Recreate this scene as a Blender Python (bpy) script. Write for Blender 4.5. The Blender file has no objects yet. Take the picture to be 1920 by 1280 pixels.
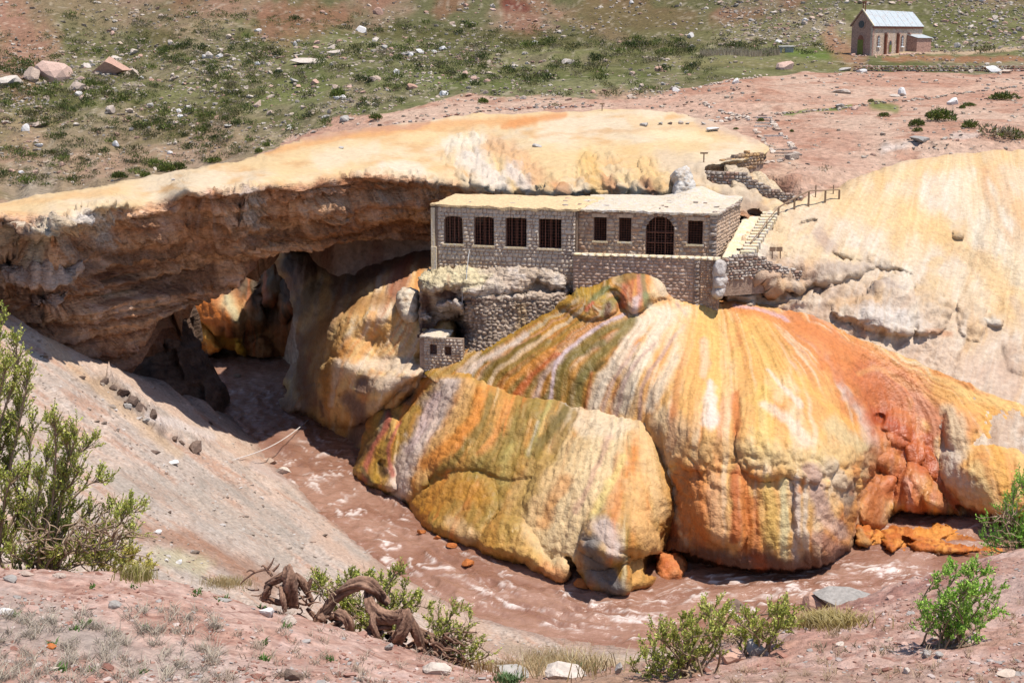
import bpy, bmesh, math, random
import numpy as np
from mathutils import Vector, Matrix, noise as mnoise
random.seed(7); np.random.seed(7)
scene = bpy.context.scene
col = scene.collection

# ------------------------------------------------------------------ camera, sky, sun, exposure
F = 2667.0                       # focal length in pixels of a 1920 px wide picture
CZ = 30.0                        # camera height over the river
PITCH = math.atan(570.0 / F)
SP, CP = math.sin(PITCH), math.cos(PITCH)
camd = bpy.data.cameras.new('camera'); cam = bpy.data.objects.new('camera', camd); col.objects.link(cam)
camd.sensor_width = 36.0; camd.lens = F / 1920 * 36.0; camd.clip_start = 0.2; camd.clip_end = 4000
cam.location = (0, 0, CZ); cam.rotation_euler = (math.pi / 2 - PITCH, 0, 0)
scene.camera = cam
SUNV = Vector((0.28, -0.15, 0.95)).normalized()
world = bpy.data.worlds.new("World"); scene.world = world; world.use_nodes = True
wn = world.node_tree; wn.nodes.clear()
wo = wn.nodes.new('ShaderNodeOutputWorld'); bg = wn.nodes.new('ShaderNodeBackground'); sky = wn.nodes.new('ShaderNodeTexSky')
sky.sky_type = 'NISHITA'; sky.sun_disc = False
sky.sun_elevation = math.asin(SUNV.z); sky.sun_rotation = math.atan2(SUNV.x, SUNV.y); sky.altitude = 2700
sky.dust_density = 1.5
bg.inputs['Strength'].default_value = 0.15
wn.links.new(sky.outputs[0], bg.inputs[0]); wn.links.new(bg.outputs[0], wo.inputs[0])
sd = bpy.data.lights.new('sun', 'SUN'); sun = bpy.data.objects.new('sun', sd); col.objects.link(sun)
sd.energy = 4.3; sd.angle = math.radians(0.6); sd.color = (1.0, 0.955, 0.88)
sun.rotation_euler = (-SUNV).to_track_quat('-Z', 'Y').to_euler(); sun.location = (0, 0, 200)
scene.view_settings.view_transform = 'Standard'; scene.view_settings.look = 'None'
scene.view_settings.exposure = 0.74; scene.view_settings.gamma = 1.0; scene.view_settings.use_curve_mapping = False
scene.render.engine = 'CYCLES'; scene.cycles.max_bounces = 6; scene.cycles.diffuse_bounces = 4
scene.cycles.transparent_max_bounces = 6

# ------------------------------------------------------------------ picture point -> world point
def ray(u, v):
    a = (np.asarray(u, float) - 960) / F; b = (640 - np.asarray(v, float)) / F
    return a, CP + b * SP, -SP + b * CP
def P(u, v, Y):
    a, dy, dz = ray(u, v); k = np.asarray(Y, float) / dy
    return np.stack(np.broadcast_arrays(a * k, np.asarray(Y, float), CZ + dz * k), -1)
def Pz(u, v, z):
    a, dy, dz = ray(u, v); k = (z - CZ) / dz
    return np.stack([a * k, dy * k, np.zeros_like(a * k) + z], -1)
def proj(p):
    p = np.asarray(p, float); x = p[..., 0]; y = p[..., 1]; z = p[..., 2] - CZ
    d = y * CP - z * SP; h = y * SP + z * CP
    return 960 + F * x / d, 640 - F * h / d
def V3(a): return Vector((float(a[0]), float(a[1]), float(a[2])))

# ------------------------------------------------------------------ noise
def _h(ix, iy, iz, s):
    n = (ix.astype(np.uint32) * np.uint32(374761393) + iy.astype(np.uint32) * np.uint32(668265263)
         + iz.astype(np.uint32) * np.uint32(2147483647) + np.uint32(s * 1274126177 & 0xffffffff))
    n = (n ^ (n >> np.uint32(13))) * np.uint32(1274126177)
    n = n ^ (n >> np.uint32(16))
    n = n * np.uint32(2246822519); n = n ^ (n >> np.uint32(15))
    return n.astype(np.float32) / np.float32(4294967295.0)
def vn(x, y=0.0, z=0.0, s=0):
    x, y, z = np.broadcast_arrays(np.asarray(x, np.float64), y, z)
    fx, fy, fz = np.floor(x), np.floor(y), np.floor(z)
    ix, iy, iz = fx.astype(np.int64), fy.astype(np.int64), fz.astype(np.int64)
    a, b, c = x - fx, y - fy, z - fz
    a = a * a * (3 - 2 * a); b = b * b * (3 - 2 * b); c = c * c * (3 - 2 * c)
    r = 0
    for dx in (0, 1):
        wx = a if dx else 1 - a
        for dy in (0, 1):
            wy = b if dy else 1 - b
            for dz in (0, 1):
                wz = c if dz else 1 - c
                r = r + wx * wy * wz * _h(ix + dx, iy + dy, iz + dz, s)
    return r * 2 - 1
def fbm(x, y=0.0, z=0.0, s=0, o=4, g=0.5):
    r = 0; a = 1.0; t = 0
    for k in range(o):
        r = r + a * vn(x * 2 ** k + 17.3 * k, y * 2 ** k + 5.1 * k, z * 2 ** k, s + k); t += a; a *= g
    return r / t
def ridge(x, y=0.0, z=0.0, s=0, o=3):
    r = 0; a = 1.0; t = 0
    for k in range(o):
        r = r + a * (1 - np.abs(vn(x * 2 ** k, y * 2 ** k, z * 2 ** k, s + k)) * 2); t += a; a *= .5
    return r / t
def lumps(p, sc, s=0):
    """rounded cauliflower lumps: 1 at a cell centre, 0 in the creases"""
    q = p / sc; f = np.floor(q); best = np.full(len(q), 9.0); sec = np.full(len(q), 9.0)
    for dx in (-1, 0, 1):
        for dy in (-1, 0, 1):
            for dz in (-1, 0, 1):
                c = f + np.array([dx, dy, dz]); ic = c.astype(np.int64)
                o = np.stack([_h(ic[:, 0], ic[:, 1], ic[:, 2], s + k) for k in (1, 2, 3)], -1)
                d = ((c + .15 + .7 * o - q) ** 2).sum(-1)
                sec = np.minimum(sec, np.maximum(best, d)); best = np.minimum(best, d)
    e = np.sqrt(sec) - np.sqrt(best)
    return 1 - (1 - np.clip(e * 1.6, 0, 1)) ** 2
def ss(a, b, x):
    t = np.clip((x - a) / (b - a), 0, 1); return t * t * (3 - 2 * t)

# ------------------------------------------------------------------ plane-curve tools
def cat(pts, n=6, closed=False):
    p = np.array(pts, float); m = len(p); out = []
    rng = range(m if closed else m - 1)
    for i in rng:
        if closed: a, b, c, d = p[(i - 1) % m], p[i], p[(i + 1) % m], p[(i + 2) % m]
        else: a, b, c, d = p[max(i - 1, 0)], p[i], p[i + 1], p[min(i + 2, m - 1)]
        for k in range(n):
            t = k / n
            out.append(.5 * (2 * b + (c - a) * t + (2 * a - 5 * b + 4 * c - d) * t * t + (3 * b - a - 3 * c + d) * t ** 3))
    if not closed: out.append(p[-1])
    return np.array(out)
def inside(u, v, poly):
    r = np.zeros(u.shape, bool); n = len(poly)
    for i in range(n):
        x1, y1 = poly[i][:2]; x2, y2 = poly[(i + 1) % n][:2]
        if y1 == y2: continue
        c = ((y1 > v) != (y2 > v)) & (u < (x2 - x1) * (v - y1) / (y2 - y1) + x1)
        r ^= c
    return r
def segdist(u, v, A, B):
    """distance, nearest point and parameter to a set of segments"""
    best = np.full(u.shape, 1e9); nx = np.zeros(u.shape); ny = np.zeros(u.shape); bt = np.zeros(u.shape)
    for i in range(len(A)):
        dx, dy = B[i][0] - A[i][0], B[i][1] - A[i][1]; L = dx * dx + dy * dy + 1e-9
        t = np.clip(((u - A[i][0]) * dx + (v - A[i][1]) * dy) / L, 0, 1)
        qx = A[i][0] + t * dx; qy = A[i][1] + t * dy
        d = (u - qx) ** 2 + (v - qy) ** 2; m = d < best
        best[m] = d[m]; nx[m] = qx[m]; ny[m] = qy[m]; bt[m] = (i + t[m]) / len(A)
    return np.sqrt(best), nx, ny, bt
class RBF:
    def __init__(s, X, y, smooth=0.0, kind='tps'):
        X = np.array(X, float); y = np.array(y, float); n = len(X); s.X = X
        s.m = X.mean(0); s.sc = X.std() + 1e-9; s.k = kind
        Z = (X - s.m) / s.sc; K = s.ker(Z, Z) + np.eye(n) * smooth
        Pm = np.hstack([np.ones((n, 1)), Z]); q = Pm.shape[1]
        A = np.zeros((n + q, n + q)); A[:n, :n] = K; A[:n, n:] = Pm; A[n:, :n] = Pm.T
        b = np.zeros(n + q); b[:n] = y; s.w = np.linalg.solve(A, b); s.Z = Z
    def ker(s, A, B):
        r2 = ((A[:, None, :] - B[None, :, :]) ** 2).sum(-1)
        return r2 * np.log(r2 + 1e-12) * .5 if s.k == 'tps' else -np.sqrt(r2 + 1e-6)
    def __call__(s, *xs):
        sh = np.shape(xs[0]); X = np.stack([np.ravel(x) for x in xs], -1); out = np.empty(len(X)); n = len(s.Z)
        for i in range(0, len(X), 20000):
            Z = (X[i:i + 20000] - s.m) / s.sc
            out[i:i + 20000] = s.ker(Z, s.Z) @ s.w[:n] + s.w[n] + Z @ s.w[n + 1:]
        return out.reshape(sh)

# ------------------------------------------------------------------ colours: seen value (0-255) -> surface reflectance
def lin(rgb, k=0.49):
    c = np.array(rgb, float) / 255.0
    return np.where(c <= .04045, c / 12.92, ((c + .055) / 1.055) ** 2.4) * k
def paint(base, u, v, strokes, s=0, warp=10.0, ns=None):
    """stains, mineral streaks and painted shade: (points, half width start, half width end, colour, strength)"""
    wu = u + warp * fbm(u / 45., v / 45., s=s + 50, o=3); wv = v + warp * fbm(u / 45., v / 45., 7.7, s=s + 60, o=3)
    n = ns if ns is not None else fbm(u / 14., v / 22., s=s + 70, o=3)
    c = base
    for pts, w0, w1, rgb, a in strokes:
        p = cat(pts, 4) if len(pts) > 2 else np.array(pts, float)
        if len(p) == 1: p = np.vstack([p, p + .01])
        W = max(w0, w1) * 1.8 + warp
        m = (wu > p[:, 0].min() - W) & (wu < p[:, 0].max() + W) & (wv > p[:, 1].min() - W) & (wv < p[:, 1].max() + W)
        if not m.any(): continue
        d, _, _, t = segdist(wu[m], wv[m], p[:-1], p[1:])
        w = w0 + (w1 - w0) * t
        al = a * ss(1.5, .35, d / w * (1 - .55 * n[m]))
        c[m] = c[m] * (1 - al[:, None]) + lin(rgb) * al[:, None]
    return c

# ------------------------------------------------------------------ object helpers
def tag(o, label=None, cat_=None, group=None, kind=None):
    if label: o['label'] = label
    if cat_: o['category'] = cat_
    if group: o['group'] = group
    if kind: o['kind'] = kind
    return o
def link(name, me, parent=None, mat=None, loc=None):
    o = bpy.data.objects.new(name, me); col.objects.link(o)
    if mat is not None and me is not None and not me.materials: me.materials.append(mat)
    if parent is not None: o.parent = parent
    if loc is not None: o.location = loc
    return o
def empty(name, loc=(0, 0, 0), rz=0.0):
    o = bpy.data.objects.new(name, None); col.objects.link(o); o.location = loc; o.rotation_euler = (0, 0, rz)
    o.empty_display_size = .3; return o
def mesh_np(name, V, faces, colr=None, smooth=True, attrs=None):
    """faces: array (n,3) or (n,4) or list of arrays"""
    me = bpy.data.meshes.new(name); V = np.ascontiguousarray(V, np.float32)
    fl = faces if isinstance(faces, list) else [faces]
    fl = [np.asarray(f, np.int32) for f in fl if len(f)]
    me.vertices.add(len(V)); me.vertices.foreach_set('co', V.ravel())
    idx = np.concatenate([f.ravel() for f in fl]); cnt = np.concatenate([np.full(len(f), f.shape[1], np.int32) for f in fl])
    st = np.concatenate([[0], np.cumsum(cnt)[:-1]]).astype(np.int32)
    me.loops.add(len(idx)); me.loops.foreach_set('vertex_index', idx)
    me.polygons.add(len(cnt)); me.polygons.foreach_set('loop_start', st); me.polygons.foreach_set('loop_total', cnt)
    me.polygons.foreach_set('use_smooth', np.full(len(cnt), smooth, bool))
    me.update(calc_edges=True)
    if colr is not None:
        a = me.color_attributes.new('Col', 'FLOAT_COLOR', 'POINT')
        c = np.ones((len(V), 4), np.float32); c[:, :colr.shape[1]] = colr; a.data.foreach_set('color', c.ravel())
    if attrs:
        for k, d in attrs.items():
            if d.ndim == 1:
                a = me.attributes.new(k, 'FLOAT', 'POINT'); a.data.foreach_set('value', d.astype(np.float32))
            else:
                a = me.attributes.new(k, 'FLOAT_VECTOR', 'POINT'); a.data.foreach_set('vector', d.astype(np.float32).ravel())
    me.validate()
    return me

# ------------------------------------------------------------------ materials
def newmat(name):
    m = bpy.data.materials.new(name); m.use_nodes = True; nt = m.node_tree; nt.nodes.clear()
    out = nt.nodes.new('ShaderNodeOutputMaterial'); b = nt.nodes.new('ShaderNodeBsdfPrincipled')
    nt.links.new(b.outputs[0], out.inputs[0]); return m, nt, b
def N(nt, t, **kw):
    n = nt.nodes.new(t)
    for k, v in kw.items():
        if k.startswith('i_'): n.inputs[k[2:].replace('_', ' ')].default_value = v
        else: setattr(n, k, v)
    return n
def bump_chain(nt, b, coord, specs):
    """specs: (scale vector, detail, distance, type)"""
    prev = None
    for sc, det, dist, typ in specs:
        mp = N(nt, 'ShaderNodeMapping'); mp.inputs['Scale'].default_value = sc
        nt.links.new(coord, mp.inputs[0])
        if typ == 'n':
            t = N(nt, 'ShaderNodeTexNoise'); t.inputs['Scale'].default_value = 1; t.inputs['Detail'].default_value = det; o = t.outputs[0]
        else:
            t = N(nt, 'ShaderNodeTexVoronoi'); t.inputs['Scale'].default_value = 1; o = t.outputs[0]
            if typ == 'c': t.feature = 'DISTANCE_TO_EDGE'
        nt.links.new(mp.outputs[0], t.inputs[0])
        bp = N(nt, 'ShaderNodeBump'); bp.inputs['Strength'].default_value = 1; bp.inputs['Distance'].default_value = dist
        nt.links.new(o, bp.inputs['Height'])
        if prev: nt.links.new(prev.outputs[0], bp.inputs['Normal'])
        prev = bp
    nt.links.new(prev.outputs[0], b.inputs['Normal'])
def vc_mat(name, var=0.35, fine=6.0, bumps=(((1.5,) * 3, 6, .25, 'n'), ((9,) * 3, 5, .05, 'n')), rough=.85, wet=False, flow=False, tint=None, spec=.3):
    m, nt, b = newmat(name)
    at = N(nt, 'ShaderNodeAttribute', attribute_name='Col'); tc = N(nt, 'ShaderNodeTexCoord')
    no = N(nt, 'ShaderNodeTexNoise'); no.inputs['Scale'].default_value = fine; no.inputs['Detail'].default_value = 7; no.inputs['Roughness'].default_value = .65
    nt.links.new(tc.outputs['Object'], no.inputs[0])
    mr = N(nt, 'ShaderNodeMapRange'); mr.inputs[1].default_value = .3; mr.inputs[2].default_value = .7
    mr.inputs[3].default_value = 1 - var; mr.inputs[4].default_value = 1 + var * .9
    nt.links.new(no.outputs[0], mr.inputs[0])
    mx = N(nt, 'ShaderNodeVectorMath', operation='SCALE'); nt.links.new(at.outputs[0], mx.inputs[0]); nt.links.new(mr.outputs[0], mx.inputs['Scale'])
    last = mx.outputs[0]
    if flow:
        fa = N(nt, 'ShaderNodeAttribute', attribute_name='flow')
        mp = N(nt, 'ShaderNodeMapping'); mp.inputs['Scale'].default_value = (.12, .010, 1); nt.links.new(fa.outputs['Vector'], mp.inputs[0])
        n2 = N(nt, 'ShaderNodeTexNoise'); n2.inputs['Scale'].default_value = 1; n2.inputs['Detail'].default_value = 6; n2.inputs['Roughness'].default_value = .7
        nt.links.new(mp.outputs[0], n2.inputs[0])
        m2 = N(nt, 'ShaderNodeMapRange'); m2.inputs[1].default_value = .3; m2.inputs[2].default_value = .7; m2.inputs[3].default_value = .42; m2.inputs[4].default_value = 1.05
        nt.links.new(n2.outputs[0], m2.inputs[0])
        # streaks shift the tone towards amber in the dark strands
        cr = N(nt, 'ShaderNodeMix', data_type='RGBA'); cr.inputs['A'].default_value = (.86, .68, .50, 1); cr.inputs['B'].default_value = (1.06, 1.07, 1.08, 1)
        nt.links.new(m2.outputs[0], cr.inputs['Factor'])
        mm = N(nt, 'ShaderNodeVectorMath', operation='MULTIPLY'); nt.links.new(last, mm.inputs[0]); nt.links.new(cr.outputs['Result'], mm.inputs[1]); last = mm.outputs[0]
    nt.links.new(last, b.inputs['Base Color'])
    b.inputs['Roughness'].default_value = rough; b.inputs['Specular IOR Level'].default_value = spec
    if wet:
        wa = N(nt, 'ShaderNodeAttribute', attribute_name='wet')
        mw = N(nt, 'ShaderNodeMapRange'); mw.inputs[3].default_value = rough; mw.inputs[4].default_value = .42
        nt.links.new(wa.outputs['Fac'], mw.inputs[0]); nt.links.new(mw.outputs[0], b.inputs['Roughness'])
    bump_chain(nt, b, tc.outputs['Object'], bumps)
    return m
def plain(name, rgb, rough=.8, metal=0.0, var=.25, sc=3.0, bump=.02, rnd=0.0, spec=.3, sc2=None):
    """rgb = reflectance; colour varies with noise and from object to object"""
    m, nt, b = newmat(name)
    tc = N(nt, 'ShaderNodeTexCoord'); no = N(nt, 'ShaderNodeTexNoise'); no.inputs['Scale'].default_value = sc; no.inputs['Detail'].default_value = 6
    nt.links.new(tc.outputs['Object'], no.inputs[0])
    mr = N(nt, 'ShaderNodeMapRange'); mr.inputs[1].default_value = .3; mr.inputs[2].default_value = .7; mr.inputs[3].default_value = 1 - var; mr.inputs[4].default_value = 1 + var
    nt.links.new(no.outputs[0], mr.inputs[0]); fac = mr.outputs[0]
    if rnd:
        oi = N(nt, 'ShaderNodeObjectInfo'); m2 = N(nt, 'ShaderNodeMapRange'); m2.inputs[3].default_value = 1 - rnd; m2.inputs[4].default_value = 1 + rnd
        nt.links.new(oi.outputs['Random'], m2.inputs[0]); mu = N(nt, 'ShaderNodeMath', operation='MULTIPLY')
        nt.links.new(fac, mu.inputs[0]); nt.links.new(m2.outputs[0], mu.inputs[1]); fac = mu.outputs[0]
    vm = N(nt, 'ShaderNodeVectorMath', operation='SCALE'); vm.inputs[0].default_value = rgb[:3]; nt.links.new(fac, vm.inputs['Scale'])
    nt.links.new(vm.outputs[0], b.inputs['Base Color'])
    b.inputs['Roughness'].default_value = rough; b.inputs['Metallic'].default_value = metal; b.inputs['Specular IOR Level'].default_value = spec
    if bump: bump_chain(nt, b, tc.outputs['Object'], (((sc * 3,) * 3, 5, bump, 'n'),))
    return m

# ------------------------------------------------------------------ a landform: outline and depths seen from the bank, full relief, closed back
def patch(name, poly, ctrl, mat, step=3.0, lobes=(), round_=(40, 3.0), disp=None, colf=None, skirt=None, flow=None,
          jit=2.5, seed=0, holes=(), smooth=0.0):
    flags = np.array([1 if len(p) < 3 else p[2] for p in poly])
    n = 6; pc = cat([p[:2] for p in poly], n, True); fl = np.repeat(flags, n)
    pc = pc + np.stack([jit * vn(pc[:, 0] / 9, pc[:, 1] / 9, s=seed), jit * vn(pc[:, 0] / 9, pc[:, 1] / 9, 5., s=seed)], -1)
    pn = np.roll(pc, -1, 0)
    u0, v0 = pc.min(0) - step * 2; u1, v1 = pc.max(0) + step * 2
    U, Vv = np.meshgrid(np.arange(u0, u1, step), np.arange(v0, v1, step))
    H, W = U.shape
    cu = (U[:-1, :-1] + U[1:, 1:]) / 2; cv = (Vv[:-1, :-1] + Vv[1:, 1:]) / 2
    cell = inside(cu, cv, pc)
    for h in holes: cell &= ~inside(cu, cv, h)
    cnt = np.zeros((H, W), int)
    for a in (0, 1):
        for b in (0, 1): cnt[a:H - 1 + a, b:W - 1 + b] += cell
    used = cnt > 0; bd = used & (cnt < 4)
    u = U[used].copy(); v = Vv[used].copy(); isb = bd[used]
    if not holes:
        _, nx, ny, _ = segdist(u[isb], v[isb], pc, pn); u[isb] = nx; v[isb] = ny
    idx = -np.ones((H, W), int); idx[used] = np.arange(used.sum())
    jj, ii = np.nonzero(cell)
    quads = np.stack([idx[jj, ii], idx[jj + 1, ii], idx[jj + 1, ii + 1], idx[jj, ii + 1]], -1)
    C = np.array(ctrl, float)
    Y = RBF(C[:, :2], C[:, 2], smooth, 'tps')(u, v)
    ed = np.full(u.shape, 1e9)
    if fl.any():
        ed, _, _, _ = segdist(u, v, pc[fl > 0], pn[fl > 0])
        R, h = round_
        t = np.clip(ed / R, 0, 1); Y = Y + h * (1 - np.sqrt(np.maximum(0, 1 - (1 - t) ** 2)))
    wu = u + 5 * fbm(u / 25, v / 25, s=seed + 3, o=2); wv = v + 5 * fbm(u / 25, v / 25, 3.3, s=seed + 4, o=2)
    bumpY = np.zeros_like(u); neg = np.zeros_like(u)
    for L in lobes:
        lp, R, h = L[:3]; lp = cat(lp, 5, True)
        pad = 12
        m = (wu > lp[:, 0].min() - pad) & (wu < lp[:, 0].max() + pad) & (wv > lp[:, 1].min() - pad) & (wv < lp[:, 1].max() + pad)
        if not m.any(): continue
        ins = inside(wu[m], wv[m], lp); d, _, _, _ = segdist(wu[m], wv[m], lp, np.roll(lp, -1, 0))
        t = np.clip(d / R, 0, 1); b = h * np.sqrt(np.maximum(0, 1 - (1 - t) ** 2)) * ins
        if len(L) > 3:
            f0, f1 = L[3]; b = b * ss(f0, f1, v[m])
        if h > 0: bumpY[m] = np.maximum(bumpY[m], b) if not (len(L) > 4 and L[4]) else bumpY[m] + b
        else: neg[m] = np.minimum(neg[m], b)
    Y = Y - bumpY - neg
    p = P(u, v, Y)
    # normals from the grid mesh
    def vnorm(p):
        a = p[quads[:, 0]]; b = p[quads[:, 1]]; c = p[quads[:, 2]]; d = p[quads[:, 3]]
        fn = np.cross(c - a, d - b); fn /= np.linalg.norm(fn, axis=1, keepdims=True) + 1e-9
        nn = np.zeros_like(p)
        for k in range(4): np.add.at(nn, quads[:, k], fn)
        nn /= np.linalg.norm(nn, axis=1, keepdims=True) + 1e-9
        tow = np.array([0, 0, CZ]) - p; flip = (nn * tow).sum(1) < 0; nn[flip] *= -1
        return nn
    s_ = u.copy(); t_ = v.copy()
    if flow is not None:
        X = []; yv = []
        for pts, sv in flow:
            q = cat(pts, 3) if len(pts) > 2 else np.array(pts, float)
            X += list(q); yv += [sv] * len(q)
        s_ = RBF(X, yv, .0, 'lin')(u, v)
        s_ = s_ + 9 * fbm(u / 70, v / 90, s=seed + 90, o=4) + 2.5 * fbm(u / 9, v / 26, s=seed + 95, o=2)
    info = dict(u=u, v=v, p=p, s=s_, t=t_, ed=ed, lobe=bumpY, neg=neg)
    nn = vnorm(p); info['n'] = nn
    if disp is not None: p = p + nn * disp(info)[:, None]
    info['p'] = p; info['n'] = vnorm(p)
    c = colf(info) if colf is not None else np.tile(lin((200, 180, 150)), (len(u), 1))
    wet = info.get('wet', np.zeros(len(u)))
    # closed back: rings behind the rim
    e = np.concatenate([quads[:, [0, 1]], quads[:, [1, 2]], quads[:, [2, 3]], quads[:, [3, 0]]])
    key = np.minimum(e[:, 0], e[:, 1]) * (len(u) + 1) + np.maximum(e[:, 0], e[:, 1])
    uk, inv, ct = np.unique(key, return_inverse=True, return_counts=True)
    be = e[ct[inv] == 1]
    bv = np.unique(be); mp = -np.ones(len(u), int); mp[bv] = np.arange(len(bv))
    rings = skirt if skirt is not None else (lambda u, v, p: [(0, .6, -.1), (0, 2., -.6), (0, 6., -2.), (0, 12, -5.)])
    offs = rings(u[bv], v[bv], p[bv])
    allp = [p]; allc = [c]; alls = [s_]; allt = [t_]; allw = [wet]; faces = [quads]
    prev = bv
    base = len(p)
    for k, o in enumerate(offs):
        o = np.broadcast_to(np.asarray(o, float), (len(bv), 3))
        q = p[bv] + o
        if k > 0:
            q = q + .25 * (k) * np.stack([vn(q[:, 0], q[:, 1], q[:, 2], 31), vn(q[:, 0], q[:, 1], q[:, 2], 32), vn(q[:, 0], q[:, 1], q[:, 2], 33)], -1)
        allp.append(q); allc.append(c[bv]); alls.append(s_[bv]); allt.append(t_[bv]); allw.append(wet[bv])
        cur = np.arange(len(bv)) + base
        A = prev[mp[be[:, 0]]] if k else be[:, 0]; B = prev[mp[be[:, 1]]] if k else be[:, 1]
        faces.append(np.stack([B, A, cur[mp[be[:, 0]]], cur[mp[be[:, 1]]]], -1))
        prev = cur; base += len(bv)
    pp = np.concatenate(allp); cc = np.concatenate(allc)
    me = mesh_np(name, pp, np.concatenate(faces), cc, True,
                 dict(flow=np.stack([np.concatenate(alls), np.concatenate(allt), np.zeros(len(pp))], -1), wet=np.concatenate(allw)))
    o = link(name, me, None, mat)
    info['name'] = o.name; o_info[o.name] = info
    return o
o_info = {}

def grid_height(us, Ys, Z, k, ymin):
    us = np.asarray(us); Ys = np.asarray(Ys)
    def h(x, y):
        x = np.atleast_1d(np.asarray(x, float)); y = np.atleast_1d(np.asarray(y, float))
        u = 960 + x / (np.maximum(y, max(ymin, .1)) * k) * F
        i = np.clip(np.interp(u, us, np.arange(len(us))), 0, len(us) - 1.001); j = np.clip(np.interp(y, Ys, np.arange(len(Ys))), 0, len(Ys) - 1.001)
        a, b = i.astype(int), j.astype(int); s, t = i - a, j - b
        return (Z[b, a] * (1 - s) + Z[b, a + 1] * s) * (1 - t) + (Z[b + 1, a] * (1 - s) + Z[b + 1, a + 1] * s) * t
    return h

# ------------------------------------------------------------------ a stretch of ground: height from surveyed points, fan-shaped grid
def ground(name, pts, mat, us, Ys, colf, dispf=None, smooth=0.0, post=None, kernel='lin', kind='structure'):
    X = np.array([(p[0], p[1]) for p in pts]); Z = np.array([p[2] for p in pts])
    f = RBF(X, Z, smooth, kernel)
    U, Yg = np.meshgrid(us, Ys); x = (U - 960) / F * Yg * 1.02; y = Yg
    z = f(x, y)
    if post is not None: z = post(x, y, z)
    p = np.stack([x, y, z], -1)
    if dispf is not None: p[..., 2] += dispf(x, y, z)
    H, W = U.shape; idx = np.arange(H * W).reshape(H, W)
    q = np.stack([idx[:-1, :-1], idx[:-1, 1:], idx[1:, 1:], idx[1:, :-1]], -1).reshape(-1, 4)
    pp = p.reshape(-1, 3); uu, vv = proj(pp)
    c = colf(uu, vv, pp)
    me = mesh_np(name, pp, q, c)
    o = link(name, me, None, mat); tag(o, kind=kind)
    height = grid_height(us, Ys, p[..., 2], 1.02, 0)
    return o, height
def W3(lst):
    return [tuple(P(u, v, Y)) for u, v, Y in lst]
# ================================================================== MATERIALS OF THE LAND
M_trav = vc_mat('travertine_crust', .22, 3.2, (((.9,) * 3, 5, .20, 'n'), ((4.5,) * 3, 6, .055, 'n'), ((9,) * 3, 3, .022, 'v'), ((26,) * 3, 4, .008, 'n')), .72, wet=True, flow=True, spec=.35)
M_top = vc_mat('yellow_crust', .16, 2.0, (((.8,) * 3, 5, .18, 'n'), ((5,) * 3, 6, .05, 'n')), .85)
M_rock = vc_mat('crusted_rock', .38, 2.6, (((.9, .9, 4.2), 6, .4, 'n'), ((6, 6, 9), 6, .14, 'n')), .9)
M_soil = vc_mat('gravelly_soil', .34, 5.5, (((2.,) * 3, 6, .16, 'n'), ((14,) * 3, 6, .045, 'n')), .95, spec=.12)
M_near = vc_mat('red_crumbly_soil', .34, 9.0, (((6.,) * 3, 7, .06, 'n'), ((40,) * 3, 6, .018, 'n')), .95, spec=.1)
M_far = vc_mat('stony_turf', .38, 1.5, (((.6,) * 3, 7, .5, 'n'), ((3.,) * 3, 6, .2, 'n')), .95, spec=.1)

CREAM = (250, 222, 180); YEL = (248, 200, 120); OR = (235, 150, 70); DOR = (205, 100, 40); RUST = (165, 75, 35)
OLV = (135, 110, 45); DOLV = (95, 80, 35); WHT = (246, 234, 226); PINK = (225, 185, 165); MAUVE = (185, 150, 145); BRN = (120, 75, 55)
GREY = (175, 165, 155); BEIGE = (222, 195, 165); PALE = (235, 212, 188)

def dtrav(lump=.22, sc=1.5, drip=.12, big=.4, low=None):
    lump *= .42; drip *= .5
    def f(i):
        p = i['p']; s = i['s']; v = i['v']
        d = big * fbm(p[:, 0] / 3.4, p[:, 1] / 3.4, p[:, 2] / 3.4, s=11, o=3)
        amp = 1.0 if low is None else (.25 + .75 * low(i))
        d = d + lump * amp * (lumps(p * np.array([1, 1, .8]), sc, 5) - .6) + .5 * lump * amp * (lumps(p, sc * .42, 8) - .6)
        d = d + drip * ridge(s / 11., v / 130., s=21, o=3) + drip * .6 * fbm(s / 4.5, v / 60., s=24, o=2)
        d = d + .06 * fbm(p[:, 0] * 2.4, p[:, 1] * 2.4, p[:, 2] * 2.4, s=31, o=3)
        return d
    return f
def base_mix(u, v, cols, sx=60., sy=60., s=0, ux=None):
    """blend neighbouring colours through noise"""
    x = (ux if ux is not None else u)
    n = fbm(x / sx, v / sy, s=s, o=4); m = fbm(x / sx * 2.3, v / sy * 2.3, 4.4, s=s + 9, o=4)
    a, b, c_ = lin(cols[0]), lin(cols[1]), lin(cols[2])
    k = ss(-.35, .35, n)[:, None]; r = a * (1 - k) + b * k
    k2 = ss(.05, .5, m)[:, None]; return r * (1 - k2) + c_ * k2
def streaks(c, i, pal, f=7., st=160., amt=.75, s=0, thr=.1):
    """thin mineral strands that follow the run-off"""
    for k, (rgb, t) in enumerate(pal):
        n = fbm(i['s'] / (f * (1 + .35 * k)), i['v'] / st, 3.1 * k, s=s + 13 * k, o=3)
        a = amt * ss(t, t + .3, n)[:, None]; c = c * (1 - a) + lin(rgb) * a
    return c

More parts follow.
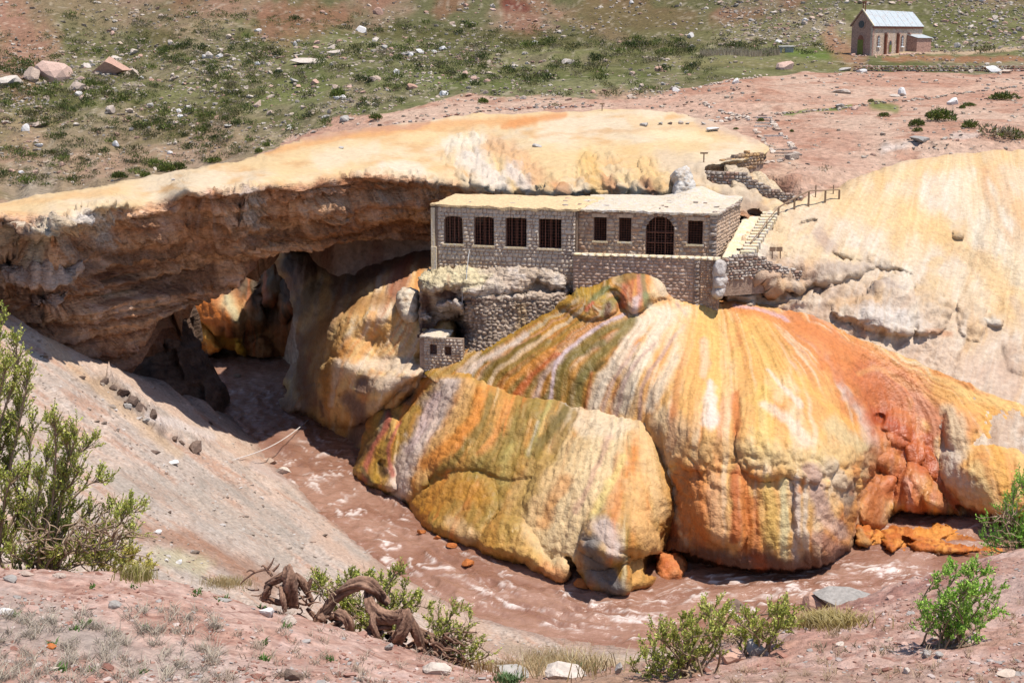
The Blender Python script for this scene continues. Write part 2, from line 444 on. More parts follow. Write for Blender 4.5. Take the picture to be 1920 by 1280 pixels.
# ================================================================== RIVER
def river():
    us = np.arange(200, 2200, 3.6); Ys = np.concatenate([np.arange(60, 100, .13), np.arange(100, 150, .3)])
    U, Y = np.meshgrid(us, Ys); x = (U - 960) / F * Y * 1.02
    # flow coordinate: the current runs from under the bridge down to the right
    xs = x.ravel(); ys = Y.ravel()
    A = Pz(np.array([450., 480, 560, 650, 760, 900, 1080, 1260, 1450, 1650, 1850, 2100]), np.array([690., 780, 850, 925, 1010, 1085, 1150, 1165, 1125, 1085, 1060, 1010]), 0.)[:, :2]
    A = np.vstack([A[0] + [0, 25], A]); d, nx, ny, t = segdist(xs, ys, A[:-1], A[1:])
    L = np.concatenate([[0], np.cumsum(np.linalg.norm(np.diff(A, axis=0), axis=1))]); al = np.interp(t * (len(A) - 1), np.arange(len(A)), L)
    sg = np.sign((xs - nx) * .7 + (ys - ny)); cr = d * sg
    wx = al + 2.5 * fbm(al / 6, cr / 3, s=2, o=3); wy = cr + 1.2 * fbm(al / 5, cr / 3, 9., s=3, o=3)
    rough = .45 + .55 * ss(-.3, .5, fbm(al / 9, cr / 5, s=6, o=2))
    z = .30 * rough * ridge(wx / 2.2, wy / 1.0, s=4, o=4) + .10 * fbm(xs / .5, ys / .9, s=5, o=3)
    p = np.stack([xs, ys, z - .1], -1)
    uu, vv = proj(p)
    fo = fbm(wx / 2.0, wy / .8, s=8, o=6, g=.68); f2 = ridge(wx / 1.1, wy / .40, s=12, o=5)
    fo = ss(.0, .40, fo) * ss(.2, .8, f2)
    fz = np.zeros_like(xs)
    for (a, b, r, w) in [(620, 900, 60, .7), (560, 860, 40, .5), (720, 980, 60, .6), (700, 1040, 70, .9), (790, 1060, 60, .7), (900, 1130, 60, 1.), (800, 1100, 70, .8), (950, 1100, 60, .7),
                         (1160, 1165, 60, .8), (1060, 1140, 60, .5), (1330, 1110, 70, .8), (1460, 1100, 60, 1.), (1530, 1100, 50, .7), (1640, 1080, 60, 1.), (1730, 1080, 50, .9), (1600, 1055, 60, .6), (620, 840, 40, .5),
                         (430, 690, 40, .7), (1210, 1130, 40, .6), (1790, 1050, 60, .5), (1380, 1140, 60, .6), (860, 1030, 40, .3), (650, 950, 50, .5)]:
        fz = np.maximum(fz, w * np.exp(-(((uu - a) / r) ** 2 + ((vv - b) / (r * .45)) ** 2)))
    foam = np.clip(1.9 * fo * (.35 + 1.5 * fz) + 1.2 * ss(.3, .8, fz) * ss(.05, .45, fbm(wx / .9, wy / .38, s=15, o=5, g=.7)) * ss(.1, .7, f2 + .2), 0, 1) * ss(128, 118, ys)
    base = lin((168, 120, 97)); lt = lin((194, 149, 126)); wh = lin((244, 224, 212), .54)
    k = ss(-.4, .5, fbm(wx / 4, wy / 1.2, s=18, o=4))[:, None]
    c = base * (1 - k) + lt * k; c = c * (1 - foam[:, None]) + wh * foam[:, None]
    p[:, 2] += foam * .06
    H, W = U.shape; idx = np.arange(H * W).reshape(H, W)
    q = np.stack([idx[:-1, :-1], idx[:-1, 1:], idx[1:, 1:], idx[1:, :-1]], -1).reshape(-1, 4)
    m, nt, b = newmat('silty_water'); at = N(nt, 'ShaderNodeAttribute', attribute_name='Col'); nt.links.new(at.outputs[0], b.inputs['Base Color'])
    b.inputs['Roughness'].default_value = .26; b.inputs['Specular IOR Level'].default_value = .35
    tc = N(nt, 'ShaderNodeTexCoord'); bump_chain(nt, b, tc.outputs['Object'], (((.9, 2.2, 2), 6, .16, 'n'), ((5, 9, 5), 5, .05, 'n')))
    o = link('river', mesh_np('river', p, q, c), None, m); tag(o, kind='structure'); return o
river()
bed = link('river_bed', mesh_np('river_bed', np.array([[-300, -60, -1.2], [300, -60, -1.2], [300, 330, -1.2], [-300, 330, -1.2]]), np.array([[0, 1, 2, 3]]), np.tile(lin((140, 100, 85)), (4, 1))), None, M_soil)
tag(bed, kind='structure')

# ================================================================== FAR GROUND: boulder field, red plateau, mountain foot
far_pts = W3([
    (-600, 460, 150), (-250, 410, 148), (0, 385, 146), (150, 365, 150), (300, 330, 156), (420, 305, 162), (490, 285, 150),
    (-250, 330, 165), (0, 300, 172), (120, 270, 178), (230, 280, 176), (330, 250, 182), (400, 215, 188), (0, 220, 188), (-250, 240, 190), (200, 215, 190),
    (480, 235, 172), (550, 215, 172), (600, 190, 175), (700, 205, 160), (600, 150, 196), (750, 180, 180), (900, 175, 178), (1130, 165, 175), (1000, 130, 205),
    (1300, 170, 168), (1400, 165, 165), (1300, 130, 195), (1450, 120, 200),
    (1440, 225, 146), (1500, 250, 138), (1500, 215, 150), (1600, 250, 136), (1700, 230, 140), (1900, 230, 140), (2050, 230, 140), (1600, 185, 165), (1750, 175, 168), (1920, 172, 168), (2300, 172, 168), (2300, 250, 135),
    (1600, 130, 196), (1760, 131, 196), (1920, 131, 196), (1600, 122, 200), (1920, 120, 202), (2300, 120, 205),
    (1400, 102, 214), (1595, 104, 214), (1650, 103, 214), (1730, 100, 217), (1920, 95, 225), (2200, 92, 228), (1250, 104, 215), (1100, 108, 218), (900, 98, 230), (750, 88, 240),
    (600, 110, 222), (450, 120, 218), (300, 100, 235), (150, 150, 210), (0, 150, 212), (-250, 170, 210), (100, 120, 226), (0, 115, 232), (250, 75, 250), (350, 45, 262), (480, 35, 262), (560, 60, 250),
    (700, 72, 262), (850, 78, 262), (1000, 85, 255), (1200, 88, 250), (1330, 85, 245), (1500, 80, 240), (1600, 76, 238), (1760, 76, 238), (1920, 70, 240), (2200, 65, 240),
    (0, 60, 262), (-250, 60, 262), (150, 60, 266), (0, 0, 285), (250, 0, 290), (400, 0, 285), (480, 5, 282), (600, 20, 285), (800, 30, 292), (1000, 20, 300), (1200, 30, 290), (1400, 20, 280), (1600, 20, 262), (1760, 15, 262), (1920, 10, 262), (2200, 0, 262),
    (600, -30, 310), (1000, -40, 330), (1400, -40, 305), (1760, -50, 290), (0, -60, 310)])
def ex(l): return [(x, y, z) for x, y, z in l]
for uu_ in (-700, 0, 500, 960, 1400, 1900, 2700):
    xx = (uu_ - 960) / F
    far_pts += [(xx * 380, 380, 78 + 6 * math.sin(uu_)), (xx * 520, 520, 150 + 14 * math.sin(uu_ * 2)), (xx * 900, 900, 300)]
# ground under the plateau, bath house and right bank
far_pts += [tuple(P(u, v, Y) - np.array([0, 0, d])) for u, v, Y, d in [
    (1000, 212, 150, 1.4), (1130, 207, 150, 1.2), (1280, 212, 148, 1.2), (800, 225, 145, 1.6), (620, 250, 135, 1.8), (1000, 260, 126, 2), (1200, 260, 126, 2), (1000, 300, 114, 3), (1200, 300, 114, 2.5),
    (1400, 300, 116, 1), (1420, 265, 128, .8), (1460, 330, 113, .3), (1500, 345, 111, 0), (1520, 320, 117, 0), (1480, 290, 126, 0), (1470, 255, 136, 0), (1600, 325, 115, 1.2), (1700, 306, 118, 2), (1800, 294, 120, 2.5), (1920, 288, 121, 2.5), (2300, 300, 119, 2.5), (1700, 350, 110, 5), (1900, 340, 112, 5),
    (1600, 280, 128, 0), (1750, 265, 129, 0), (1900, 262, 130, 0)]]
def far_post(x, y, z):
    u = 960 + x / (y + 1e-6) * F / 1.02
    # the gorge behind the bridge
    lim = 146 - 1.6 * ss(430, 560, u) - 26 * ss(470, 640, u) - 8 * ss(1350, 1500, u)
    w = ss(1, -6, y - lim)
    return z * (1 - w) + (-2.5) * w
def far_disp(x, y, z):
    u, v = proj(np.stack([x, y, z], -1))
    rough = .5 + 1.0 * ss(-.3, .4, fbm(x / 20, y / 20, s=40, o=2)); m = ss(300, 420, y)
    d = (.75 * fbm(x / 6, y / 6, s=41, o=5) * rough) + 1.1 * ridge(x / 16 + .4 * y / 16, y / 34, s=53, o=3) * ss(1350, 1000, u) * ss(205, 160, v) + 1.6 * fbm(x / 28, y / 28, s=45, o=4) * ss(200, 260, y) + 14 * m * fbm(x / 70, y / 70, s=47, o=5)
    quiet = ss(1350, 1500, u) * ss(108, 140, v) ; d = d * (1 - .75 * quiet)
    # eroded ledges left of the stairs on the red ground
    lg = np.exp(-(((u - 1500) / 90) ** 2 + ((v - 345) / 30) ** 2)) + np.exp(-(((u - 1760) / 160) ** 2 + ((v - 282) / 14) ** 2))
    d = d + lg * (.7 * np.sign(np.sin(z * 7 + 2 * fbm(x / 5, y / 5, s=48))) * .35 + .5 * fbm(x / 1.5, y / 1.0, s=49, o=4))
    # gullies on the far bank below the field
    gl = ss(380, 150, u) * ss(210, 300, v) + np.exp(-(((u - 420) / 90) ** 2 + ((v - 260) / 50) ** 2))
    d = d + 1.3 * gl * ridge((x + .35 * y) / 7, y / 60, s=51, o=4) * ss(146, 152, y)
    # plateau step below the chapel
    return d
def far_col(u, v, p):
    x, y, z = p.T
    n1 = fbm(x / 9, y / 9, s=60, o=5); n2 = fbm(x / 2.2, y / 2.2, s=61, o=4); n3 = fbm(x / 25, y / 25, s=62, o=4)
    redc = lin((206, 160, 136)); red2 = lin((222, 186, 162)); red3 = lin((186, 128, 102)); grn = lin((108, 106, 62)); grn2 = lin((132, 128, 84)); dgr = lin((82, 82, 50)); tan = lin((184, 160, 134)); stone = lin((214, 196, 172)); grey = lin((176, 160, 140))
    k = ss(-.35, .35, n1)[:, None]; R = redc * (1 - k) + red2 * k; k = ss(0, .45, n2)[:, None]; R = R * (1 - k * .6) + red3 * k * .6
    k = ss(-.3, .3, n1)[:, None]; G = grn * (1 - k) + grn2 * k; k = ss(-.15, .35, n3 + .5 * n2)[:, None]; G = G * (1 - k * .5) + tan * k * .5; k = ss(.1, .5, n2)[:, None]; G = G * (1 - k * .5) + dgr * k * .5
    nb = 30 * fbm(u / 80, v / 30, s=64, o=4)
    # where the red bare ground lies (picture regions of the real ground)
    redreg = inside(u + nb, v + nb * .35, np.array([(540, 262), (640, 222), (760, 200), (880, 176), (1000, 176), (1150, 188), (1230, 178), (1330, 160), (1480, 138), (1640, 134), (1920, 134), (2600, 134), (2600, 1200), (1300, 1200), (400, 900), (430, 330)]))
    a = redreg.astype(float)[:, None] * .95
    c = G * (1 - a) + R * a
    # far bank of the gorge: bare tan earth with grey gullies
    b = (ss(180, 300, v + nb) * ss(560, 380, u + .2 * nb) * (.35 + .5 * ss(-.2, .3, n1)))[:, None]; earth = lin((186, 150, 124)); c = c * (1 - b) + earth * b
    g = (ss(.15, .5, fbm((x + .3 * y) / 4, y / 40, s=66, o=3)) * ss(250, 330, v) * ss(460, 330, u))[:, None] * .7; c = c * (1 - g) + grey * g
    # mountain: scree, pinkish brown with dull green slopes
    nm = fbm(u / 120, v / 45, s=68, o=5); mt = ss(255, 275, y + 4 * n1)[:, None]
    scree = lin((158, 130, 106)); mg = lin((110, 106, 70)); mr = lin((150, 102, 80))
    k = ss(-.25, .3, nm)[:, None]; Mt = mg * (1 - k) + scree * k; k = (ss(.0, .35, fbm(u / 70, v / 60, 5., s=69, o=4)) * .6)[:, None]; Mt = Mt * (1 - k) + mr * k
    c = c * (1 - mt) + Mt * mt
    c = paint(c, u, v, [
        ([(0, 20), (60, 60), (30, 110)], 60, 60, (178, 130, 108), .8), ([(100, 0), (200, 40)], 60, 50, (140, 126, 92), .7), ([(300, 60), (420, 20), (480, 0)], 30, 30, (168, 136, 110), .5),
        ([(520, 40), (640, 30)], 40, 20, (156, 108, 84), .7), ([(700, 60), (1300, 84)], 10, 12, (98, 92, 50), .7), ([(1000, 0), (1100, 50), (1200, 80)], 10, 8, (170, 128, 104), .7), ([(950, 5), (980, 12)], 16, 10, (120, 60, 48), .8),
        ([(1100, 40), (1300, 60)], 50, 50, (112, 106, 66), .6), ([(1480, 100), (1590, 104)], 8, 8, (106, 124, 52), .8), ([(700, 150), (950, 160), (1200, 160)], 22, 18, (106, 118, 60), .5), ([(260, 60), (330, 90), (250, 120)], 16, 20, (96, 92, 48), .6),
        ([(500, 190), (600, 150), (560, 215)], 18, 20, (110, 120, 60), .5), ([(1560, 70), (1600, 110)], 20, 20, (188, 130, 108), .6), ([(640, 210), (820, 180)], 10, 10, (112, 118, 66), .4),
        ([(1250, 118), (1600, 124)], 8, 7, (150, 136, 92), .5), ([(1660, 112), (1920, 112)], 6, 6, (176, 116, 86), .7), ([(1640, 104), (1920, 92)], 3, 4, (226, 190, 160), .7),
        ([(1470, 205), (1620, 190), (1780, 172), (1960, 158)], 5, 6, (222, 182, 156), .85), ([(1470, 212), (1560, 206), (1600, 200)], 3, 3, (104, 128, 52), .85), ([(1640, 198), (1680, 206)], 8, 8, (110, 134, 56), .75),
        ([(1130, 182), (1400, 206)], 14, 14, (214, 170, 146), .6), ([(1430, 280), (1480, 310), (1440, 330)], 16, 16, (214, 180, 152), .6), ([(1660, 280), (1720, 268)], 8, 6, (222, 205, 192), .7), ([(1790, 256), (1830, 254)], 6, 4, (232, 214, 200), .6)], s=3, warp=8)
    st = ss(.32, .5, fbm(x / .7, y / 2.0, s=71, o=3)) * (1 - .75 * a[:, 0]) * .45; c = c * (1 - .75 * st[:, None]) + stone * .75 * st[:, None]
    return c
us_f = np.concatenate([np.arange(-2600, -620, 60), np.arange(-620, 2560, 5.0), np.arange(2560, 4500, 60)])
Ys_f = np.concatenate([np.linspace(104, 150, 110), np.linspace(150.5, 232, 230)[:], np.linspace(233, 300, 130), np.linspace(304, 420, 40), np.linspace(430, 900, 30)])
far_o, far_h = ground('far_ground', far_pts, M_far, us_f, Ys_f, far_col, far_disp, post=far_post)

# ================================================================== PALE BANK LEFT OF THE RIVER
bank_pts = W3([
    (-400, 520, 86), (-200, 560, 85), (0, 588, 86), (60, 620, 89), (130, 655, 92), (200, 690, 96), (300, 725, 101), (380, 755, 106),
    (-200, 700, 70), (0, 700, 72), (0, 800, 60), (100, 760, 70), (0, 900, 50), (-200, 900, 48), (200, 850, 68), (350, 850, 82), (300, 780, 86), (250, 720, 93), (400, 820, 96), (200, 950, 52), (350, 950, 66), (100, 1000, 41), (0, 1040, 35), (-200, 1060, 34),
    (450, 900, 82), (450, 980, 68), (550, 1000, 72), (300, 1050, 44), (450, 1060, 56), (560, 1080, 62), (650, 1050, 71), (650, 1120, 64), (800, 1200, 62)])
bank_pts += [tuple(Pz(u, v, z)) for u, v, z in [(410, 768, .3), (450, 805, .15), (480, 845, .15), (520, 890, .15), (545, 905, .15), (600, 965, .15), (660, 1015, .15), (740, 1078, .15), (830, 1130, .15), (920, 1168, .15), (1010, 1192, .15), (1100, 1212, .15), (1200, 1222, .15), (1330, 1212, .15), (1430, 1190, .15), (1520, 1165, .15), (1640, 1140, .15), (1740, 1100, .15), (1850, 1070, .15), (2000, 1060, .15), (2300, 1000, .15),
    (440, 770, -1), (500, 820, -1.3), (560, 880, -1.3), (640, 960, -1.3), (760, 1050, -1.3), (920, 1140, -1.3), (1100, 1180, -1.3), (1400, 1160, -1.3), (1600, 1110, -1.3), (1760, 1070, -1.3), (2000, 1030, -1.3), (800, 1000, -2), (1200, 1120, -2), (1700, 1030, -2)]]
bank_pts += [(-30, 20, 20), (-12, 20, 19), (0, 22, 18), (12, 24, 18), (30, 24, 19), (0, 40, 9), (12, 50, 5), (24, 55, 4), (-8, 32, 14), (0, 58, 1.6), (10, 62, 1.2), (30, 66, 1.2)]
def bank_disp(x, y, z):
    d = .28 * fbm(x / 5, y / 5, s=80, o=4) + .14 * fbm(x / 1.1, y / 1.1, s=81, o=5)
    d = d + .42 * ridge((x * .75 + y * .45) / 2.6, (y - x) / 22, s=82, o=4)
    w = ss(.5, 2.5, z)
    u, v = proj(np.stack([x, y, z], -1))
    band = np.zeros_like(x)
    for (a, b, r) in [(225, 742, 16), (250, 765, 20), (275, 785, 18), (205, 722, 12), (180, 712, 10), (300, 815, 12), (330, 830, 12), (370, 832, 16)]:
        band = np.maximum(band, np.exp(-(((u - a) / r) ** 2 + ((v - b) / (r * .6)) ** 2)))
    d = d + band * (.5 + 1.2 * fbm(x / .8, y / .8, s=84, o=4))
    return d * w + .08 * fbm(x / .7, y / .7, s=83, o=3) * (1 - w)
def bank_col(u, v, p):
    x, y, z = p.T
    c = base_mix(u, v, [(226, 196, 174), (212, 190, 172), (234, 208, 188)], 90, 50, 90, ux=u * .8 - v * .5)
    n = fbm((u + .9 * v) / 140, (v * .8 - u * .55) / 9, s=92, o=4)
    a = (ss(.08, .4, n) * .7)[:, None]; c = c * (1 - a) + lin((206, 160, 132)) * a
    a = (ss(.1, .4, -n) * .5)[:, None]; c = c * (1 - a) + lin((188, 174, 160)) * a
    a = (ss(.25, .5, fbm(u / 5, v / 3.5, s=93, o=3)) * .6)[:, None]; c = c * (1 - a) + lin((150, 132, 116)) * a
    a = (ss(.2, .45, fbm(u / 3.2, v / 2.2, s=95, o=2)) * .5)[:, None]; c = c * (1 - a) + lin((228, 210, 196)) * a
    c = paint(c, u, v, [
        ([(180, 720), (250, 760), (310, 830)], 22, 10, (140, 122, 106), .6), ([(30, 620), (200, 690), (330, 770), (430, 830), (470, 850)], 12, 10, (236, 206, 182), .7), ([(90, 640), (200, 740), (330, 850)], 14, 10, (228, 190, 150), .55),
        ([(280, 780), (350, 800), (400, 820)], 8, 8, (240, 222, 210), .7), ([(230, 900), (420, 960), (520, 1030)], 22, 30, (186, 172, 156), .5), ([(380, 900), (460, 930), (560, 1010)], 12, 16, (176, 164, 150), .5),
        ([(270, 1000), (340, 1010), (420, 1050), (500, 1090)], 20, 26, (168, 120, 92), .65), ([(300, 1040), (380, 1060)], 16, 20, (206, 196, 150), .5), ([(600, 1010), (740, 1100), (900, 1190)], 14, 22, (222, 186, 160), .7),
        ([(700, 1060), (860, 1190), (1000, 1230)], 12, 16, (190, 160, 140), .6), ([(950, 1215), (1100, 1235)], 14, 14, (188, 164, 140), .7), ([(1000, 1250), (1250, 1260)], 20, 20, (206, 172, 120), .6),
        ([(480, 870), (540, 900)], 10, 12, (228, 205, 192), .7), ([(1400, 1180), (1600, 1160)], 14, 14, (196, 160, 128), .6)], s=5, warp=9)
    a = ss(.45, .02, z)[:, None] * .45; c = c * (1 - a) + lin((150, 108, 90)) * a
    return c
us_b = np.concatenate([np.arange(-3400, -500, 60), np.arange(-500, 2300, 4.0), np.arange(2300, 4400, 60)])
Ys_b = np.concatenate([np.arange(16, 40, .4), np.arange(40, 60, .22), np.arange(60, 112, .2)])
bank_o, bank_h = ground('river_bank', bank_pts, M_soil, us_b, Ys_b, bank_col, bank_disp)

# ================================================================== NEAR BANK OF RED SOIL UNDERFOOT
near_pts = W3([
    (-300, 1050, 17), (-100, 1060, 17), (0, 1064, 17), (100, 1068, 17), (200, 1074, 17), (350, 1095, 17), (500, 1138, 16.5), (650, 1180, 16), (800, 1232, 15.5), (900, 1268, 15), (1000, 1270, 15.5), (1100, 1262, 16), (1200, 1246, 16.5), (1300, 1222, 17), (1400, 1186, 18),
    (1500, 1158, 19), (1600, 1128, 20), (1700, 1092, 20.5), (1800, 1060, 21), (1860, 1046, 21.5), (1920, 1042, 22), (2100, 1030, 22.5), (2400, 1020, 23),
    (-300, 1280, 10.4), (0, 1285, 10.4), (300, 1285, 10.6), (500, 1285, 11), (700, 1285, 12), (850, 1290, 13), (1000, 1300, 13.6), (1150, 1292, 13.6), (1300, 1285, 13), (1500, 1280, 12.4), (1700, 1280, 12), (1920, 1280, 11.6), (2300, 1280, 11.4),
    (200, 1180, 13), (600, 1220, 13.5), (1500, 1220, 15), (1750, 1180, 15.5), (1920, 1150, 16)])
near_pts += [(x * 1.0, 5, 26.6) for x in (-8, -3, 0, 3, 8)] + [(x, 0, 28.3) for x in (-6, 0, 6)] + [(x, -8, 29) for x in (-8, 0, 8)]
for u_, Yc, dz in [(-300, 17, 0), (0, 17, 0), (200, 17, 0), (350, 17, 0), (500, 16.5, 0), (650, 16, 0), (800, 15.5, 0), (1000, 15.5, 0), (1200, 16.5, 0), (1400, 18, 0), (1600, 20, 0), (1800, 21, 0), (2000, 22, 0), (2300, 23, 0)]:
    vc_ = np.interp(u_, [-300, 0, 200, 350, 500, 650, 800, 1000, 1200, 1400, 1600, 1800, 2000, 2300], [1050, 1064, 1074, 1095, 1138, 1180, 1232, 1270, 1246, 1186, 1128, 1060, 1036, 1022])
    q = P(u_, vc_, Yc); near_pts += [(q[0] * 1.05, q[1] + 2.2, q[2] - 1.35), (q[0] * 1.15, q[1] + 6, q[2] - 4.8), (q[0] * 1.3, q[1] + 14, q[2] - 12)]
def near_disp(x, y, z):
    d = .10 * fbm(x / 1.2, y / 1.2, s=100, o=4) + .05 * fbm(x / .25, y / .25, s=101, o=4) + .035 * np.maximum(0, fbm(x / .11, y / .11, s=102, o=3))
    d = d + .05 * ridge((x * .4 + y) / .5, x / 3, s=103, o=3) * ss(2, 5, x)
    return d
def near_col(u, v, p):
    x, y, z = p.T
    c = base_mix(x, y, [(204, 160, 140), (226, 188, 170), (184, 136, 118)], .6, .45, 110)
    n = fbm(x / .18, y / .18, s=112, o=4); a = (ss(.15, .5, n) * .6)[:, None]; c = c * (1 - a) + lin((228, 194, 180)) * a
    a = (ss(.2, .5, -n) * .5)[:, None]; c = c * (1 - a) + lin((158, 104, 88)) * a
    c = paint(c, u, v, [
        ([(0, 1130), (150, 1170), (260, 1230), (420, 1270)], 36, 40, (206, 186, 172), .65), ([(0, 1180), (200, 1210)], 30, 30, (186, 172, 160), .6), ([(350, 1230), (560, 1275)], 26, 26, (216, 190, 176), .6),
        ([(1000, 1270), (1200, 1275), (1300, 1240)], 24, 20, (176, 140, 110), .7), ([(1780, 1130), (1950, 1100)], 26, 40, (196, 166, 152), .5), ([(1500, 1170), (1700, 1100), (1860, 1055)], 14, 14, (168, 112, 98), .6),
        ([(1180, 1250), (1420, 1180), (1560, 1140)], 10, 10, (176, 146, 120), .6), ([(1350, 1275), (1600, 1270), (1900, 1270)], 14, 18, (180, 150, 128), .45), ([(1400, 1260), (1500, 1205), (1640, 1130)], 14, 8, (214, 164, 146), .6)], s=8, warp=14)
    return c
us_n = np.concatenate([np.arange(-2400, -420, 40), np.arange(-420, 2340, 3.6), np.arange(2340, 4300, 40)])
Ys_n = np.concatenate([np.arange(-4, 8, .5), np.arange(8, 24, .075), np.arange(24, 36, .4)])
def near_ground():
    X = np.array([(p[0], p[1]) for p in near_pts]); Zz = np.array([p[2] for p in near_pts]); f = RBF(X, Zz, 0.0, 'lin')
    # a plain wide fan in front of the camera
    U, Yg = np.meshgrid(us_n, Ys_n); x = (U - 960) / F * np.maximum(Yg, 6) * 1.05; y = Yg
    z = f(x, y); z = z + near_disp(x, y, z)
    pp = np.stack([x, y, z], -1).reshape(-1, 3); H, W = U.shape; idx = np.arange(H * W).reshape(H, W)
    q = np.stack([idx[:-1, :-1], idx[:-1, 1:], idx[1:, 1:], idx[1:, :-1]], -1).reshape(-1, 4)
    ok = pp[:, 1] > 1; uu = np.zeros(len(pp)); vv = np.full(len(pp), 1400.); uu[ok], vv[ok] = proj(pp[ok])
    o = link('near_bank', mesh_np('near_bank', pp, q, near_col(uu, vv, pp)), None, M_near); tag(o, kind='structure')
    h = grid_height(us_n, Ys_n, z, 1.05, 6)
    return o, h
near_o, near_h = near_ground()

# ================================================================== THE ROCK BRIDGE
br_poly = [(-320, 430, 1), (-150, 402, 1), (0, 378, 1), (100, 362, 1), (200, 345, 1), (330, 322, 1), (440, 302, 1), (480, 290, 1), (540, 268, 1), (600, 250, 1), (700, 238, 1), (800, 225, 1), (900, 215, 1), (1000, 211, 1), (1130, 206, 1),
           (1230, 207, 1), (1290, 216, 0), (1360, 240, 0), (1425, 266, 0), (1440, 285, 0), (1400, 300, 0), (1350, 305, 0), (1320, 318, 0), (1345, 345, 0), (1400, 355, 0), (1455, 372, 0), (1480, 385, 0), (1440, 405, 1), (1400, 415, 0), (1330, 410, 0), (1200, 405, 0), (1000, 408, 0), (830, 408, 0),
           (812, 430, 0), (800, 446, 0), (740, 452, 0), (660, 462, 0), (590, 470, 0), (520, 492, 0), (470, 522, 0), (420, 548, 0), (365, 572, 0), (330, 590, 0), (290, 625, 0), (265, 665, 0), (255, 700, 0), (200, 712, 0), (100, 668, 0), (0, 612, 0), (-150, 580, 0), (-320, 560, 0)]
br_ctrl = [(-320, 445, 80), (-320, 520, 80), (0, 400, 83.5), (-100, 412, 82.5), (100, 388, 85), (200, 370, 86.5), (350, 350, 90.5), (480, 338, 96.5), (600, 332, 101.5), (700, 324, 106), (800, 335, 109), (900, 362, 110.5), (1050, 372, 110), (1200, 366, 108.5), (1290, 345, 107.5),
           (-320, 430, 90), (0, 377, 97), (200, 345, 104), (330, 322, 110), (480, 292, 118), (540, 268, 128), (600, 250, 135), (600, 290, 116), (800, 225, 145), (800, 280, 124), (700, 260, 128), (1000, 211, 150), (1130, 206, 150), (1000, 300, 118), (1000, 250, 129), (1200, 300, 116), (1200, 250, 130), (1290, 214, 148),
           (1425, 266, 128), (1440, 288, 120), (1380, 290, 118), (1320, 318, 110), (1340, 345, 107.5), (1440, 370, 108), (1480, 385, 108), (1300, 375, 107), (1400, 385, 106), (1420, 410, 104.5), (900, 320, 115), (1100, 330, 113), (800, 310, 114), (500, 315, 103), (350, 336, 97), (200, 357, 92.5),
           (-320, 560, 80), (-100, 590, 85), (0, 500, 87.5), (0, 600, 88), (130, 640, 92.5), (200, 690, 96.5), (250, 680, 99), (230, 600, 95), (330, 590, 101), (370, 570, 103), (440, 538, 103.5), (520, 490, 104), (600, 467, 108), (700, 456, 112.5), (805, 442, 116), (0, 430, 85.5), (200, 410, 89), (350, 385, 93),
           (200, 480, 93.5), (350, 450, 98), (500, 400, 100.5), (650, 385, 106.5), (750, 370, 110), (800, 400, 114), (900, 395, 115), (1050, 400, 114), (1200, 398, 112), (830, 372, 113)]
def br_lip(u):
    return np.interp(u, [-320, 0, 130, 200, 250, 300, 380, 440, 470, 500, 560, 640, 700, 780, 850, 900, 950, 1040, 1130, 1200, 1260, 1300, 1500], [440, 398, 398, 390, 384, 372, 352, 350, 346, 344, 338, 326, 322, 330, 345, 356, 362, 366, 374, 370, 366, 372, 420])
def br_disp(i):
    p, u, v = i['p'], i['u'], i['v']; lip = br_lip(u) + 5 * fbm(u / 14, s=121, o=3)
    face = ss(-3, 14, v - lip); i['face'] = face; deep = ss(4, 40, v - lip)
    x, y, z = p.T
    warp = 1.2 * fbm(x / 9, y / 9, z / 5, s=122, o=3)
    strat = fbm(x / 14, z * 1.1 + warp + x * .03, s=123, o=4)
    led = np.sign(strat) * np.abs(strat) ** .6
    d = face * ((.3 + .8 * deep) * led + (.35 + .4 * deep) * fbm(x / 2.2, y / 2.2, z / 1.6, s=124, o=5) + (.12 + .25 * deep) * ridge(x / 1.1, y / 1.1, z / 1.0, s=126, o=3) - .45 * deep + .12 * fbm(u / 8, v / 40, s=128, o=2) + .22 * ridge(x / .55, y / .55, z / .4, s=134, o=3) * (.4 + .6 * deep) + .30 * deep * np.sign(fbm(x / 9, z * 2.6 + warp, s=135, o=2)))
    d = d + (1 - face) * (.25 * fbm(x / 3, y / 3, z / 3, s=125, o=4) + .06 * fbm(x * 1.5, y * 1.5, s=129, o=3))
    lo = i['lobe']; d = d + ss(0, .3, lo) * (.4 * lumps(p, 1.1, 3) + .2 * lumps(p, .5, 4) - .25)
    rt = ss(780, 900, u) * ss(300, 330, v) * (1 - face); d = d + rt * (.35 * lumps(p, 1.8, 6) - .2 + .25 * fbm(x * .9, y * .9, z * .9, s=130, o=4) + .12 * ridge(u / 10, v / 60, s=131))
    return d
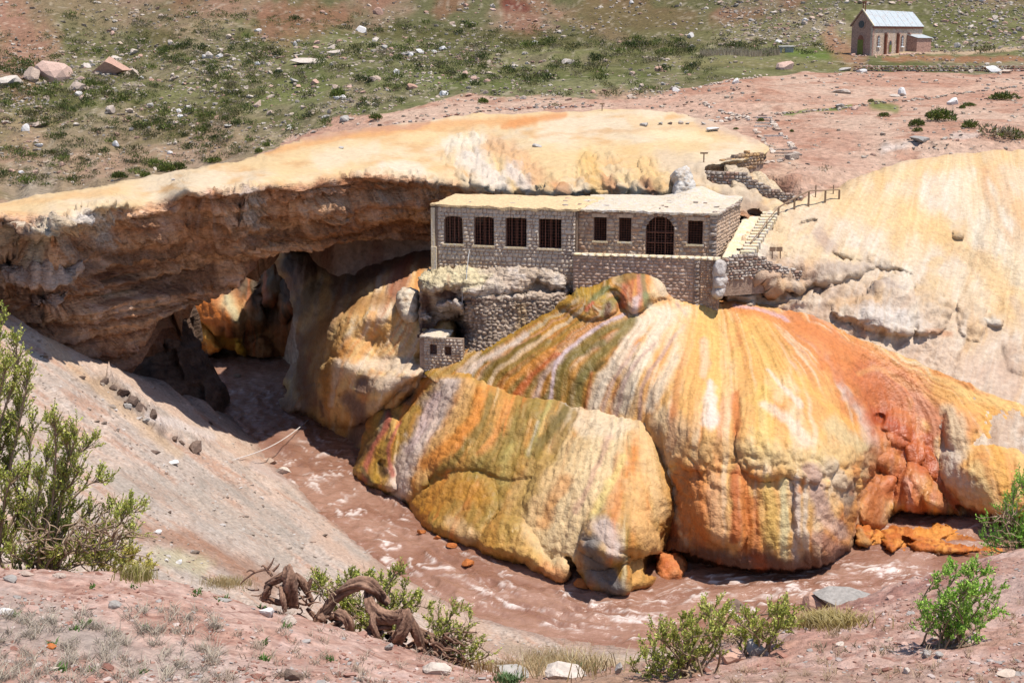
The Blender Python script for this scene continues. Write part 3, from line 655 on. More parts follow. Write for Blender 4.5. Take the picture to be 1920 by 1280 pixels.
def br_col(i):
    p, u, v = i['p'], i['u'], i['v']; x, y, z = p.T; face = i['face'][:, None]
    top = base_mix(u, v, [(240, 204, 150), (240, 214, 178), (230, 184, 128)], 110, 28, 130, ux=u + v)
    top = paint(top, u, v, [
        ([(500, 285), (600, 262), (760, 240), (1000, 226)], 8, 8, (236, 168, 100), .7), ([(940, 240), (1010, 222), (1060, 215)], 6, 8, (232, 150, 80), .7), ([(560, 255), (680, 242), (800, 232)], 8, 6, (206, 150, 118), .7),
        ([(600, 300), (700, 280)], 18, 14, (244, 222, 190), .6), ([(850, 270), (900, 262)], 18, 14, (250, 236, 214), .7), ([(920, 275), (980, 300), (1000, 330)], 20, 16, (226, 170, 124), .6), ([(880, 300), (920, 330), (940, 350)], 22, 16, (238, 222, 206), .8), ([(960, 320), (985, 350)], 14, 14, (232, 216, 206), .7),
        ([(1100, 300), (1120, 340), (1130, 370)], 20, 14, (240, 190, 110), .6), ([(1180, 290), (1230, 340)], 22, 18, (244, 196, 128), .5), ([(1140, 340), (1160, 370)], 12, 10, (206, 130, 78), .6), ([(1040, 345), (1060, 368)], 10, 8, (214, 140, 84), .6), ([(1210, 345), (1225, 368)], 12, 9, (168, 104, 70), .7),
        ([(1250, 300), (1330, 330), (1400, 370)], 24, 24, (226, 200, 168), .75), ([(1290, 380), (1400, 390)], 26, 26, (206, 182, 158), .8), ([(1400, 400), (1430, 395)], 18, 14, (186, 150, 122), .7), ([(1410, 408), (1425, 412)], 7, 6, (120, 60, 40), .8),
        ([(1180, 225), (1290, 236), (1380, 262)], 10, 8, (240, 196, 138), .5), ([(1230, 245), (1330, 262)], 8, 8, (250, 226, 178), .6), ([(0, 385), (220, 356)], 5, 6, (240, 190, 130), .6), ([(820, 320), (860, 345)], 14, 12, (240, 196, 140), .6), ([(720, 310), (790, 322)], 10, 9, (246, 228, 204), .6),
        ([(1000, 255), (1400, 232)], 3, 3, (222, 178, 130), .6), ([(1310, 225), (1420, 262)], 12, 10, (214, 178, 152), .7)], s=7, warp=7)
    w2 = 1.2 * fbm(x / 9, y / 9, z / 5, s=122, o=3)
    n = fbm(x / 10, z * 1.5 + w2, s=132, o=5); k = ss(-.4, .4, n)[:, None]
    bot = lin((190, 134, 96), .64) * (1 - k) + lin((224, 174, 132), .64) * k
    n = fbm(x / .8, y / .8, z / .6, s=133, o=4); k = (ss(.0, .45, n) * .55)[:, None]; bot = bot * (1 - k) + lin((236, 200, 176), .62) * k
    k = (ss(.1, .5, -n) * .6)[:, None]; bot = bot * (1 - k) + lin((120, 78, 58), .6) * k
    bot = paint(bot, u, v, [
        ([(600, 430), (740, 420), (800, 430)], 20, 16, (176, 104, 50), .6), ([(380, 420), (560, 440), (700, 430)], 14, 12, (176, 118, 72), .5), ([(130, 470), (400, 470), (560, 440)], 12, 8, (120, 78, 56), .6), ([(150, 500), (300, 540), (400, 520)], 16, 12, (116, 74, 56), .6),
        ([(0, 415), (60, 425)], 8, 8, (96, 60, 46), .8), ([(0, 440), (40, 450), (100, 430)], 22, 20, (236, 214, 186), .95), ([(60, 480), (110, 440), (160, 400)], 20, 22, (238, 216, 184), .9), ([(160, 400), (190, 420), (200, 440)], 24, 20, (240, 226, 214), .95), ([(190, 390), (220, 385)], 14, 8, (244, 220, 186), .9),
        ([(130, 430), (170, 440)], 14, 12, (236, 200, 160), .8), ([(450, 355), (480, 370), (470, 405)], 20, 14, (232, 206, 186), .9), ([(410, 358), (440, 360)], 8, 10, (226, 190, 160), .8), ([(300, 375), (380, 362)], 5, 5, (226, 190, 158), .6), ([(120, 440), (130, 470)], 10, 10, (226, 200, 178), .7),
        ([(0, 530), (60, 505), (130, 520)], 18, 14, (226, 200, 182), .85), ([(20, 510), (80, 540)], 12, 9, (216, 186, 168), .6), ([(75, 570), (110, 565)], 14, 12, (230, 200, 182), .85), ([(370, 375), (375, 420)], 3, 2, (206, 176, 160), .5), ([(400, 390), (405, 425)], 3, 2, (206, 176, 160), .5), ([(225, 400), (228, 430)], 4, 2, (216, 196, 186), .7),
        ([(650, 335), (720, 332)], 5, 5, (216, 140, 90), .6), ([(700, 340), (790, 350)], 10, 10, (206, 150, 110), .5), ([(560, 480), (470, 520)], 14, 14, (156, 98, 72), .6), ([(0, 590), (130, 650), (250, 690)], 20, 30, (134, 92, 76), .6), ([(860, 362), (1100, 376)], 6, 6, (92, 76, 72), .6),
        ([(255, 420), (330, 440), (420, 430)], 10, 8, (190, 140, 112), .5)], s=9, warp=8)
    return top * (1 - face) + bot * face
def br_skirt(u, v, p):
    t = (v < 470 - .17 * u).astype(float)[:, None]
    t = np.maximum(t, (u > 1240)[:, None] * (v < 350)[:, None] * 1.)
    A = [(0, 1., -.3), (0, 3, -1.6), (0, 3.5, -4.), (0, 2, -9)]; B = [(0, 2.5, .5), (0, 6, 1.2), (0, 9.5, .8), (0, 12, -1)]
    return [t * np.array(a) + (1 - t) * np.array(b) for a, b in zip(A, B)]
br_lobes = [([(-60, 425), (0, 418), (60, 420), (100, 412), (150, 385), (200, 378), (235, 380), (228, 400), (205, 440), (150, 445), (110, 470), (60, 470), (0, 480), (-60, 490)], 30, 2.3),
            ([(440, 348), (470, 345), (498, 352), (500, 370), (492, 405), (462, 412), (448, 408), (452, 380), (432, 362)], 26, 1.5), ([(400, 352), (440, 350), (448, 366), (425, 372), (402, 366)], 12, .5),
            ([(-40, 520), (20, 500), (80, 498), (140, 515), (110, 540), (40, 548), (-40, 550)], 22, 1.9), ([(60, 565), (90, 552), (125, 560), (128, 580), (90, 590), (62, 582)], 16, 1.5),
            ([(640, 322), (700, 318), (760, 326), (700, 336), (650, 338)], 8, .6), ([(860, 250), (900, 245), (1000, 300), (1010, 350), (960, 372), (900, 355), (850, 330), (830, 290)], 40, .9), ([(1090, 290), (1150, 285), (1180, 330), (1170, 374), (1110, 376), (1080, 350)], 35, .8), ([(1200, 300), (1240, 300), (1260, 350), (1250, 372), (1205, 370)], 25, .6),
            ([(690, 318), (780, 320), (850, 342), (830, 356), (720, 345)], 12, .7), ([(980, 345), (1080, 340), (1090, 372), (1000, 374)], 18, .7),
            ([(1400, 395), (1425, 398), (1430, 414), (1400, 416)], 8, -1.4), ([(1255, 304), (1285, 303), (1280, 309), (1258, 309)], 4, -.6)]
o = patch('rock_bridge', br_poly, br_ctrl, M_rock, 3.0, br_lobes, (14, 1.2), br_disp, br_col, br_skirt, seed=1)
o.data.materials.append(M_top)
_i = o_info[o.name]; _np = len(_i['u']); _q = np.empty(len(o.data.polygons) * 4, np.int32); o.data.polygons.foreach_get('vertices', _q); _f = np.concatenate([_i['face'], np.zeros(len(o.data.vertices) - _np)]); o.data.polygons.foreach_set('material_index', ((_f[_q.reshape(-1, 4)].mean(1) < .4) & (_q.reshape(-1, 4).max(1) < _np)).astype(np.int32))
tag(o, 'natural rock bridge with yellow crusted top and brown layered underside spanning the river', 'rock bridge')

# ================================================================== CAVE WALLS UNDER THE BRIDGE
F_poly = [(300, 470), (420, 430), (600, 420), (840, 420), (860, 520), (760, 600), (600, 690), (560, 672), (470, 668), (420, 660), (385, 668), (372, 640), (345, 600), (300, 560)]
F_ctrl = [(300, 500, 138), (400, 480, 136), (360, 590, 134), (400, 660, 133), (480, 660, 133), (560, 668, 132), (470, 560, 133), (440, 600, 130.5), (600, 600, 128), (600, 450, 134), (760, 500, 127), (840, 440, 127), (700, 600, 126), (840, 520, 124)]
F_lobes = [([(350, 560), (400, 545), (455, 545), (460, 580), (452, 622), (415, 625), (385, 610), (365, 590)], 22, 2.2), ([(355, 600), (385, 612), (405, 640), (420, 655), (400, 670), (378, 660), (355, 630)], 16, 2.6),
           ([(460, 560), (490, 555), (500, 600), (490, 622), (462, 622)], 16, 1.6), ([(440, 640), (458, 640), (462, 662), (445, 666), (438, 655)], 9, 1.3), ([(465, 640), (500, 630), (510, 668), (470, 672)], 14, 1.5),
           ([(485, 480), (520, 470), (535, 520), (525, 560), (500, 575), (480, 540)], 18, 3.), ([(525, 470), (560, 465), (560, 560), (540, 600), (520, 570)], 16, 2.), ([(440, 545), (470, 520), (490, 560), (470, 590)], 14, 1.4), ([(560, 460), (600, 455), (610, 560), (575, 620), (555, 580)], 20, 2.2)]
def F_col(i):
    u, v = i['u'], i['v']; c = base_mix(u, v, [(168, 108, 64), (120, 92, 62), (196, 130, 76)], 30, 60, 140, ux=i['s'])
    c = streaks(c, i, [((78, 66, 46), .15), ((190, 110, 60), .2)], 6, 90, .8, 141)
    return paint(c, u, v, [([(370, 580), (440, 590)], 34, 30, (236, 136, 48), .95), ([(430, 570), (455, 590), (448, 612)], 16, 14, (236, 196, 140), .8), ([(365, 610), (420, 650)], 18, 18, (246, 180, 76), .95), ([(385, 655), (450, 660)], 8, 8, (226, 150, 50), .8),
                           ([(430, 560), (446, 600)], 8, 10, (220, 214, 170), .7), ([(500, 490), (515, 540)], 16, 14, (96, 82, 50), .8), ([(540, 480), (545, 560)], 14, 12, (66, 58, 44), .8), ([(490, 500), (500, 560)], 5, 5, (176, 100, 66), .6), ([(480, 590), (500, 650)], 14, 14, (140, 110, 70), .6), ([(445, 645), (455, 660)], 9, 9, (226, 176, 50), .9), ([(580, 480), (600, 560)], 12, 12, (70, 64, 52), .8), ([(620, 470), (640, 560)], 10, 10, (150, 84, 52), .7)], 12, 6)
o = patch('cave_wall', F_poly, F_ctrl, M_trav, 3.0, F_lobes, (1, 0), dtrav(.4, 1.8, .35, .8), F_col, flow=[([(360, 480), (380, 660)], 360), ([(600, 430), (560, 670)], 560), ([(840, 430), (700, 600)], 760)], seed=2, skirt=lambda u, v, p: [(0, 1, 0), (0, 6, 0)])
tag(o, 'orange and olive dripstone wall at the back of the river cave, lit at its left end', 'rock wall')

G_poly = [(215, 640), (250, 600), (290, 560), (330, 535), (362, 560), (366, 600), (378, 640), (396, 672), (412, 705), (424, 735), (420, 765), (405, 785), (380, 790), (330, 790), (260, 740), (210, 700)]
G_ctrl = [(230, 650, 108), (260, 600, 114), (300, 560, 117), (350, 560, 117), (360, 600, 115), (390, 680, 114.5), (415, 730, 112.8), (410, 770, 110.5), (330, 700, 109.5), (330, 760, 106), (280, 700, 108), (260, 640, 111), (300, 640, 111)]
G_lobes = [([(290, 590), (330, 560), (358, 580), (352, 640), (320, 660), (300, 640)], 18, 1.6), ([(330, 650), (375, 640), (395, 680), (385, 720), (340, 715)], 18, 1.8), ([(375, 700), (408, 705), (420, 740), (405, 770), (380, 760)], 14, 1.6), ([(270, 690), (320, 680), (360, 730), (330, 760), (280, 730)], 20, 1.2)]
def G_col(i): return base_mix(i['u'], i['v'], [(120, 92, 74), (150, 118, 96), (92, 70, 58)], 25, 25, 150)
o = patch('cave_boulders', G_poly, G_ctrl, M_rock, 3.0, G_lobes, (12, 1.5), lambda i: .3 * fbm(*(i['p'].T / 1.6), s=151, o=5) + .2 * lumps(i['p'], 1.3, 7) - .3, G_col, skirt=lambda u, v, p: [(0, .4, -.3), (0, .8, -1.2), (0, 1., -3)], seed=3)
tag(o, 'dark lumpy rock face in deep shade at the left foot of the rock bridge', 'rock face')

E_poly = [(520, 452), (600, 444), (700, 440), (830, 432), (850, 520), (850, 700), (810, 720), (770, 745), (720, 790), (700, 820), (672, 846, 1), (650, 836, 1), (628, 818, 1), (606, 800, 1), (588, 796, 1), (566, 780, 1), (540, 782, 1), (520, 772, 1), (522, 752, 1), (536, 736, 1), (530, 712, 1), (544, 690, 1), (556, 660, 1), (548, 600, 1), (536, 540, 1), (520, 500)]
E_ctrl = [(520, 480, 126), (600, 450, 125), (700, 442, 124), (830, 436, 122), (540, 560, 122), (545, 640, 121), (548, 700, 119), (524, 756, 115.5), (570, 780, 111.5), (600, 797, 109.3), (630, 816, 106.2), (672, 845, 101.5), (600, 700, 108.5), (600, 620, 110),
          (640, 600, 106.5), (690, 570, 105.5), (760, 558, 105), (700, 520, 115), (800, 520, 111), (640, 520, 118), (760, 600, 103), (700, 640, 104), (640, 680, 103.5), (800, 660, 99.5), (740, 700, 100), (660, 740, 102.5), (720, 760, 98.8), (800, 710, 97.5), (850, 600, 101), (850, 700, 97), (620, 760, 106)]
E_lobes = [([(560, 640), (600, 600), (640, 600), (650, 660), (640, 740), (600, 780), (560, 770), (545, 720)], 35, 1.4), ([(625, 610), (680, 575), (760, 558), (800, 590), (800, 660), (740, 690), (680, 690), (640, 720), (615, 700)], 35, 2.0),
           ([(585, 690), (640, 660), (720, 665), (790, 672), (800, 700), (740, 740), (690, 790), (640, 800), (590, 780)], 30, 2.6), ([(700, 700), (780, 690), (800, 700), (770, 740), (720, 780), (690, 740)], 26, 1.2, (0, 1), True),
           ([(522, 740), (560, 735), (565, 770), (535, 784), (518, 770)], 15, 1.6), ([(640, 735), (690, 745), (702, 790), (680, 840), (640, 820), (628, 780)], 24, -.9), ([(665, 705), (692, 710), (690, 735), (664, 730)], 10, -.3),
           ([(560, 520), (620, 480), (660, 500), (640, 600), (590, 620)], 30, 1.5), ([(660, 470), (760, 460), (820, 470), (790, 540), (700, 560)], 40, 1.4)]
def E_col(i):
    u, v = i['u'], i['v']; c = base_mix(u, v, [(250, 212, 150), (240, 186, 112), (250, 226, 190)], 22, 90, 160, ux=i['s'])
    c = streaks(c, i, [((228, 140, 70), .12), ((250, 236, 214), .15), ((206, 120, 60), .3)], 8, 140, .6, 161)
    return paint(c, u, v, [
        ([(550, 500), (600, 462), (700, 452), (820, 446)], 36, 30, (58, 44, 38), .92), ([(540, 540), (600, 500), (680, 500), (800, 480)], 24, 22, (130, 88, 66), .8), ([(760, 490), (740, 550)], 12, 16, (170, 96, 64), .8), ([(640, 540), (700, 510)], 20, 16, (120, 84, 72), .7), ([(560, 580), (590, 540)], 20, 18, (90, 76, 62), .75),  # near-black band along the top: under-arch shade painted into the rock colour
        ([(580, 640), (640, 580), (720, 560)], 20, 16, (190, 140, 84), .8), ([(560, 640), (570, 720), (600, 770)], 16, 16, (176, 140, 112), .7), ([(545, 650), (540, 700)], 12, 10, (150, 120, 110), .7), ([(530, 760), (560, 765)], 16, 14, (214, 190, 170), .8), ([(610, 700), (620, 760)], 12, 9, (200, 140, 60), .7),
        ([(640, 690), (720, 680), (790, 690)], 14, 14, (244, 222, 196), .8), ([(700, 720), (760, 720)], 18, 14, (232, 208, 184), .8), ([(650, 640), (640, 690), (630, 740)], 9, 7, (236, 158, 70), .7), ([(700, 590), (690, 640), (660, 680)], 7, 6, (238, 170, 90), .6), ([(760, 570), (790, 620)], 16, 16, (242, 190, 120), .6),
        ([(640, 680), (625, 760)], 6, 5, (250, 236, 216), .7), ([(660, 750), (680, 790), (660, 830)], 20, 16, (140, 114, 104), .95), ([(678, 715), (680, 728)], 12, 9, (130, 100, 90), .9), ([(590, 770), (610, 798)], 9, 8, (240, 200, 130), .7), ([(600, 750), (606, 780)], 3, 3, (110, 90, 80), .7), ([(700, 760), (720, 790)], 12, 10, (214, 190, 164), .7), ([(790, 640), (806, 690)], 7, 6, (226, 120, 50), .8)], 13, 6)
E_flow = [([(560, 470), (540, 600), (530, 760)], 540), ([(640, 460), (590, 620), (570, 780)], 590), ([(720, 460), (680, 600), (630, 700), (610, 800)], 660), ([(820, 450), (760, 600), (700, 700), (660, 840)], 740), ([(850, 540), (810, 640), (760, 740)], 820)]
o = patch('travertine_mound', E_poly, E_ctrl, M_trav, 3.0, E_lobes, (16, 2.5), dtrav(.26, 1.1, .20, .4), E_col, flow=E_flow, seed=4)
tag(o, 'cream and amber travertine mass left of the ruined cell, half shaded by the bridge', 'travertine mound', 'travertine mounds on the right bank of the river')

# ================================================================== RIGHT TRAVERTINE SLOPE
S_poly = [(1358, 520, 0), (1362, 500, 0), (1400, 478, 0), (1380, 470, 0), (1395, 445, 0), (1420, 415, 0), (1445, 395, 0), (1470, 385, 0), (1500, 372, 0), (1530, 360), (1575, 352), (1592, 338), (1640, 320), (1700, 303), (1780, 290), (1850, 284), (1920, 281), (2050, 284), (2300, 300), (2500, 340, 0), (2500, 900, 0), (2100, 950, 0), (1900, 900, 0), (1700, 760, 0), (1560, 680, 0), (1450, 600, 0), (1370, 580, 0)]
S_ctrl = [(1362, 505, 97), (1362, 560, 97), (1385, 470, 98), (1400, 440, 101), (1450, 398, 105), (1500, 372, 107), (1575, 352, 109), (1640, 322, 113), (1780, 290, 119), (1920, 281, 121), (2300, 300, 119), (2500, 340, 115), (1440, 470, 99.2), (1500, 440, 102), (1500, 490, 99), (1560, 400, 106), (1700, 380, 109), (1900, 380, 109), (1450, 530, 97.5), (1450, 570, 96.8), (1550, 500, 100), (1540, 560, 97.5), (1540, 600, 96),
          (1650, 480, 103), (1650, 570, 98), (1650, 640, 95), (1800, 500, 103), (1800, 600, 98), (1800, 700, 92.5), (1920, 600, 98), (1920, 720, 92), (1900, 850, 86), (1700, 760, 92), (2200, 700, 92), (2200, 500, 103), (2400, 850, 86), (2100, 940, 82), (1450, 600, 96), (1600, 690, 94)]
S_lobes = [([(1560, 585), (1600, 560), (1660, 520), (1700, 515), (1715, 560), (1718, 620), (1690, 632), (1640, 620), (1600, 610)], 26, 1.5), ([(1700, 560), (1740, 520), (1780, 560), (1775, 610), (1735, 630), (1715, 620)], 22, 1.0),
           ([(1430, 500), (1500, 492), (1580, 486), (1640, 500), (1600, 520), (1520, 536), (1440, 548), (1420, 530)], 18, .8), ([(1560, 470), (1640, 470), (1700, 505), (1740, 515), (1640, 500), (1590, 485)], 12, .6), ([(1840, 600), (1860, 590), (1880, 600), (1872, 614), (1850, 610)], 9, .5),
           ([(1480, 540), (1530, 530), (1560, 545), (1520, 558)], 10, -.8), ([(1420, 520), (1445, 535), (1440, 556), (1424, 550)], 9, -.9), ([(1495, 418), (1530, 410), (1520, 425), (1500, 430)], 8, -.6), ([(1785, 436), (1800, 434), (1802, 446), (1788, 448)], 5, .5),
           ([(1800, 560), (1850, 580), (1840, 640), (1800, 620)], 26, .6), ([(1880, 640), (1960, 620), (1980, 700), (1900, 700)], 34, .3)]
def S_disp(i):
    p, u, v, s = i['p'], i['u'], i['v'], i['s']; k = ss(430, 540, v - .12 * (u - 1440)) * ss(1900, 1700, u) + ss(0, .3, i['lobe']) * .7 + ss(640, 520, u - 900) * 1.
    d = .25 * fbm(*(p.T / 4.5), s=170, o=4) + .16 * fbm(s / 18, v / 90, s=171, o=3) + .05 * fbm(*(p.T * 2), s=172, o=3)
    k = np.clip(k, 0, 1); d = d + k * (.26 * (lumps(p, 1.2, 9) - .5) + .45 * fbm(*(p.T / 1.3), s=173, o=4) + .14 * (lumps(p, .5, 12) - .5))
    lf = ss(1560, 1480, u) * ss(485, 500, v); d = d + lf * .85 * ridge(*(p.T / np.array([2.2, 2.2, .8])[:, None]), s=174, o=4)
    return d
def S_col(i):
    u, v = i['u'], i['v']; c = base_mix(u, v, [(238, 210, 172), (234, 214, 190), (232, 198, 150)], 80, 90, 175, ux=i['s'])
    lo = ss(0, 90, v - (400 + .35 * (u - 1400)))[:, None]; c2 = base_mix(u, v, [(226, 200, 172), (210, 180, 154), (234, 212, 190)], 50, 50, 176, ux=i['s']); c = c * (1 - lo) + c2 * lo
    c = streaks(c, i, [((236, 190, 130), .2), ((248, 234, 212), .15)], 22, 90, .5, 177)
    return paint(c, u, v, [
        ([(1860, 320), (1920, 420)], 16, 14, (240, 176, 100), .45), ([(1845, 320), (1860, 390), (1890, 450)], 7, 8, (222, 160, 96), .5), ([(1790, 320), (1850, 430), (1930, 560)], 30, 34, (248, 228, 194), .55), ([(1700, 400), (1840, 500), (1920, 600)], 26, 26, (246, 200, 130), .6),
        ([(1580, 360), (1700, 420)], 40, 50, (244, 204, 140), .5), ([(1640, 330), (1800, 298), (1950, 292)], 20, 20, (244, 202, 136), .6), ([(1500, 400), (1560, 440)], 30, 30, (234, 206, 172), .6), ([(1470, 430), (1520, 470), (1600, 480)], 16, 14, (240, 212, 168), .6), ([(1530, 440), (1550, 465)], 12, 12, (196, 168, 150), .7),
        ([(1440, 510), (1520, 520)], 14, 12, (206, 170, 140), .7), ([(1430, 545), (1480, 550), (1540, 540)], 8, 8, (156, 112, 88), .6), ([(1370, 530), (1410, 550)], 18, 16, (206, 190, 174), .8), ([(1540, 510), (1620, 500)], 12, 10, (196, 176, 160), .7), ([(1620, 590), (1700, 600)], 20, 22, (236, 226, 216), .7),
        ([(1640, 540), (1690, 540)], 10, 8, (180, 160, 148), .5), ([(1740, 620), (1780, 625)], 8, 6, (206, 140, 90), .6), ([(1560, 570), (1640, 560)], 8, 8, (222, 184, 140), .6), ([(1700, 640), (1800, 680), (1920, 730)], 30, 26, (226, 196, 172), .5), ([(1850, 600), (1866, 606)], 9, 8, (240, 226, 206), .9),
        ([(1570, 350), (1540, 362), (1500, 380)], 12, 10, (242, 210, 160), .7), ([(1400, 440), (1440, 440), (1480, 470)], 20, 18, (240, 208, 160), .6), ([(1900, 560), (1930, 640)], 9, 8, (206, 184, 168), .4)], 15, 9)
S_flow = [([(1450, 400), (1400, 560)], 1400), ([(1600, 340), (1540, 440), (1500, 600)], 1500), ([(1750, 295), (1700, 420), (1650, 640)], 1650), ([(1850, 285), (1880, 430), (1820, 700)], 1800), ([(1980, 282), (2020, 500), (2000, 800)], 2000), ([(2300, 300), (2300, 800)], 2300)]
o = patch('travertine_slope', S_poly, S_ctrl, M_trav, 3.2, S_lobes, (40, 3.0), S_disp, S_col, flow=S_flow, seed=5)
tag(o, kind='structure')

# ================================================================== THE GREAT MOUND BELOW THE BATHS
C_poly = [(796, 704, 0), (815, 686, 0), (860, 660, 0), (900, 640, 1), (945, 618, 1), (985, 598, 1), (1025, 575, 1), (1055, 556, 1), (1085, 540, 1), (1115, 528, 1), (1140, 514, 1), (1170, 506, 1), (1205, 505, 1), (1236, 512, 1), (1250, 530, 1), (1260, 552, 1),
          (1300, 556, 1), (1350, 559, 1), (1400, 566, 1), (1450, 572, 1), (1520, 590, 0), (1600, 626, 0), (1700, 668, 0), (1800, 712, 0), (1920, 762, 0), (2050, 820, 0), (2250, 880, 0), (2250, 990, 0), (2050, 975, 1), (1930, 968, 1), (1890, 985, 1), (1862, 1005, 1), (1845, 1012, 1), (1830, 990, 1), (1800, 970, 1), (1760, 962, 1), (1700, 960, 1), (1676, 968, 1), (1662, 990, 1), (1640, 996, 1), (1618, 990, 1),
          (1604, 1006, 1), (1592, 1040, 1), (1562, 1068, 1), (1500, 1080, 1), (1400, 1080, 1), (1300, 1066, 1), (1240, 1052, 0), (1225, 980, 0), (1215, 900, 0), (1190, 850, 0), (1100, 800, 0), (960, 770, 0), (850, 730, 0)]
C_ctrl = [(800, 700, 96), (850, 735, 93), (900, 640, 96.6), (985, 598, 96.4), (1055, 556, 96.6), (1150, 514, 96.8), (1205, 506, 96.8), (1250, 530, 96.8), (1350, 559, 96.7), (1450, 574, 96.2), (1100, 560, 95.2), (1200, 560, 94.8), (1180, 600, 93),
          (950, 680, 92.8), (870, 690, 94.6), (960, 750, 91), (1000, 640, 93.6), (1060, 700, 90.8), (1090, 770, 89), (1100, 630, 92.6), (1150, 700, 89), (1160, 770, 87), (1210, 700, 87.5), (1210, 790, 84.5),
          (1300, 600, 93.5), (1300, 700, 88), (1300, 800, 83), (1250, 800, 84), (1260, 860, 82.5), (1400, 600, 94), (1400, 700, 88), (1400, 800, 82.5), (1400, 860, 80.8), (1400, 960, 79), (1300, 960, 79.8), (1300, 1060, 78.8), (1400, 1078, 77.4), (1500, 1078, 77.4), (1500, 960, 78.8), (1500, 860, 80.6), (1500, 760, 85), (1520, 650, 90.5),
          (1580, 1050, 80), (1600, 960, 82), (1600, 860, 84), (1590, 760, 88), (1600, 640, 93), (1650, 700, 92), (1700, 668, 93), (1800, 712, 91.5), (1920, 762, 90), (2050, 820, 88), (2250, 900, 84),
          (1640, 780, 89.5), (1700, 800, 89.5), (1680, 860, 88), (1640, 900, 87), (1640, 985, 84.5), (1700, 960, 86.5), (1780, 960, 86.5), (1750, 850, 88.5), (1720, 910, 87), (1840, 1000, 83.5), (1830, 900, 85.5), (1900, 970, 82.6), (1850, 820, 87.5), (1920, 860, 86), (2050, 960, 81), (1800, 780, 89.3)]
C_lobes = [([(1208, 800), (1222, 740), (1290, 640), (1400, 610), (1500, 620), (1560, 660), (1590, 710), (1612, 760), (1638, 820), (1642, 860), (1628, 915), (1606, 965), (1600, 1010), (1588, 1045), (1560, 1072), (1480, 1086), (1380, 1086), (1290, 1072), (1250, 1046), (1252, 980), (1252, 920), (1222, 850)], 110, 2.7, (590, 830)),
           ([(1120, 560), (1128, 528), (1150, 510), (1205, 500), (1240, 508), (1256, 535), (1262, 560), (1240, 562), (1212, 580), (1190, 585), (1165, 570), (1150, 550), (1135, 560)], 40, 1.0), ([(1070, 545), (1120, 530), (1160, 560), (1150, 590), (1100, 600), (1060, 580), (1030, 575)], 36, .7),
           ([(1150, 545), (1180, 520), (1215, 525), (1225, 560), (1200, 585), (1180, 580)], 14, .5, (0, 1), True),
           ([(1390, 880), (1400, 700), (1480, 660), (1560, 700), (1620, 800), (1640, 860), (1600, 920), (1500, 900)], 60, .8, (650, 760), True), ([(1290, 910), (1340, 890), (1390, 900), (1400, 960), (1390, 1030), (1330, 1010), (1285, 960)], 26, .8, (0, 1), True), ([(1490, 990), (1500, 880), (1560, 900), (1610, 880), (1600, 980), (1570, 1040), (1520, 1060)], 30, .6, (0, 1), True),
           ([(1235, 800), (1260, 720), (1330, 700), (1350, 800), (1330, 880), (1260, 880)], 40, .6, (0, 1), True),
           ([(1255, 1036), (1300, 1046), (1400, 1062), (1500, 1066), (1560, 1050), (1588, 1030), (1590, 1090), (1400, 1100), (1250, 1080)], 16, -1.3),
           # orange lobe right of the crease
           ([(1645, 800), (1665, 770), (1700, 770), (1710, 800), (1700, 825), (1665, 812)], 20, .5), ([(1660, 812), (1695, 812), (1700, 835), (1680, 838)], 12, .3), ([(1696, 850), (1705, 825), (1730, 830), (1735, 860), (1715, 880)], 20, .4), ([(1728, 850), (1740, 835), (1755, 870), (1752, 895), (1735, 885)], 18, .35),
           ([(1640, 870), (1660, 850), (1692, 862), (1690, 890), (1665, 900)], 28, .6), ([(1625, 900), (1650, 890), (1680, 900), (1672, 960), (1668, 990), (1640, 998), (1615, 985), (1612, 940)], 34, 1.3), ([(1672, 950), (1690, 880), (1720, 870), (1750, 900), (1775, 950), (1770, 970), (1700, 966)], 46, 1.4), ([(1690, 935), (1700, 900), (1720, 930), (1715, 966), (1690, 964)], 9, .8, (0, 1), True), ([(1730, 925), (1750, 915), (1765, 950), (1750, 968), (1732, 962)], 9, .7, (0, 1), True),
           ([(1765, 860), (1780, 840), (1850, 830), (1950, 850), (2080, 880), (2080, 960), (1930, 960), (1890, 975), (1840, 960), (1800, 940), (1770, 900)], 80, 1.3), ([(1765, 790), (1780, 760), (1830, 770), (1830, 830), (1800, 860), (1775, 840)], 34, .8), ([(1640, 775), (1655, 775), (1652, 795), (1642, 795)], 6, -.4), ([(1790, 945), (1840, 965), (1900, 975), (1880, 1010), (1840, 1020), (1815, 990)], 12, -1.5)]
def C_low(i):
    v, u = i['v'], i['u']; return np.clip(ss(760, 880, v) + ss(1600, 1660, u) * ss(720, 800, v) * .35 + ss(1280, 1100, u) * ss(520, 560, v) * .5, 0, 1)
def C_disp(i):
    d = dtrav(.24, 1.25, .16, .35, C_low)(i); u, v = i['u'], i['v']
    # the drop of the upper tier: close-set vertical flutes
    k = ss(1260, 1180, u) * ss(620, 700, v + .25 * (u - 1000)); d = d + k * .09 * ridge(i['s'] / 12, v / 400, s=181, o=2)
    # band of cauliflower crust round the shoulder of the bulb
    sh = np.exp(-((v - (880 + 20 * np.sin(u / 60))) / 40) ** 2) * ss(1230, 1260, u) * ss(1650, 1630, u); d = d + sh * (.34 * lumps(i['p'], 1.3, 14) - .15 + .10 * lumps(i['p'], .45, 15))
    return d
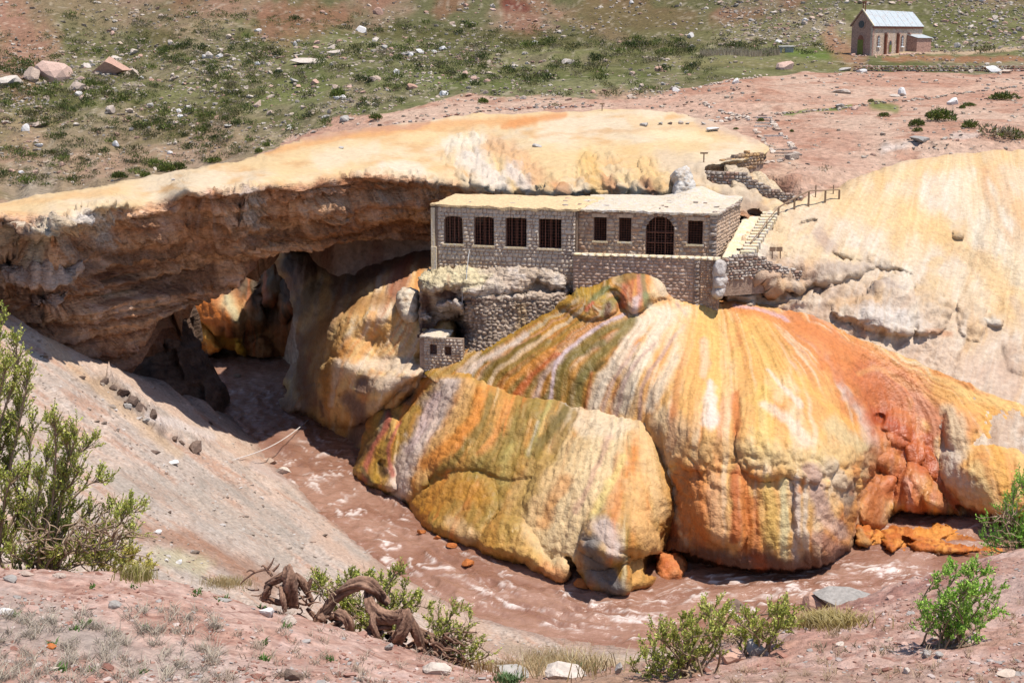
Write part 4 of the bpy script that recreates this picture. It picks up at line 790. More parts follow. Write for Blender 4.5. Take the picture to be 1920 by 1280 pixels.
def C_col(i):
    u, v = i['u'], i['v']
    c = base_mix(u, v, [(244, 190, 114), (234, 160, 86), (248, 212, 162)], 75, 150, 185, ux=i['s'])
    A = ss(1210, 1120, u + .25 * (v - 600))[:, None]  # upper tier, left: olive and rust strands
    cA = base_mix(u, v, [(206, 146, 52), (150, 122, 44), (226, 160, 70)], 14, 240, 187, ux=i['s']); c = c * (1 - A) + cA * A
    c = streaks(c, i, [((250, 230, 200), .12), ((222, 130, 66), .16), ((206, 112, 56), .34)], 13, 200, .5, 189)
    c = paint(c, u, v, [
        # upper tier from left to right, each strand runs from the top down over the drop
        ([(1060, 565), (960, 615), (850, 690), (812, 702)], 10, 8, (190, 148, 50), .7), ([(985, 625), (900, 680), (862, 720)], 6, 10, (240, 216, 196), .9), ([(900, 660), (860, 700)], 4, 8, (232, 206, 184), .7), ([(1010, 630), (920, 690), (890, 740)], 6, 7, (126, 104, 36), .85), ([(1030, 640), (940, 700), (920, 745)], 5, 6, (150, 124, 44), .8), ([(1040, 655), (960, 710), (935, 760)], 6, 8, (232, 150, 56), .8),
        ([(1050, 665), (980, 720), (962, 760)], 6, 9, (206, 104, 36), .85), ([(1075, 660), (1000, 715), (985, 765)], 6, 7, (150, 120, 44), .8), ([(1090, 660), (1020, 700), (1000, 765)], 4, 7, (212, 178, 160), .75), ([(1130, 640), (1060, 680), (1015, 765)], 5, 8, (120, 104, 38), .85), ([(1170, 590), (1110, 620), (1045, 680), (1028, 765)], 3, 4, (226, 200, 200), .9), ([(1180, 600), (1120, 630), (1058, 690), (1044, 765)], 5, 9, (142, 120, 48), .85),
        ([(1130, 680), (1080, 720), (1070, 770)], 7, 10, (122, 98, 36), .9), ([(1190, 600), (1150, 640), (1095, 700), (1085, 770)], 10, 9, (138, 124, 58), .85), ([(1110, 700), (1100, 770)], 4, 5, (186, 104, 48), .7), ([(1120, 720), (1108, 770)], 4, 4, (240, 216, 180), .6),
        ([(1080, 545), (1120, 550)], 16, 20, (196, 160, 56), .7), ([(1100, 585), (1110, 560), (1140, 540)], 5, 5, (120, 126, 70), .8), ([(1098, 582), (1110, 566)], 5, 3, (206, 92, 50), .8), ([(1130, 590), (1150, 560)], 8, 8, (140, 136, 76), .7), ([(1136, 590), (1140, 572)], 7, 4, (110, 62, 32), .9), ([(1165, 570), (1172, 520)], 7, 7, (198, 100, 60), .8), ([(1185, 515), (1180, 560)], 5, 5, (200, 104, 60), .7), ([(1160, 520), (1200, 508)], 9, 9, (150, 128, 66), .7), ([(1196, 515), (1200, 570)], 4, 8, (214, 140, 116), .8), ([(1192, 560), (1190, 584)], 8, 7, (236, 210, 206), .9),
        ([(1205, 515), (1210, 555)], 4, 5, (122, 120, 84), .7), ([(1215, 570), (1212, 556)], 9, 7, (148, 154, 104), .8), ([(1230, 515), (1245, 550)], 9, 9, (240, 220, 190), .8), ([(1244, 516), (1258, 552)], 3, 4, (206, 106, 44), .85),
        # cream fan in the middle
        ([(1230, 580), (1180, 640), (1130, 720), (1110, 790)], 12, 14, (248, 228, 200), .85), ([(1250, 590), (1200, 680), (1160, 760)], 18, 18, (250, 236, 210), .8), ([(1230, 640), (1180, 700), (1150, 780)], 3, 5, (206, 168, 150), .75), ([(1270, 570), (1290, 600), (1260, 640), (1210, 720), (1195, 790)], 3, 5, (200, 160, 142), .8), ([(1200, 640), (1150, 710), (1130, 780)], 3, 4, (220, 186, 166), .8), ([(1290, 580), (1270, 660), (1220, 760)], 12, 12, (250, 234, 206), .7), ([(1180, 780), (1200, 730)], 5, 4, (220, 190, 150), .6),
        # bulb
        ([(1330, 600), (1330, 720)], 40, 40, (250, 206, 116), .6), ([(1300, 620), (1300, 700), (1290, 790)], 26, 20, (246, 184, 104), .7), ([(1420, 600), (1440, 700)], 34, 40, (250, 198, 108), .6), ([(1330, 720), (1335, 790)], 8, 13, (250, 240, 232), .75), ([(1320, 640), (1318, 700)], 10, 8, (240, 212, 190), .5), ([(1270, 800), (1250, 860)], 26, 16, (236, 196, 150), .7), ([(1380, 740), (1385, 850), (1395, 960), (1400, 1050)], 8, 12, (222, 124, 52), .8), ([(1430, 740), (1430, 840)], 16, 20, (250, 206, 110), .7),
        ([(1430, 760), (1480, 790), (1510, 830)], 7, 13, (246, 230, 210), .6), ([(1440, 690), (1500, 760)], 4, 7, (248, 232, 214), .6), ([(1490, 700), (1600, 800)], 8, 12, (250, 190, 100), .7), ([(1540, 640), (1570, 690), (1590, 740)], 9, 9, (244, 224, 204), .8), ([(1580, 720), (1625, 790), (1640, 850)], 8, 8, (226, 196, 180), .85), ([(1560, 800), (1630, 850), (1620, 890)], 16, 12, (228, 204, 152), .8), ([(1400, 850), (1500, 860), (1600, 850)], 22, 20, (232, 200, 140), .7),
        ([(1300, 850), (1380, 840)], 24, 20, (226, 180, 120), .7), ([(1300, 900), (1310, 1010)], 34, 26, (226, 136, 70), .8), ([(1340, 900), (1350, 1000)], 18, 16, (236, 182, 134), .7), ([(1375, 890), (1380, 1010)], 7, 9, (206, 104, 40), .85), ([(1410, 940), (1420, 1060)], 12, 16, (214, 122, 44), .85), ([(1440, 900), (1450, 1020)], 12, 14, (232, 190, 100), .8), ([(1468, 900), (1470, 1050)], 7, 9, (238, 222, 170), .9), ([(1490, 900), (1495, 1060)], 9, 9, (228, 206, 190), .85), ([(1520, 880), (1540, 950)], 16, 18, (196, 160, 148), .8),
        ([(1510, 900), (1512, 1060)], 5, 5, (244, 228, 206), .7), ([(1560, 880), (1590, 930)], 18, 16, (214, 194, 170), .7), ([(1540, 960), (1580, 1000)], 14, 12, (236, 196, 172), .85), ([(1540, 1010), (1570, 1040)], 16, 14, (196, 144, 126), .7), ([(1500, 920), (1505, 900)], 5, 5, (236, 150, 70), .7), ([(1235, 870), (1250, 960), (1256, 1030)], 9, 11, (190, 96, 40), .85), ([(1225, 790), (1240, 860)], 8, 8, (190, 146, 104), .7), ([(1270, 900), (1285, 1000)], 9, 9, (226, 140, 66), .75),
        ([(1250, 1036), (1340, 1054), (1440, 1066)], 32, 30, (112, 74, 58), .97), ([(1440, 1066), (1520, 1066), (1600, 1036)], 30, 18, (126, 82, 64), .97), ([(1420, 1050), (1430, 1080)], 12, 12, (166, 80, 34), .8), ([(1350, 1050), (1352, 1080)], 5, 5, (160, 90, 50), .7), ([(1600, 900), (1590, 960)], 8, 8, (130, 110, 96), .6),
        # orange flank to the right
        ([(1480, 600), (1600, 690), (1680, 800), (1700, 900)], 20, 60, (222, 132, 76), .7), ([(1560, 640), (1700, 720), (1800, 800)], 20, 40, (228, 142, 84), .6),
        ([(1360, 568), (1480, 610), (1560, 660), (1640, 720)], 8, 16, (236, 150, 80), .8), ([(1380, 572), (1450, 590), (1480, 604)], 3, 3, (232, 190, 190), .8), ([(1500, 610), (1600, 660), (1700, 720)], 12, 22, (232, 140, 70), .75), ([(1560, 680), (1640, 740)], 18, 22, (232, 136, 66), .7), ([(1620, 700), (1680, 760), (1720, 840)], 30, 34, (212, 116, 64), .7), ([(1640, 690), (1720, 740), (1760, 800)], 14, 16, (222, 140, 96), .7), ([(1650, 780), (1700, 820)], 20, 16, (190, 84, 36), .9), ([(1690, 830), (1740, 880)], 24, 20, (208, 110, 60), .9),
        ([(1640, 870), (1640, 960), (1640, 1000)], 24, 22, (200, 120, 66), .9), ([(1680, 900), (1720, 960)], 26, 26, (222, 128, 78), .9), ([(1700, 900), (1708, 960)], 6, 6, (236, 176, 150), .8), ([(1750, 930), (1772, 960)], 8, 8, (226, 150, 110), .7), ([(1620, 880), (1630, 860)], 9, 9, (232, 190, 140), .7), ([(1740, 820), (1760, 900), (1790, 950)], 9, 10, (196, 92, 40), .85), ([(1610, 700), (1650, 690), (1720, 730), (1900, 800)], 5, 8, (240, 170, 100), .6), ([(1720, 740), (1780, 820)], 16, 16, (214, 140, 100), .7),
        ([(1780, 770), (1800, 840)], 16, 22, (232, 208, 170), .85), ([(1780, 850), (1790, 890), (1830, 920)], 18, 22, (226, 210, 192), .9), ([(1850, 770), (1870, 860), (1900, 960)], 14, 18, (244, 180, 84), .8), ([(1830, 880), (1860, 950)], 16, 16, (240, 206, 140), .7), ([(1880, 800), (1960, 900)], 18, 26, (246, 206, 130), .7), ([(1900, 800), (1930, 840)], 12, 12, (230, 208, 186), .6), ([(1760, 730), (1920, 800)], 14, 16, (246, 186, 100), .6), ([(1800, 730), (1950, 780)], 10, 10, (250, 210, 130), .7), ([(1820, 965), (1880, 990)], 12, 12, (140, 100, 86), .9), ([(1800, 950), (1840, 965)], 6, 6, (200, 120, 70), .7)], 17, 5)
    i['wet'] = np.clip(ss(1660, 1700, u) * ss(1780, 1740, u) * ss(760, 860, v) + ss(1210, 1120, u) * .6 + ss(1600, 1640, u) * ss(1760, 1720, u) * .7 + ss(1020, 1060, v) * .8, 0, 1)
    return c
C_flow = [([(1060, 560), (940, 620), (830, 700), (800, 760)], 800), ([(1090, 560), (1000, 620), (900, 690), (880, 760)], 900), ([(1140, 570), (1060, 640), (980, 710), (960, 780)], 975), ([(1170, 590), (1110, 620), (1045, 680), (1026, 770)], 1040), ([(1200, 600), (1150, 660), (1100, 720), (1090, 800)], 1105), ([(1240, 590), (1200, 660), (1160, 740), (1150, 800)], 1165),
          ([(1290, 580), (1260, 680), (1230, 800), (1250, 1040)], 1240), ([(1330, 570), (1330, 700), (1310, 850), (1310, 1060)], 1320), ([(1370, 570), (1400, 700), (1400, 850), (1400, 1070)], 1400), ([(1400, 570), (1480, 700), (1500, 850), (1500, 1070)], 1500), ([(1430, 575), (1560, 700), (1620, 850), (1590, 1020)], 1600),
          ([(1480, 590), (1640, 700), (1680, 800), (1640, 980)], 1680), ([(1520, 600), (1700, 720), (1740, 850), (1730, 960)], 1740), ([(1600, 630), (1780, 740), (1820, 860), (1830, 980)], 1820), ([(1700, 670), (1880, 780), (1920, 860), (1930, 960)], 1920), ([(1950, 780), (2050, 900), (2060, 960)], 2050), ([(1200, 508), (1190, 580)], 1150), ([(1145, 515), (1130, 560)], 1110), ([(1240, 515), (1255, 550)], 1200)]
def C_skirt(u, v, p):
    cave = (ss(1610, 1640, u) * ss(1900, 1860, u) * (v > 940))[:, None]
    A = [(0, .6, -.15), (0, 2., -1), (0, 5., -2.5), (0, 9, -5.)]; B = [(0, .8, .15), (0, 2.2, .2), (0, 4.2, -.8), (0, 5, -3)]
    return [(1 - cave) * np.array(a) + cave * np.array(b) for a, b in zip(A, B)]
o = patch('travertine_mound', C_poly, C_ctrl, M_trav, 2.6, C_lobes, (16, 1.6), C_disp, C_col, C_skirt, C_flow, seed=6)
tag(o, 'huge orange and cream travertine dome directly below the stone bath house', 'travertine mound', 'travertine mounds on the right bank of the river')

# ================================================================== LOWER LEFT MOUND AT THE WATER
B_poly = [(770, 742), (776, 712), (800, 696), (840, 692), (880, 698), (905, 712), (935, 724), (965, 738), (1010, 744), (1050, 752), (1090, 764), (1150, 774), (1212, 784, 0), (1226, 810, 0), (1240, 850, 0), (1258, 890, 0), (1262, 940, 0), (1268, 985, 1), (1258, 1010), (1248, 1040), (1240, 1078), (1226, 1100), (1200, 1112), (1172, 1122), (1140, 1116), (1112, 1104), (1094, 1088), (1082, 1070), (1068, 1080), (1050, 1094), (1020, 1086), (994, 1076), (985, 1062), (960, 1058),
          (930, 1048), (905, 1040), (890, 1028), (860, 1018), (838, 1008), (815, 1006), (795, 992), (775, 975), (765, 950), (748, 944), (725, 930), (700, 922), (680, 912), (660, 892), (656, 876), (670, 852), (680, 815), (696, 778), (720, 752), (745, 745)]
B_ctrl = [(770, 742, 97.5), (800, 697, 96), (850, 694, 94), (885, 700, 92.5), (965, 738, 90), (1090, 764, 87.5), (1212, 786, 84.8), (1240, 850, 82), (1262, 940, 79.6), (1250, 1040, 78.5), (1235, 1090, 75.6), (1172, 1120, 73.4), (1100, 1090, 75.2), (1050, 1092, 75.8), (994, 1074, 77.2), (960, 1056, 78.4), (905, 1038, 80.), (860, 1018, 82), (800, 995, 84), (765, 952, 88.2), (725, 930, 90.5), (680, 912, 92.6), (658, 884, 96), (680, 820, 97.5), (720, 755, 98.5),
          (700, 860, 95.3), (740, 800, 95.5), (780, 850, 90.5), (850, 760, 91.5), (850, 850, 87.5), (830, 930, 86), (900, 930, 84.3), (950, 850, 86), (950, 960, 81.5), (1000, 800, 87), (1050, 880, 82.5), (1100, 830, 84), (1030, 980, 79.5), (1120, 950, 78.3), (1180, 880, 80.5), (1150, 1020, 75.8), (1210, 980, 77.5), (1200, 1060, 75)]
B_lobes = [([(765, 960), (790, 920), (840, 895), (880, 885), (925, 905), (935, 940), (925, 980), (890, 1028), (850, 1018), (810, 1004), (778, 980)], 60, 1.0), ([(895, 1030), (905, 1000), (930, 975), (970, 970), (1005, 1000), (1030, 1040), (1050, 1070), (1040, 1090), (1000, 1078), (960, 1058), (930, 1050)], 34, 1.3), ([(1020, 1060), (1050, 1040), (1075, 1060), (1080, 1080), (1055, 1096), (1025, 1086)], 14, .9),
           ([(985, 1010), (980, 950), (1000, 890), (1060, 840), (1110, 790), (1210, 784), (1240, 860), (1262, 940), (1240, 1010), (1160, 1060), (1080, 1060), (1030, 1050), (1000, 1040)], 90, 1.1), ([(1085, 1010), (1100, 975), (1140, 955), (1190, 960), (1232, 1000), (1246, 1030), (1238, 1045), (1180, 1040), (1150, 1060), (1110, 1040), (1090, 1030)], 24, 1.5, (0, 1), True),
           ([(1084, 1040), (1095, 1015), (1140, 1030), (1178, 1050), (1180, 1124), (1130, 1112), (1092, 1086)], 9, .8, (0, 1), True), ([(1206, 1040), (1232, 1038), (1238, 1060), (1230, 1080), (1208, 1078)], 8, -2.2), ([(1060, 1040), (1078, 1045), (1082, 1075), (1064, 1070)], 7, -1.2),
           ([(740, 880), (745, 800), (790, 740), (850, 700), (900, 720), (960, 745), (1050, 760), (1020, 820), (1040, 870), (960, 900), (880, 880), (800, 900), (775, 940)], 60, .6), ([(690, 800), (720, 760), (750, 800), (740, 860), (745, 920), (700, 915), (665, 890), (672, 850)], 18, 1.0), ([(750, 870), (790, 850), (800, 910), (765, 940), (745, 920)], 20, .7),
           ([(710, 865), (722, 862), (724, 885), (712, 890)], 6, -.5)]
def B_disp(i): return dtrav(.20, 1.0, .10, .3)(i) + .04 * ridge(i['s'] / 9, i['v'] / 200, s=191, o=2)
def B_col(i):
    u, v = i['u'], i['v']; c = base_mix(u, v, [(220, 158, 76), (188, 146, 66), (238, 190, 112)], 22, 150, 195, ux=i['s'])
    c = streaks(c, i, [((140, 118, 50), .16), ((236, 140, 60), .2), ((250, 224, 176), .35)], 7, 120, .65, 197)
    c = paint(c, u, v, [
        ([(1080, 850), (1000, 940), (1010, 1000)], 50, 40, (242, 206, 150), .8), ([(1150, 790), (1120, 880), (1060, 980), (1060, 1040)], 50, 40, (250, 220, 170), .9), ([(1210, 800), (1220, 880), (1240, 960)], 20, 20, (246, 204, 146), .85), ([(1080, 780), (1150, 790)], 30, 30, (244, 220, 186), .8), ([(1200, 900), (1190, 960), (1220, 1010)], 20, 26, (242, 190, 124), .8), ([(1160, 860), (1150, 960)], 10, 16, (236, 170, 110), .6), ([(1060, 900), (1020, 980)], 12, 12, (234, 160, 86), .6),
        ([(1140, 820), (1100, 920), (1080, 960)], 6, 7, (216, 160, 140), .5), ([(1170, 860), (1110, 970)], 7, 9, (252, 226, 140), .6), ([(1130, 990), (1150, 1030)], 24, 20, (226, 204, 192), .9), ([(1100, 1020), (1120, 1060), (1150, 1110)], 20, 26, (140, 134, 130), .97), ([(1090, 1020), (1085, 1080)], 7, 7, (214, 160, 100), .7), ([(1120, 1050), (1150, 1090)], 10, 14, (104, 98, 98), .7), ([(1190, 1040), (1195, 1100)], 14, 16, (232, 176, 96), .9), ([(1240, 1040), (1236, 1085)], 6, 6, (206, 110, 50), .8), ([(1180, 1116), (1230, 1096)], 6, 6, (222, 104, 36), .8), ([(1222, 1050), (1222, 1070)], 8, 8, (96, 60, 52), .9),
        ([(1000, 1060), (1050, 1085)], 18, 14, (232, 160, 100), .8), ([(960, 1010), (1000, 1050)], 22, 16, (238, 190, 110), .8), ([(920, 1000), (940, 1040)], 14, 12, (206, 154, 66), .8),
        ([(840, 720), (800, 800), (760, 880), (750, 930)], 26, 18, (240, 218, 204), .92), ([(820, 740), (770, 840)], 10, 10, (226, 196, 190), .7), ([(880, 720), (850, 790), (810, 850), (790, 900)], 14, 14, (244, 190, 120), .8), ([(760, 730), (800, 702), (880, 702)], 8, 6, (210, 156, 56), .8), ([(900, 730), (880, 800), (800, 870)], 10, 14, (238, 150, 56), .85),
        ([(920, 740), (900, 800), (860, 850), (800, 910)], 6, 8, (152, 124, 50), .8), ([(950, 750), (930, 810), (900, 850)], 6, 8, (238, 160, 80), .8), ([(1000, 750), (960, 820), (900, 880)], 14, 22, (166, 140, 66), .85), ([(1060, 770), (1020, 830), (1010, 850)], 14, 12, (124, 104, 38), .9), ([(1080, 775), (1050, 830), (1040, 860)], 6, 8, (160, 124, 50), .8), ([(1030, 750), (1010, 800), (990, 850)], 5, 7, (176, 168, 96), .7), ([(1040, 740), (1060, 755)], 6, 6, (236, 226, 220), .8), ([(1010, 790), (990, 850)], 3, 3, (206, 190, 160), .7),
        ([(960, 860), (920, 930), (880, 980)], 30, 26, (170, 140, 60), .7), ([(960, 830), (940, 900)], 8, 10, (206, 184, 106), .5), ([(1020, 860), (980, 940), (960, 990)], 18, 20, (190, 152, 66), .7), ([(780, 950), (850, 920), (900, 930)], 26, 20, (208, 146, 50), .8), ([(850, 980), (880, 1000)], 14, 14, (240, 200, 150), .6), ([(770, 960), (800, 990)], 14, 12, (216, 140, 40), .8),
        ([(745, 750), (710, 800), (690, 840)], 6, 6, (120, 118, 108), .8), ([(730, 780), (700, 830), (680, 900)], 5, 6, (190, 104, 84), .9), ([(750, 790), (730, 830), (738, 890)], 3, 5, (196, 112, 94), .85), ([(700, 810), (670, 870)], 6, 7, (120, 86, 40), .8), ([(715, 830), (705, 900)], 7, 7, (190, 146, 50), .8), ([(680, 880), (700, 918), (740, 936)], 6, 6, (110, 100, 60), .8), ([(700, 770), (690, 800)], 6, 6, (196, 130, 50), .7), ([(716, 870), (718, 885)], 5, 5, (70, 46, 26), .8),
        ([(780, 720), (760, 750)], 10, 10, (232, 200, 168), .6)], 19, 5)
    i['wet'] = np.clip(ss(1080, 1000, u) * .55 + ss(1000, 960, u) * ss(880, 960, v) * .4, 0, 1) * ss(-.2, .4, fbm(u / 40, v / 40, s=198)); return c
B_flow = [([(760, 730), (700, 800), (660, 890)], 660), ([(800, 700), (740, 790), (710, 920)], 710), ([(850, 695), (790, 800), (750, 930)], 760), ([(900, 712), (860, 820), (790, 980)], 830), ([(960, 738), (920, 850), (860, 1010)], 900), ([(1020, 748), (980, 870), (930, 1040)], 965), ([(1080, 762), (1030, 880), (1010, 1070)], 1030), ([(1140, 774), (1110, 900), (1090, 1080)], 1100), ([(1190, 782), (1180, 920), (1160, 1110)], 1165), ([(1220, 800), (1250, 930), (1235, 1080)], 1230)]
o = patch('travertine_mound', B_poly, B_ctrl, M_trav, 2.4, B_lobes, (22, 2.0), B_disp, B_col, None, B_flow, seed=7)
tag(o, 'low ochre and olive travertine mound with a broken grey snout at the water', 'travertine mound', 'travertine mounds on the right bank of the river')

# rounded orange rock between the two big mounds, at the water
def blob_patch(name, poly, Y, dY, mat, cols, label, cat_, h=1.2, R=None, seed=0, disp=None, group=None, extra=None):
    p = np.array(poly, float); R = R or min(np.ptp(p[:, 0]), np.ptp(p[:, 1])) * .5
    cu, cv = p.mean(0); vt, vb = p[:, 1].min(), p[:, 1].max(); ul, ur = p[:, 0].min(), p[:, 0].max()
    ctrl = [(cu, vt, Y + dY), (cu, vb, Y), (ul, cv, Y + dY * .5), (ur, cv, Y + dY * .5), (cu + 1, cv, Y + dY * .5)]
    def cf(i):
        c = base_mix(i['u'], i['v'], cols, R * .8, R * .8, seed)
        return paint(c, i['u'], i['v'], extra, seed, 3) if extra else c
    o = patch(name, poly, ctrl, mat, 2.4, (), (R, h), disp or (lambda i: .25 * fbm(*(i['p'].T / .9), s=seed, o=4) + .12 * lumps(i['p'], .6, seed)), cf, seed=seed, jit=1.5)
    tag(o, label, cat_, group); return o
blob_patch('boulder', [(1232, 1040), (1262, 1036), (1285, 1056), (1284, 1080), (1262, 1092), (1236, 1088)], 75.6, 2.2, M_trav, [(216, 120, 56), (230, 150, 90), (190, 100, 50)], 'wet round orange rock in the water between the two largest mounds', 'rock', 1.2, seed=201)
blob_patch('boulder', [(744, 560), (756, 542), (772, 540), (784, 556), (786, 590), (776, 606), (756, 600), (746, 584)], 99.6, 1.5, M_trav, [(238, 214, 186), (246, 230, 206), (226, 196, 160)], 'bulging cream travertine knob beside the left end of the rock outcrop', 'rock', 1.2, seed=202)
# orange ledge in the low cave
J_poly = [(1604, 985), (1625, 990), (1650, 1000), (1690, 992), (1730, 992), (1770, 985), (1800, 1000), (1840, 1012), (1880, 1030), (1870, 1045), (1840, 1042), (1815, 1048), (1790, 1040), (1760, 1044), (1735, 1036), (1700, 1034), (1680, 1042), (1665, 1040), (1655, 1022), (1620, 1026), (1600, 1022)]
J_ctrl = [(1604, 990, 83), (1600, 1020, 81.8), (1660, 1040, 80.2), (1740, 1040, 80.2), (1850, 1044, 79.8), (1730, 992, 84.2), (1800, 1000, 83.5), (1870, 1032, 80.6), (1700, 1015, 81.8), (1780, 1015, 81.9)]
J_lobes = [([(1606, 985), (1630, 986), (1640, 1005), (1628, 1022), (1604, 1020)], 10, 1.1), ([(1650, 1000), (1690, 994), (1692, 1015), (1676, 1040), (1664, 1030)], 9, .8), ([(1690, 998), (1740, 992), (1790, 985), (1780, 1008), (1740, 1016), (1700, 1010)], 7, .7), ([(1700, 1018), (1760, 1012), (1800, 1020), (1840, 1032), (1790, 1036), (1730, 1032)], 6, .6)]
def J_col(i):
    c = base_mix(i['u'], i['v'], [(210, 116, 36), (240, 160, 70), (160, 84, 30)], 12, 8, 205)
    return paint(c, i['u'], i['v'], [([(1720, 1000), (1790, 1000)], 9, 7, (246, 164, 70), .8), ([(1612, 1000), (1622, 1015)], 9, 9, (200, 150, 90), .8), ([(1680, 1040), (1760, 1040), (1850, 1044)], 3, 3, (84, 50, 30), .8), ([(1800, 1010), (1850, 1020)], 8, 8, (170, 96, 36), .7)], 20, 3)
o = patch('orange_ledge', J_poly, J_ctrl, M_trav, 2.0, J_lobes, (5, .5), lambda i: .35 * ridge(*(i['p'].T / np.array([1.2, 1.2, .5])[:, None]), s=206, o=4) - .1 + .12 * fbm(*(i['p'].T * 2), s=207), J_col, seed=8)
tag(o, 'wet flaky bright orange ledge inside the low cave right of the great dome', 'rock ledge')

# ================================================================== ROCK OUTCROP THAT CARRIES THE LEFT WING
H_poly = [(783, 532), (790, 514), (812, 504), (850, 500), (905, 502), (960, 500), (1010, 500), (1050, 510), (1062, 530), (1068, 560), (1062, 600), (1040, 660), (950, 700), (860, 700), (795, 705), (788, 660), (784, 600)]
H_ctrl = [(783, 530, 99), (812, 504, 100.6), (905, 502, 99.8), (1010, 500, 98.9), (1060, 530, 97.8), (820, 535, 97.8), (880, 540, 97.6), (960, 530, 98), (1010, 540, 97.9), (1050, 570, 97.3), (820, 580, 99.5), (840, 620, 100.5), (800, 640, 99.4), (800, 700, 98.2), (860, 700, 96.5), (880, 600, 97.8), (950, 600, 97.4), (950, 660, 96.2), (1040, 640, 96.2), (885, 640, 97.5)]
H_lobes = [([(784, 530), (792, 512), (850, 498), (905, 500), (925, 520), (905, 545), (895, 560), (875, 562), (862, 545), (838, 540), (820, 550), (790, 548)], 20, 1.2), ([(865, 545), (905, 505), (1000, 500), (1012, 520), (985, 545), (950, 556), (905, 564), (880, 566), (862, 558)], 22, .9), ([(1002, 505), (1056, 516), (1058, 545), (1030, 540), (1010, 530)], 12, .7),
           ([(872, 566), (880, 556), (960, 552), (1040, 545), (1060, 560), (1050, 640), (960, 700), (870, 700), (866, 640)], 8, .9), ([(815, 572), (840, 560), (862, 566), (870, 585), (845, 582), (825, 590)], 9, 1.3), ([(786, 592), (800, 584), (812, 596), (802, 608), (788, 604)], 8, .8), ([(818, 606), (868, 594), (874, 640), (860, 650), (815, 640)], 14, -2.4)]
def H_disp(i):
    p, u, v = i['p'], i['u'], i['v']; wall = inside(u, v, cat([(872, 570), (885, 562), (960, 560), (1045, 552), (1060, 562), (1050, 660), (960, 720), (868, 720)], 3, True)).astype(float); i['wall'] = wall
    q = p * np.array([1, .3, 1.5]); d = wall * (.26 * lumps(q, .34, 23) - .1) + (1 - wall) * (.5 * fbm(*(p.T / 1.5), s=210, o=5) + .25 * ridge(*(p.T / np.array([1.4, 1.4, .6])[:, None]), s=211, o=3) - .15 + ss(0, .3, i['lobe']) * .2 * lumps(p, .6, 24))
    return d
def H_col(i):
    u, v = i['u'], i['v']; c = base_mix(u, v, [(236, 214, 192), (222, 196, 170), (240, 222, 206)], 30, 30, 212); w = i['wall'][:, None]
    c = c * (1 - w) + base_mix(u, v, [(226, 200, 176), (206, 178, 152), (232, 212, 192)], 6, 5, 213) * w
    q = i['p'] * np.array([1, .3, 1.5]); cr = (ss(.5, .05, lumps(q, .34, 23)) * i['wall'])[:, None] * .75; c = c * (1 - cr) + lin((140, 112, 92)) * cr
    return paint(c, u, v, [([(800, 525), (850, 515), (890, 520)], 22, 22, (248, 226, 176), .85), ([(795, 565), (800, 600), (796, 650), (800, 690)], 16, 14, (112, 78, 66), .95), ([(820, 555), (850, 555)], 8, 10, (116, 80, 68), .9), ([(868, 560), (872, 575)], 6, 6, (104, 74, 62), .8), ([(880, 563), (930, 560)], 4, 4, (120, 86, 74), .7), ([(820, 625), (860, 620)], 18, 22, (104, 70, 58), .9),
                           ([(825, 578), (855, 572)], 11, 11, (232, 214, 198), .95), ([(794, 596), (804, 598)], 9, 9, (236, 220, 208), .95), ([(843, 516), (840, 545)], 3, 3, (226, 180, 140), .6), ([(980, 575), (980, 640)], 10, 14, (226, 186, 134), .6), ([(1020, 540), (1056, 545)], 4, 4, (110, 82, 70), .7), ([(960, 530), (1040, 555)], 12, 12, (224, 194, 166), .6), ([(1030, 590), (1010, 620)], 12, 8, (170, 152, 134), .6), ([(860, 590), (866, 640)], 4, 5, (120, 90, 76), .6)], 21, 4)
o = patch('rock_outcrop', H_poly, H_ctrl, M_rock, 2.0, H_lobes, (8, .8), H_disp, H_col, seed=9)
tag(o, 'cream capped rock outcrop with brown hollow under the left wing of the bath house', 'rock outcrop')
# ================================================================== MASONRY
def stone_mesh(name, seed, rough=.12, n=3):
    """a dressed block of unit size, front towards -Y, rough faced, 40-50 triangles"""
    rs = np.random.RandomState(seed); V = []; Fq = []
    g = np.linspace(-.5, .5, n + 1)
    for j in range(n + 1):
        for i in range(n + 1):
            e = (i in (0, n)) or (j in (0, n))
            x = g[i] * (.99 if not e else .97) + rs.uniform(-.04, .04); z = g[j] + rs.uniform(-.04, .04)
            if (i in (0, n)) and (j in (0, n)): x *= .93; z *= .93
            V.append((x, -.5 + (.16 if e else rs.uniform(-rough, rough)) - (0 if e else .02), z))
    for j in range(n):
        for i in range(n):
            a = j * (n + 1) + i; Fq.append((a, a + 1, a + n + 2, a + n + 1))
    per = [i for i in range(n + 1)] + [(j + 1) * (n + 1) - 1 for j in range(1, n + 1)] + [n * (n + 1) + i for i in range(n - 1, -1, -1)] + [j * (n + 1) for j in range(n - 1, 0, -1)]
    b = len(V)
    for k in per: V.append((V[k][0] * 1.02, .5, V[k][2] * 1.02))
    m = len(per)
    for k in range(m): Fq.append((per[k], b + k, b + (k + 1) % m, per[(k + 1) % m]))
    me = bpy.data.meshes.new(name); me.from_pydata(V, [], Fq); me.update(); return me
STONES = [stone_mesh('stone', 300 + k, .14) for k in range(7)]
BRICKS = [stone_mesh('brick', 340 + k, .05) for k in range(5)]
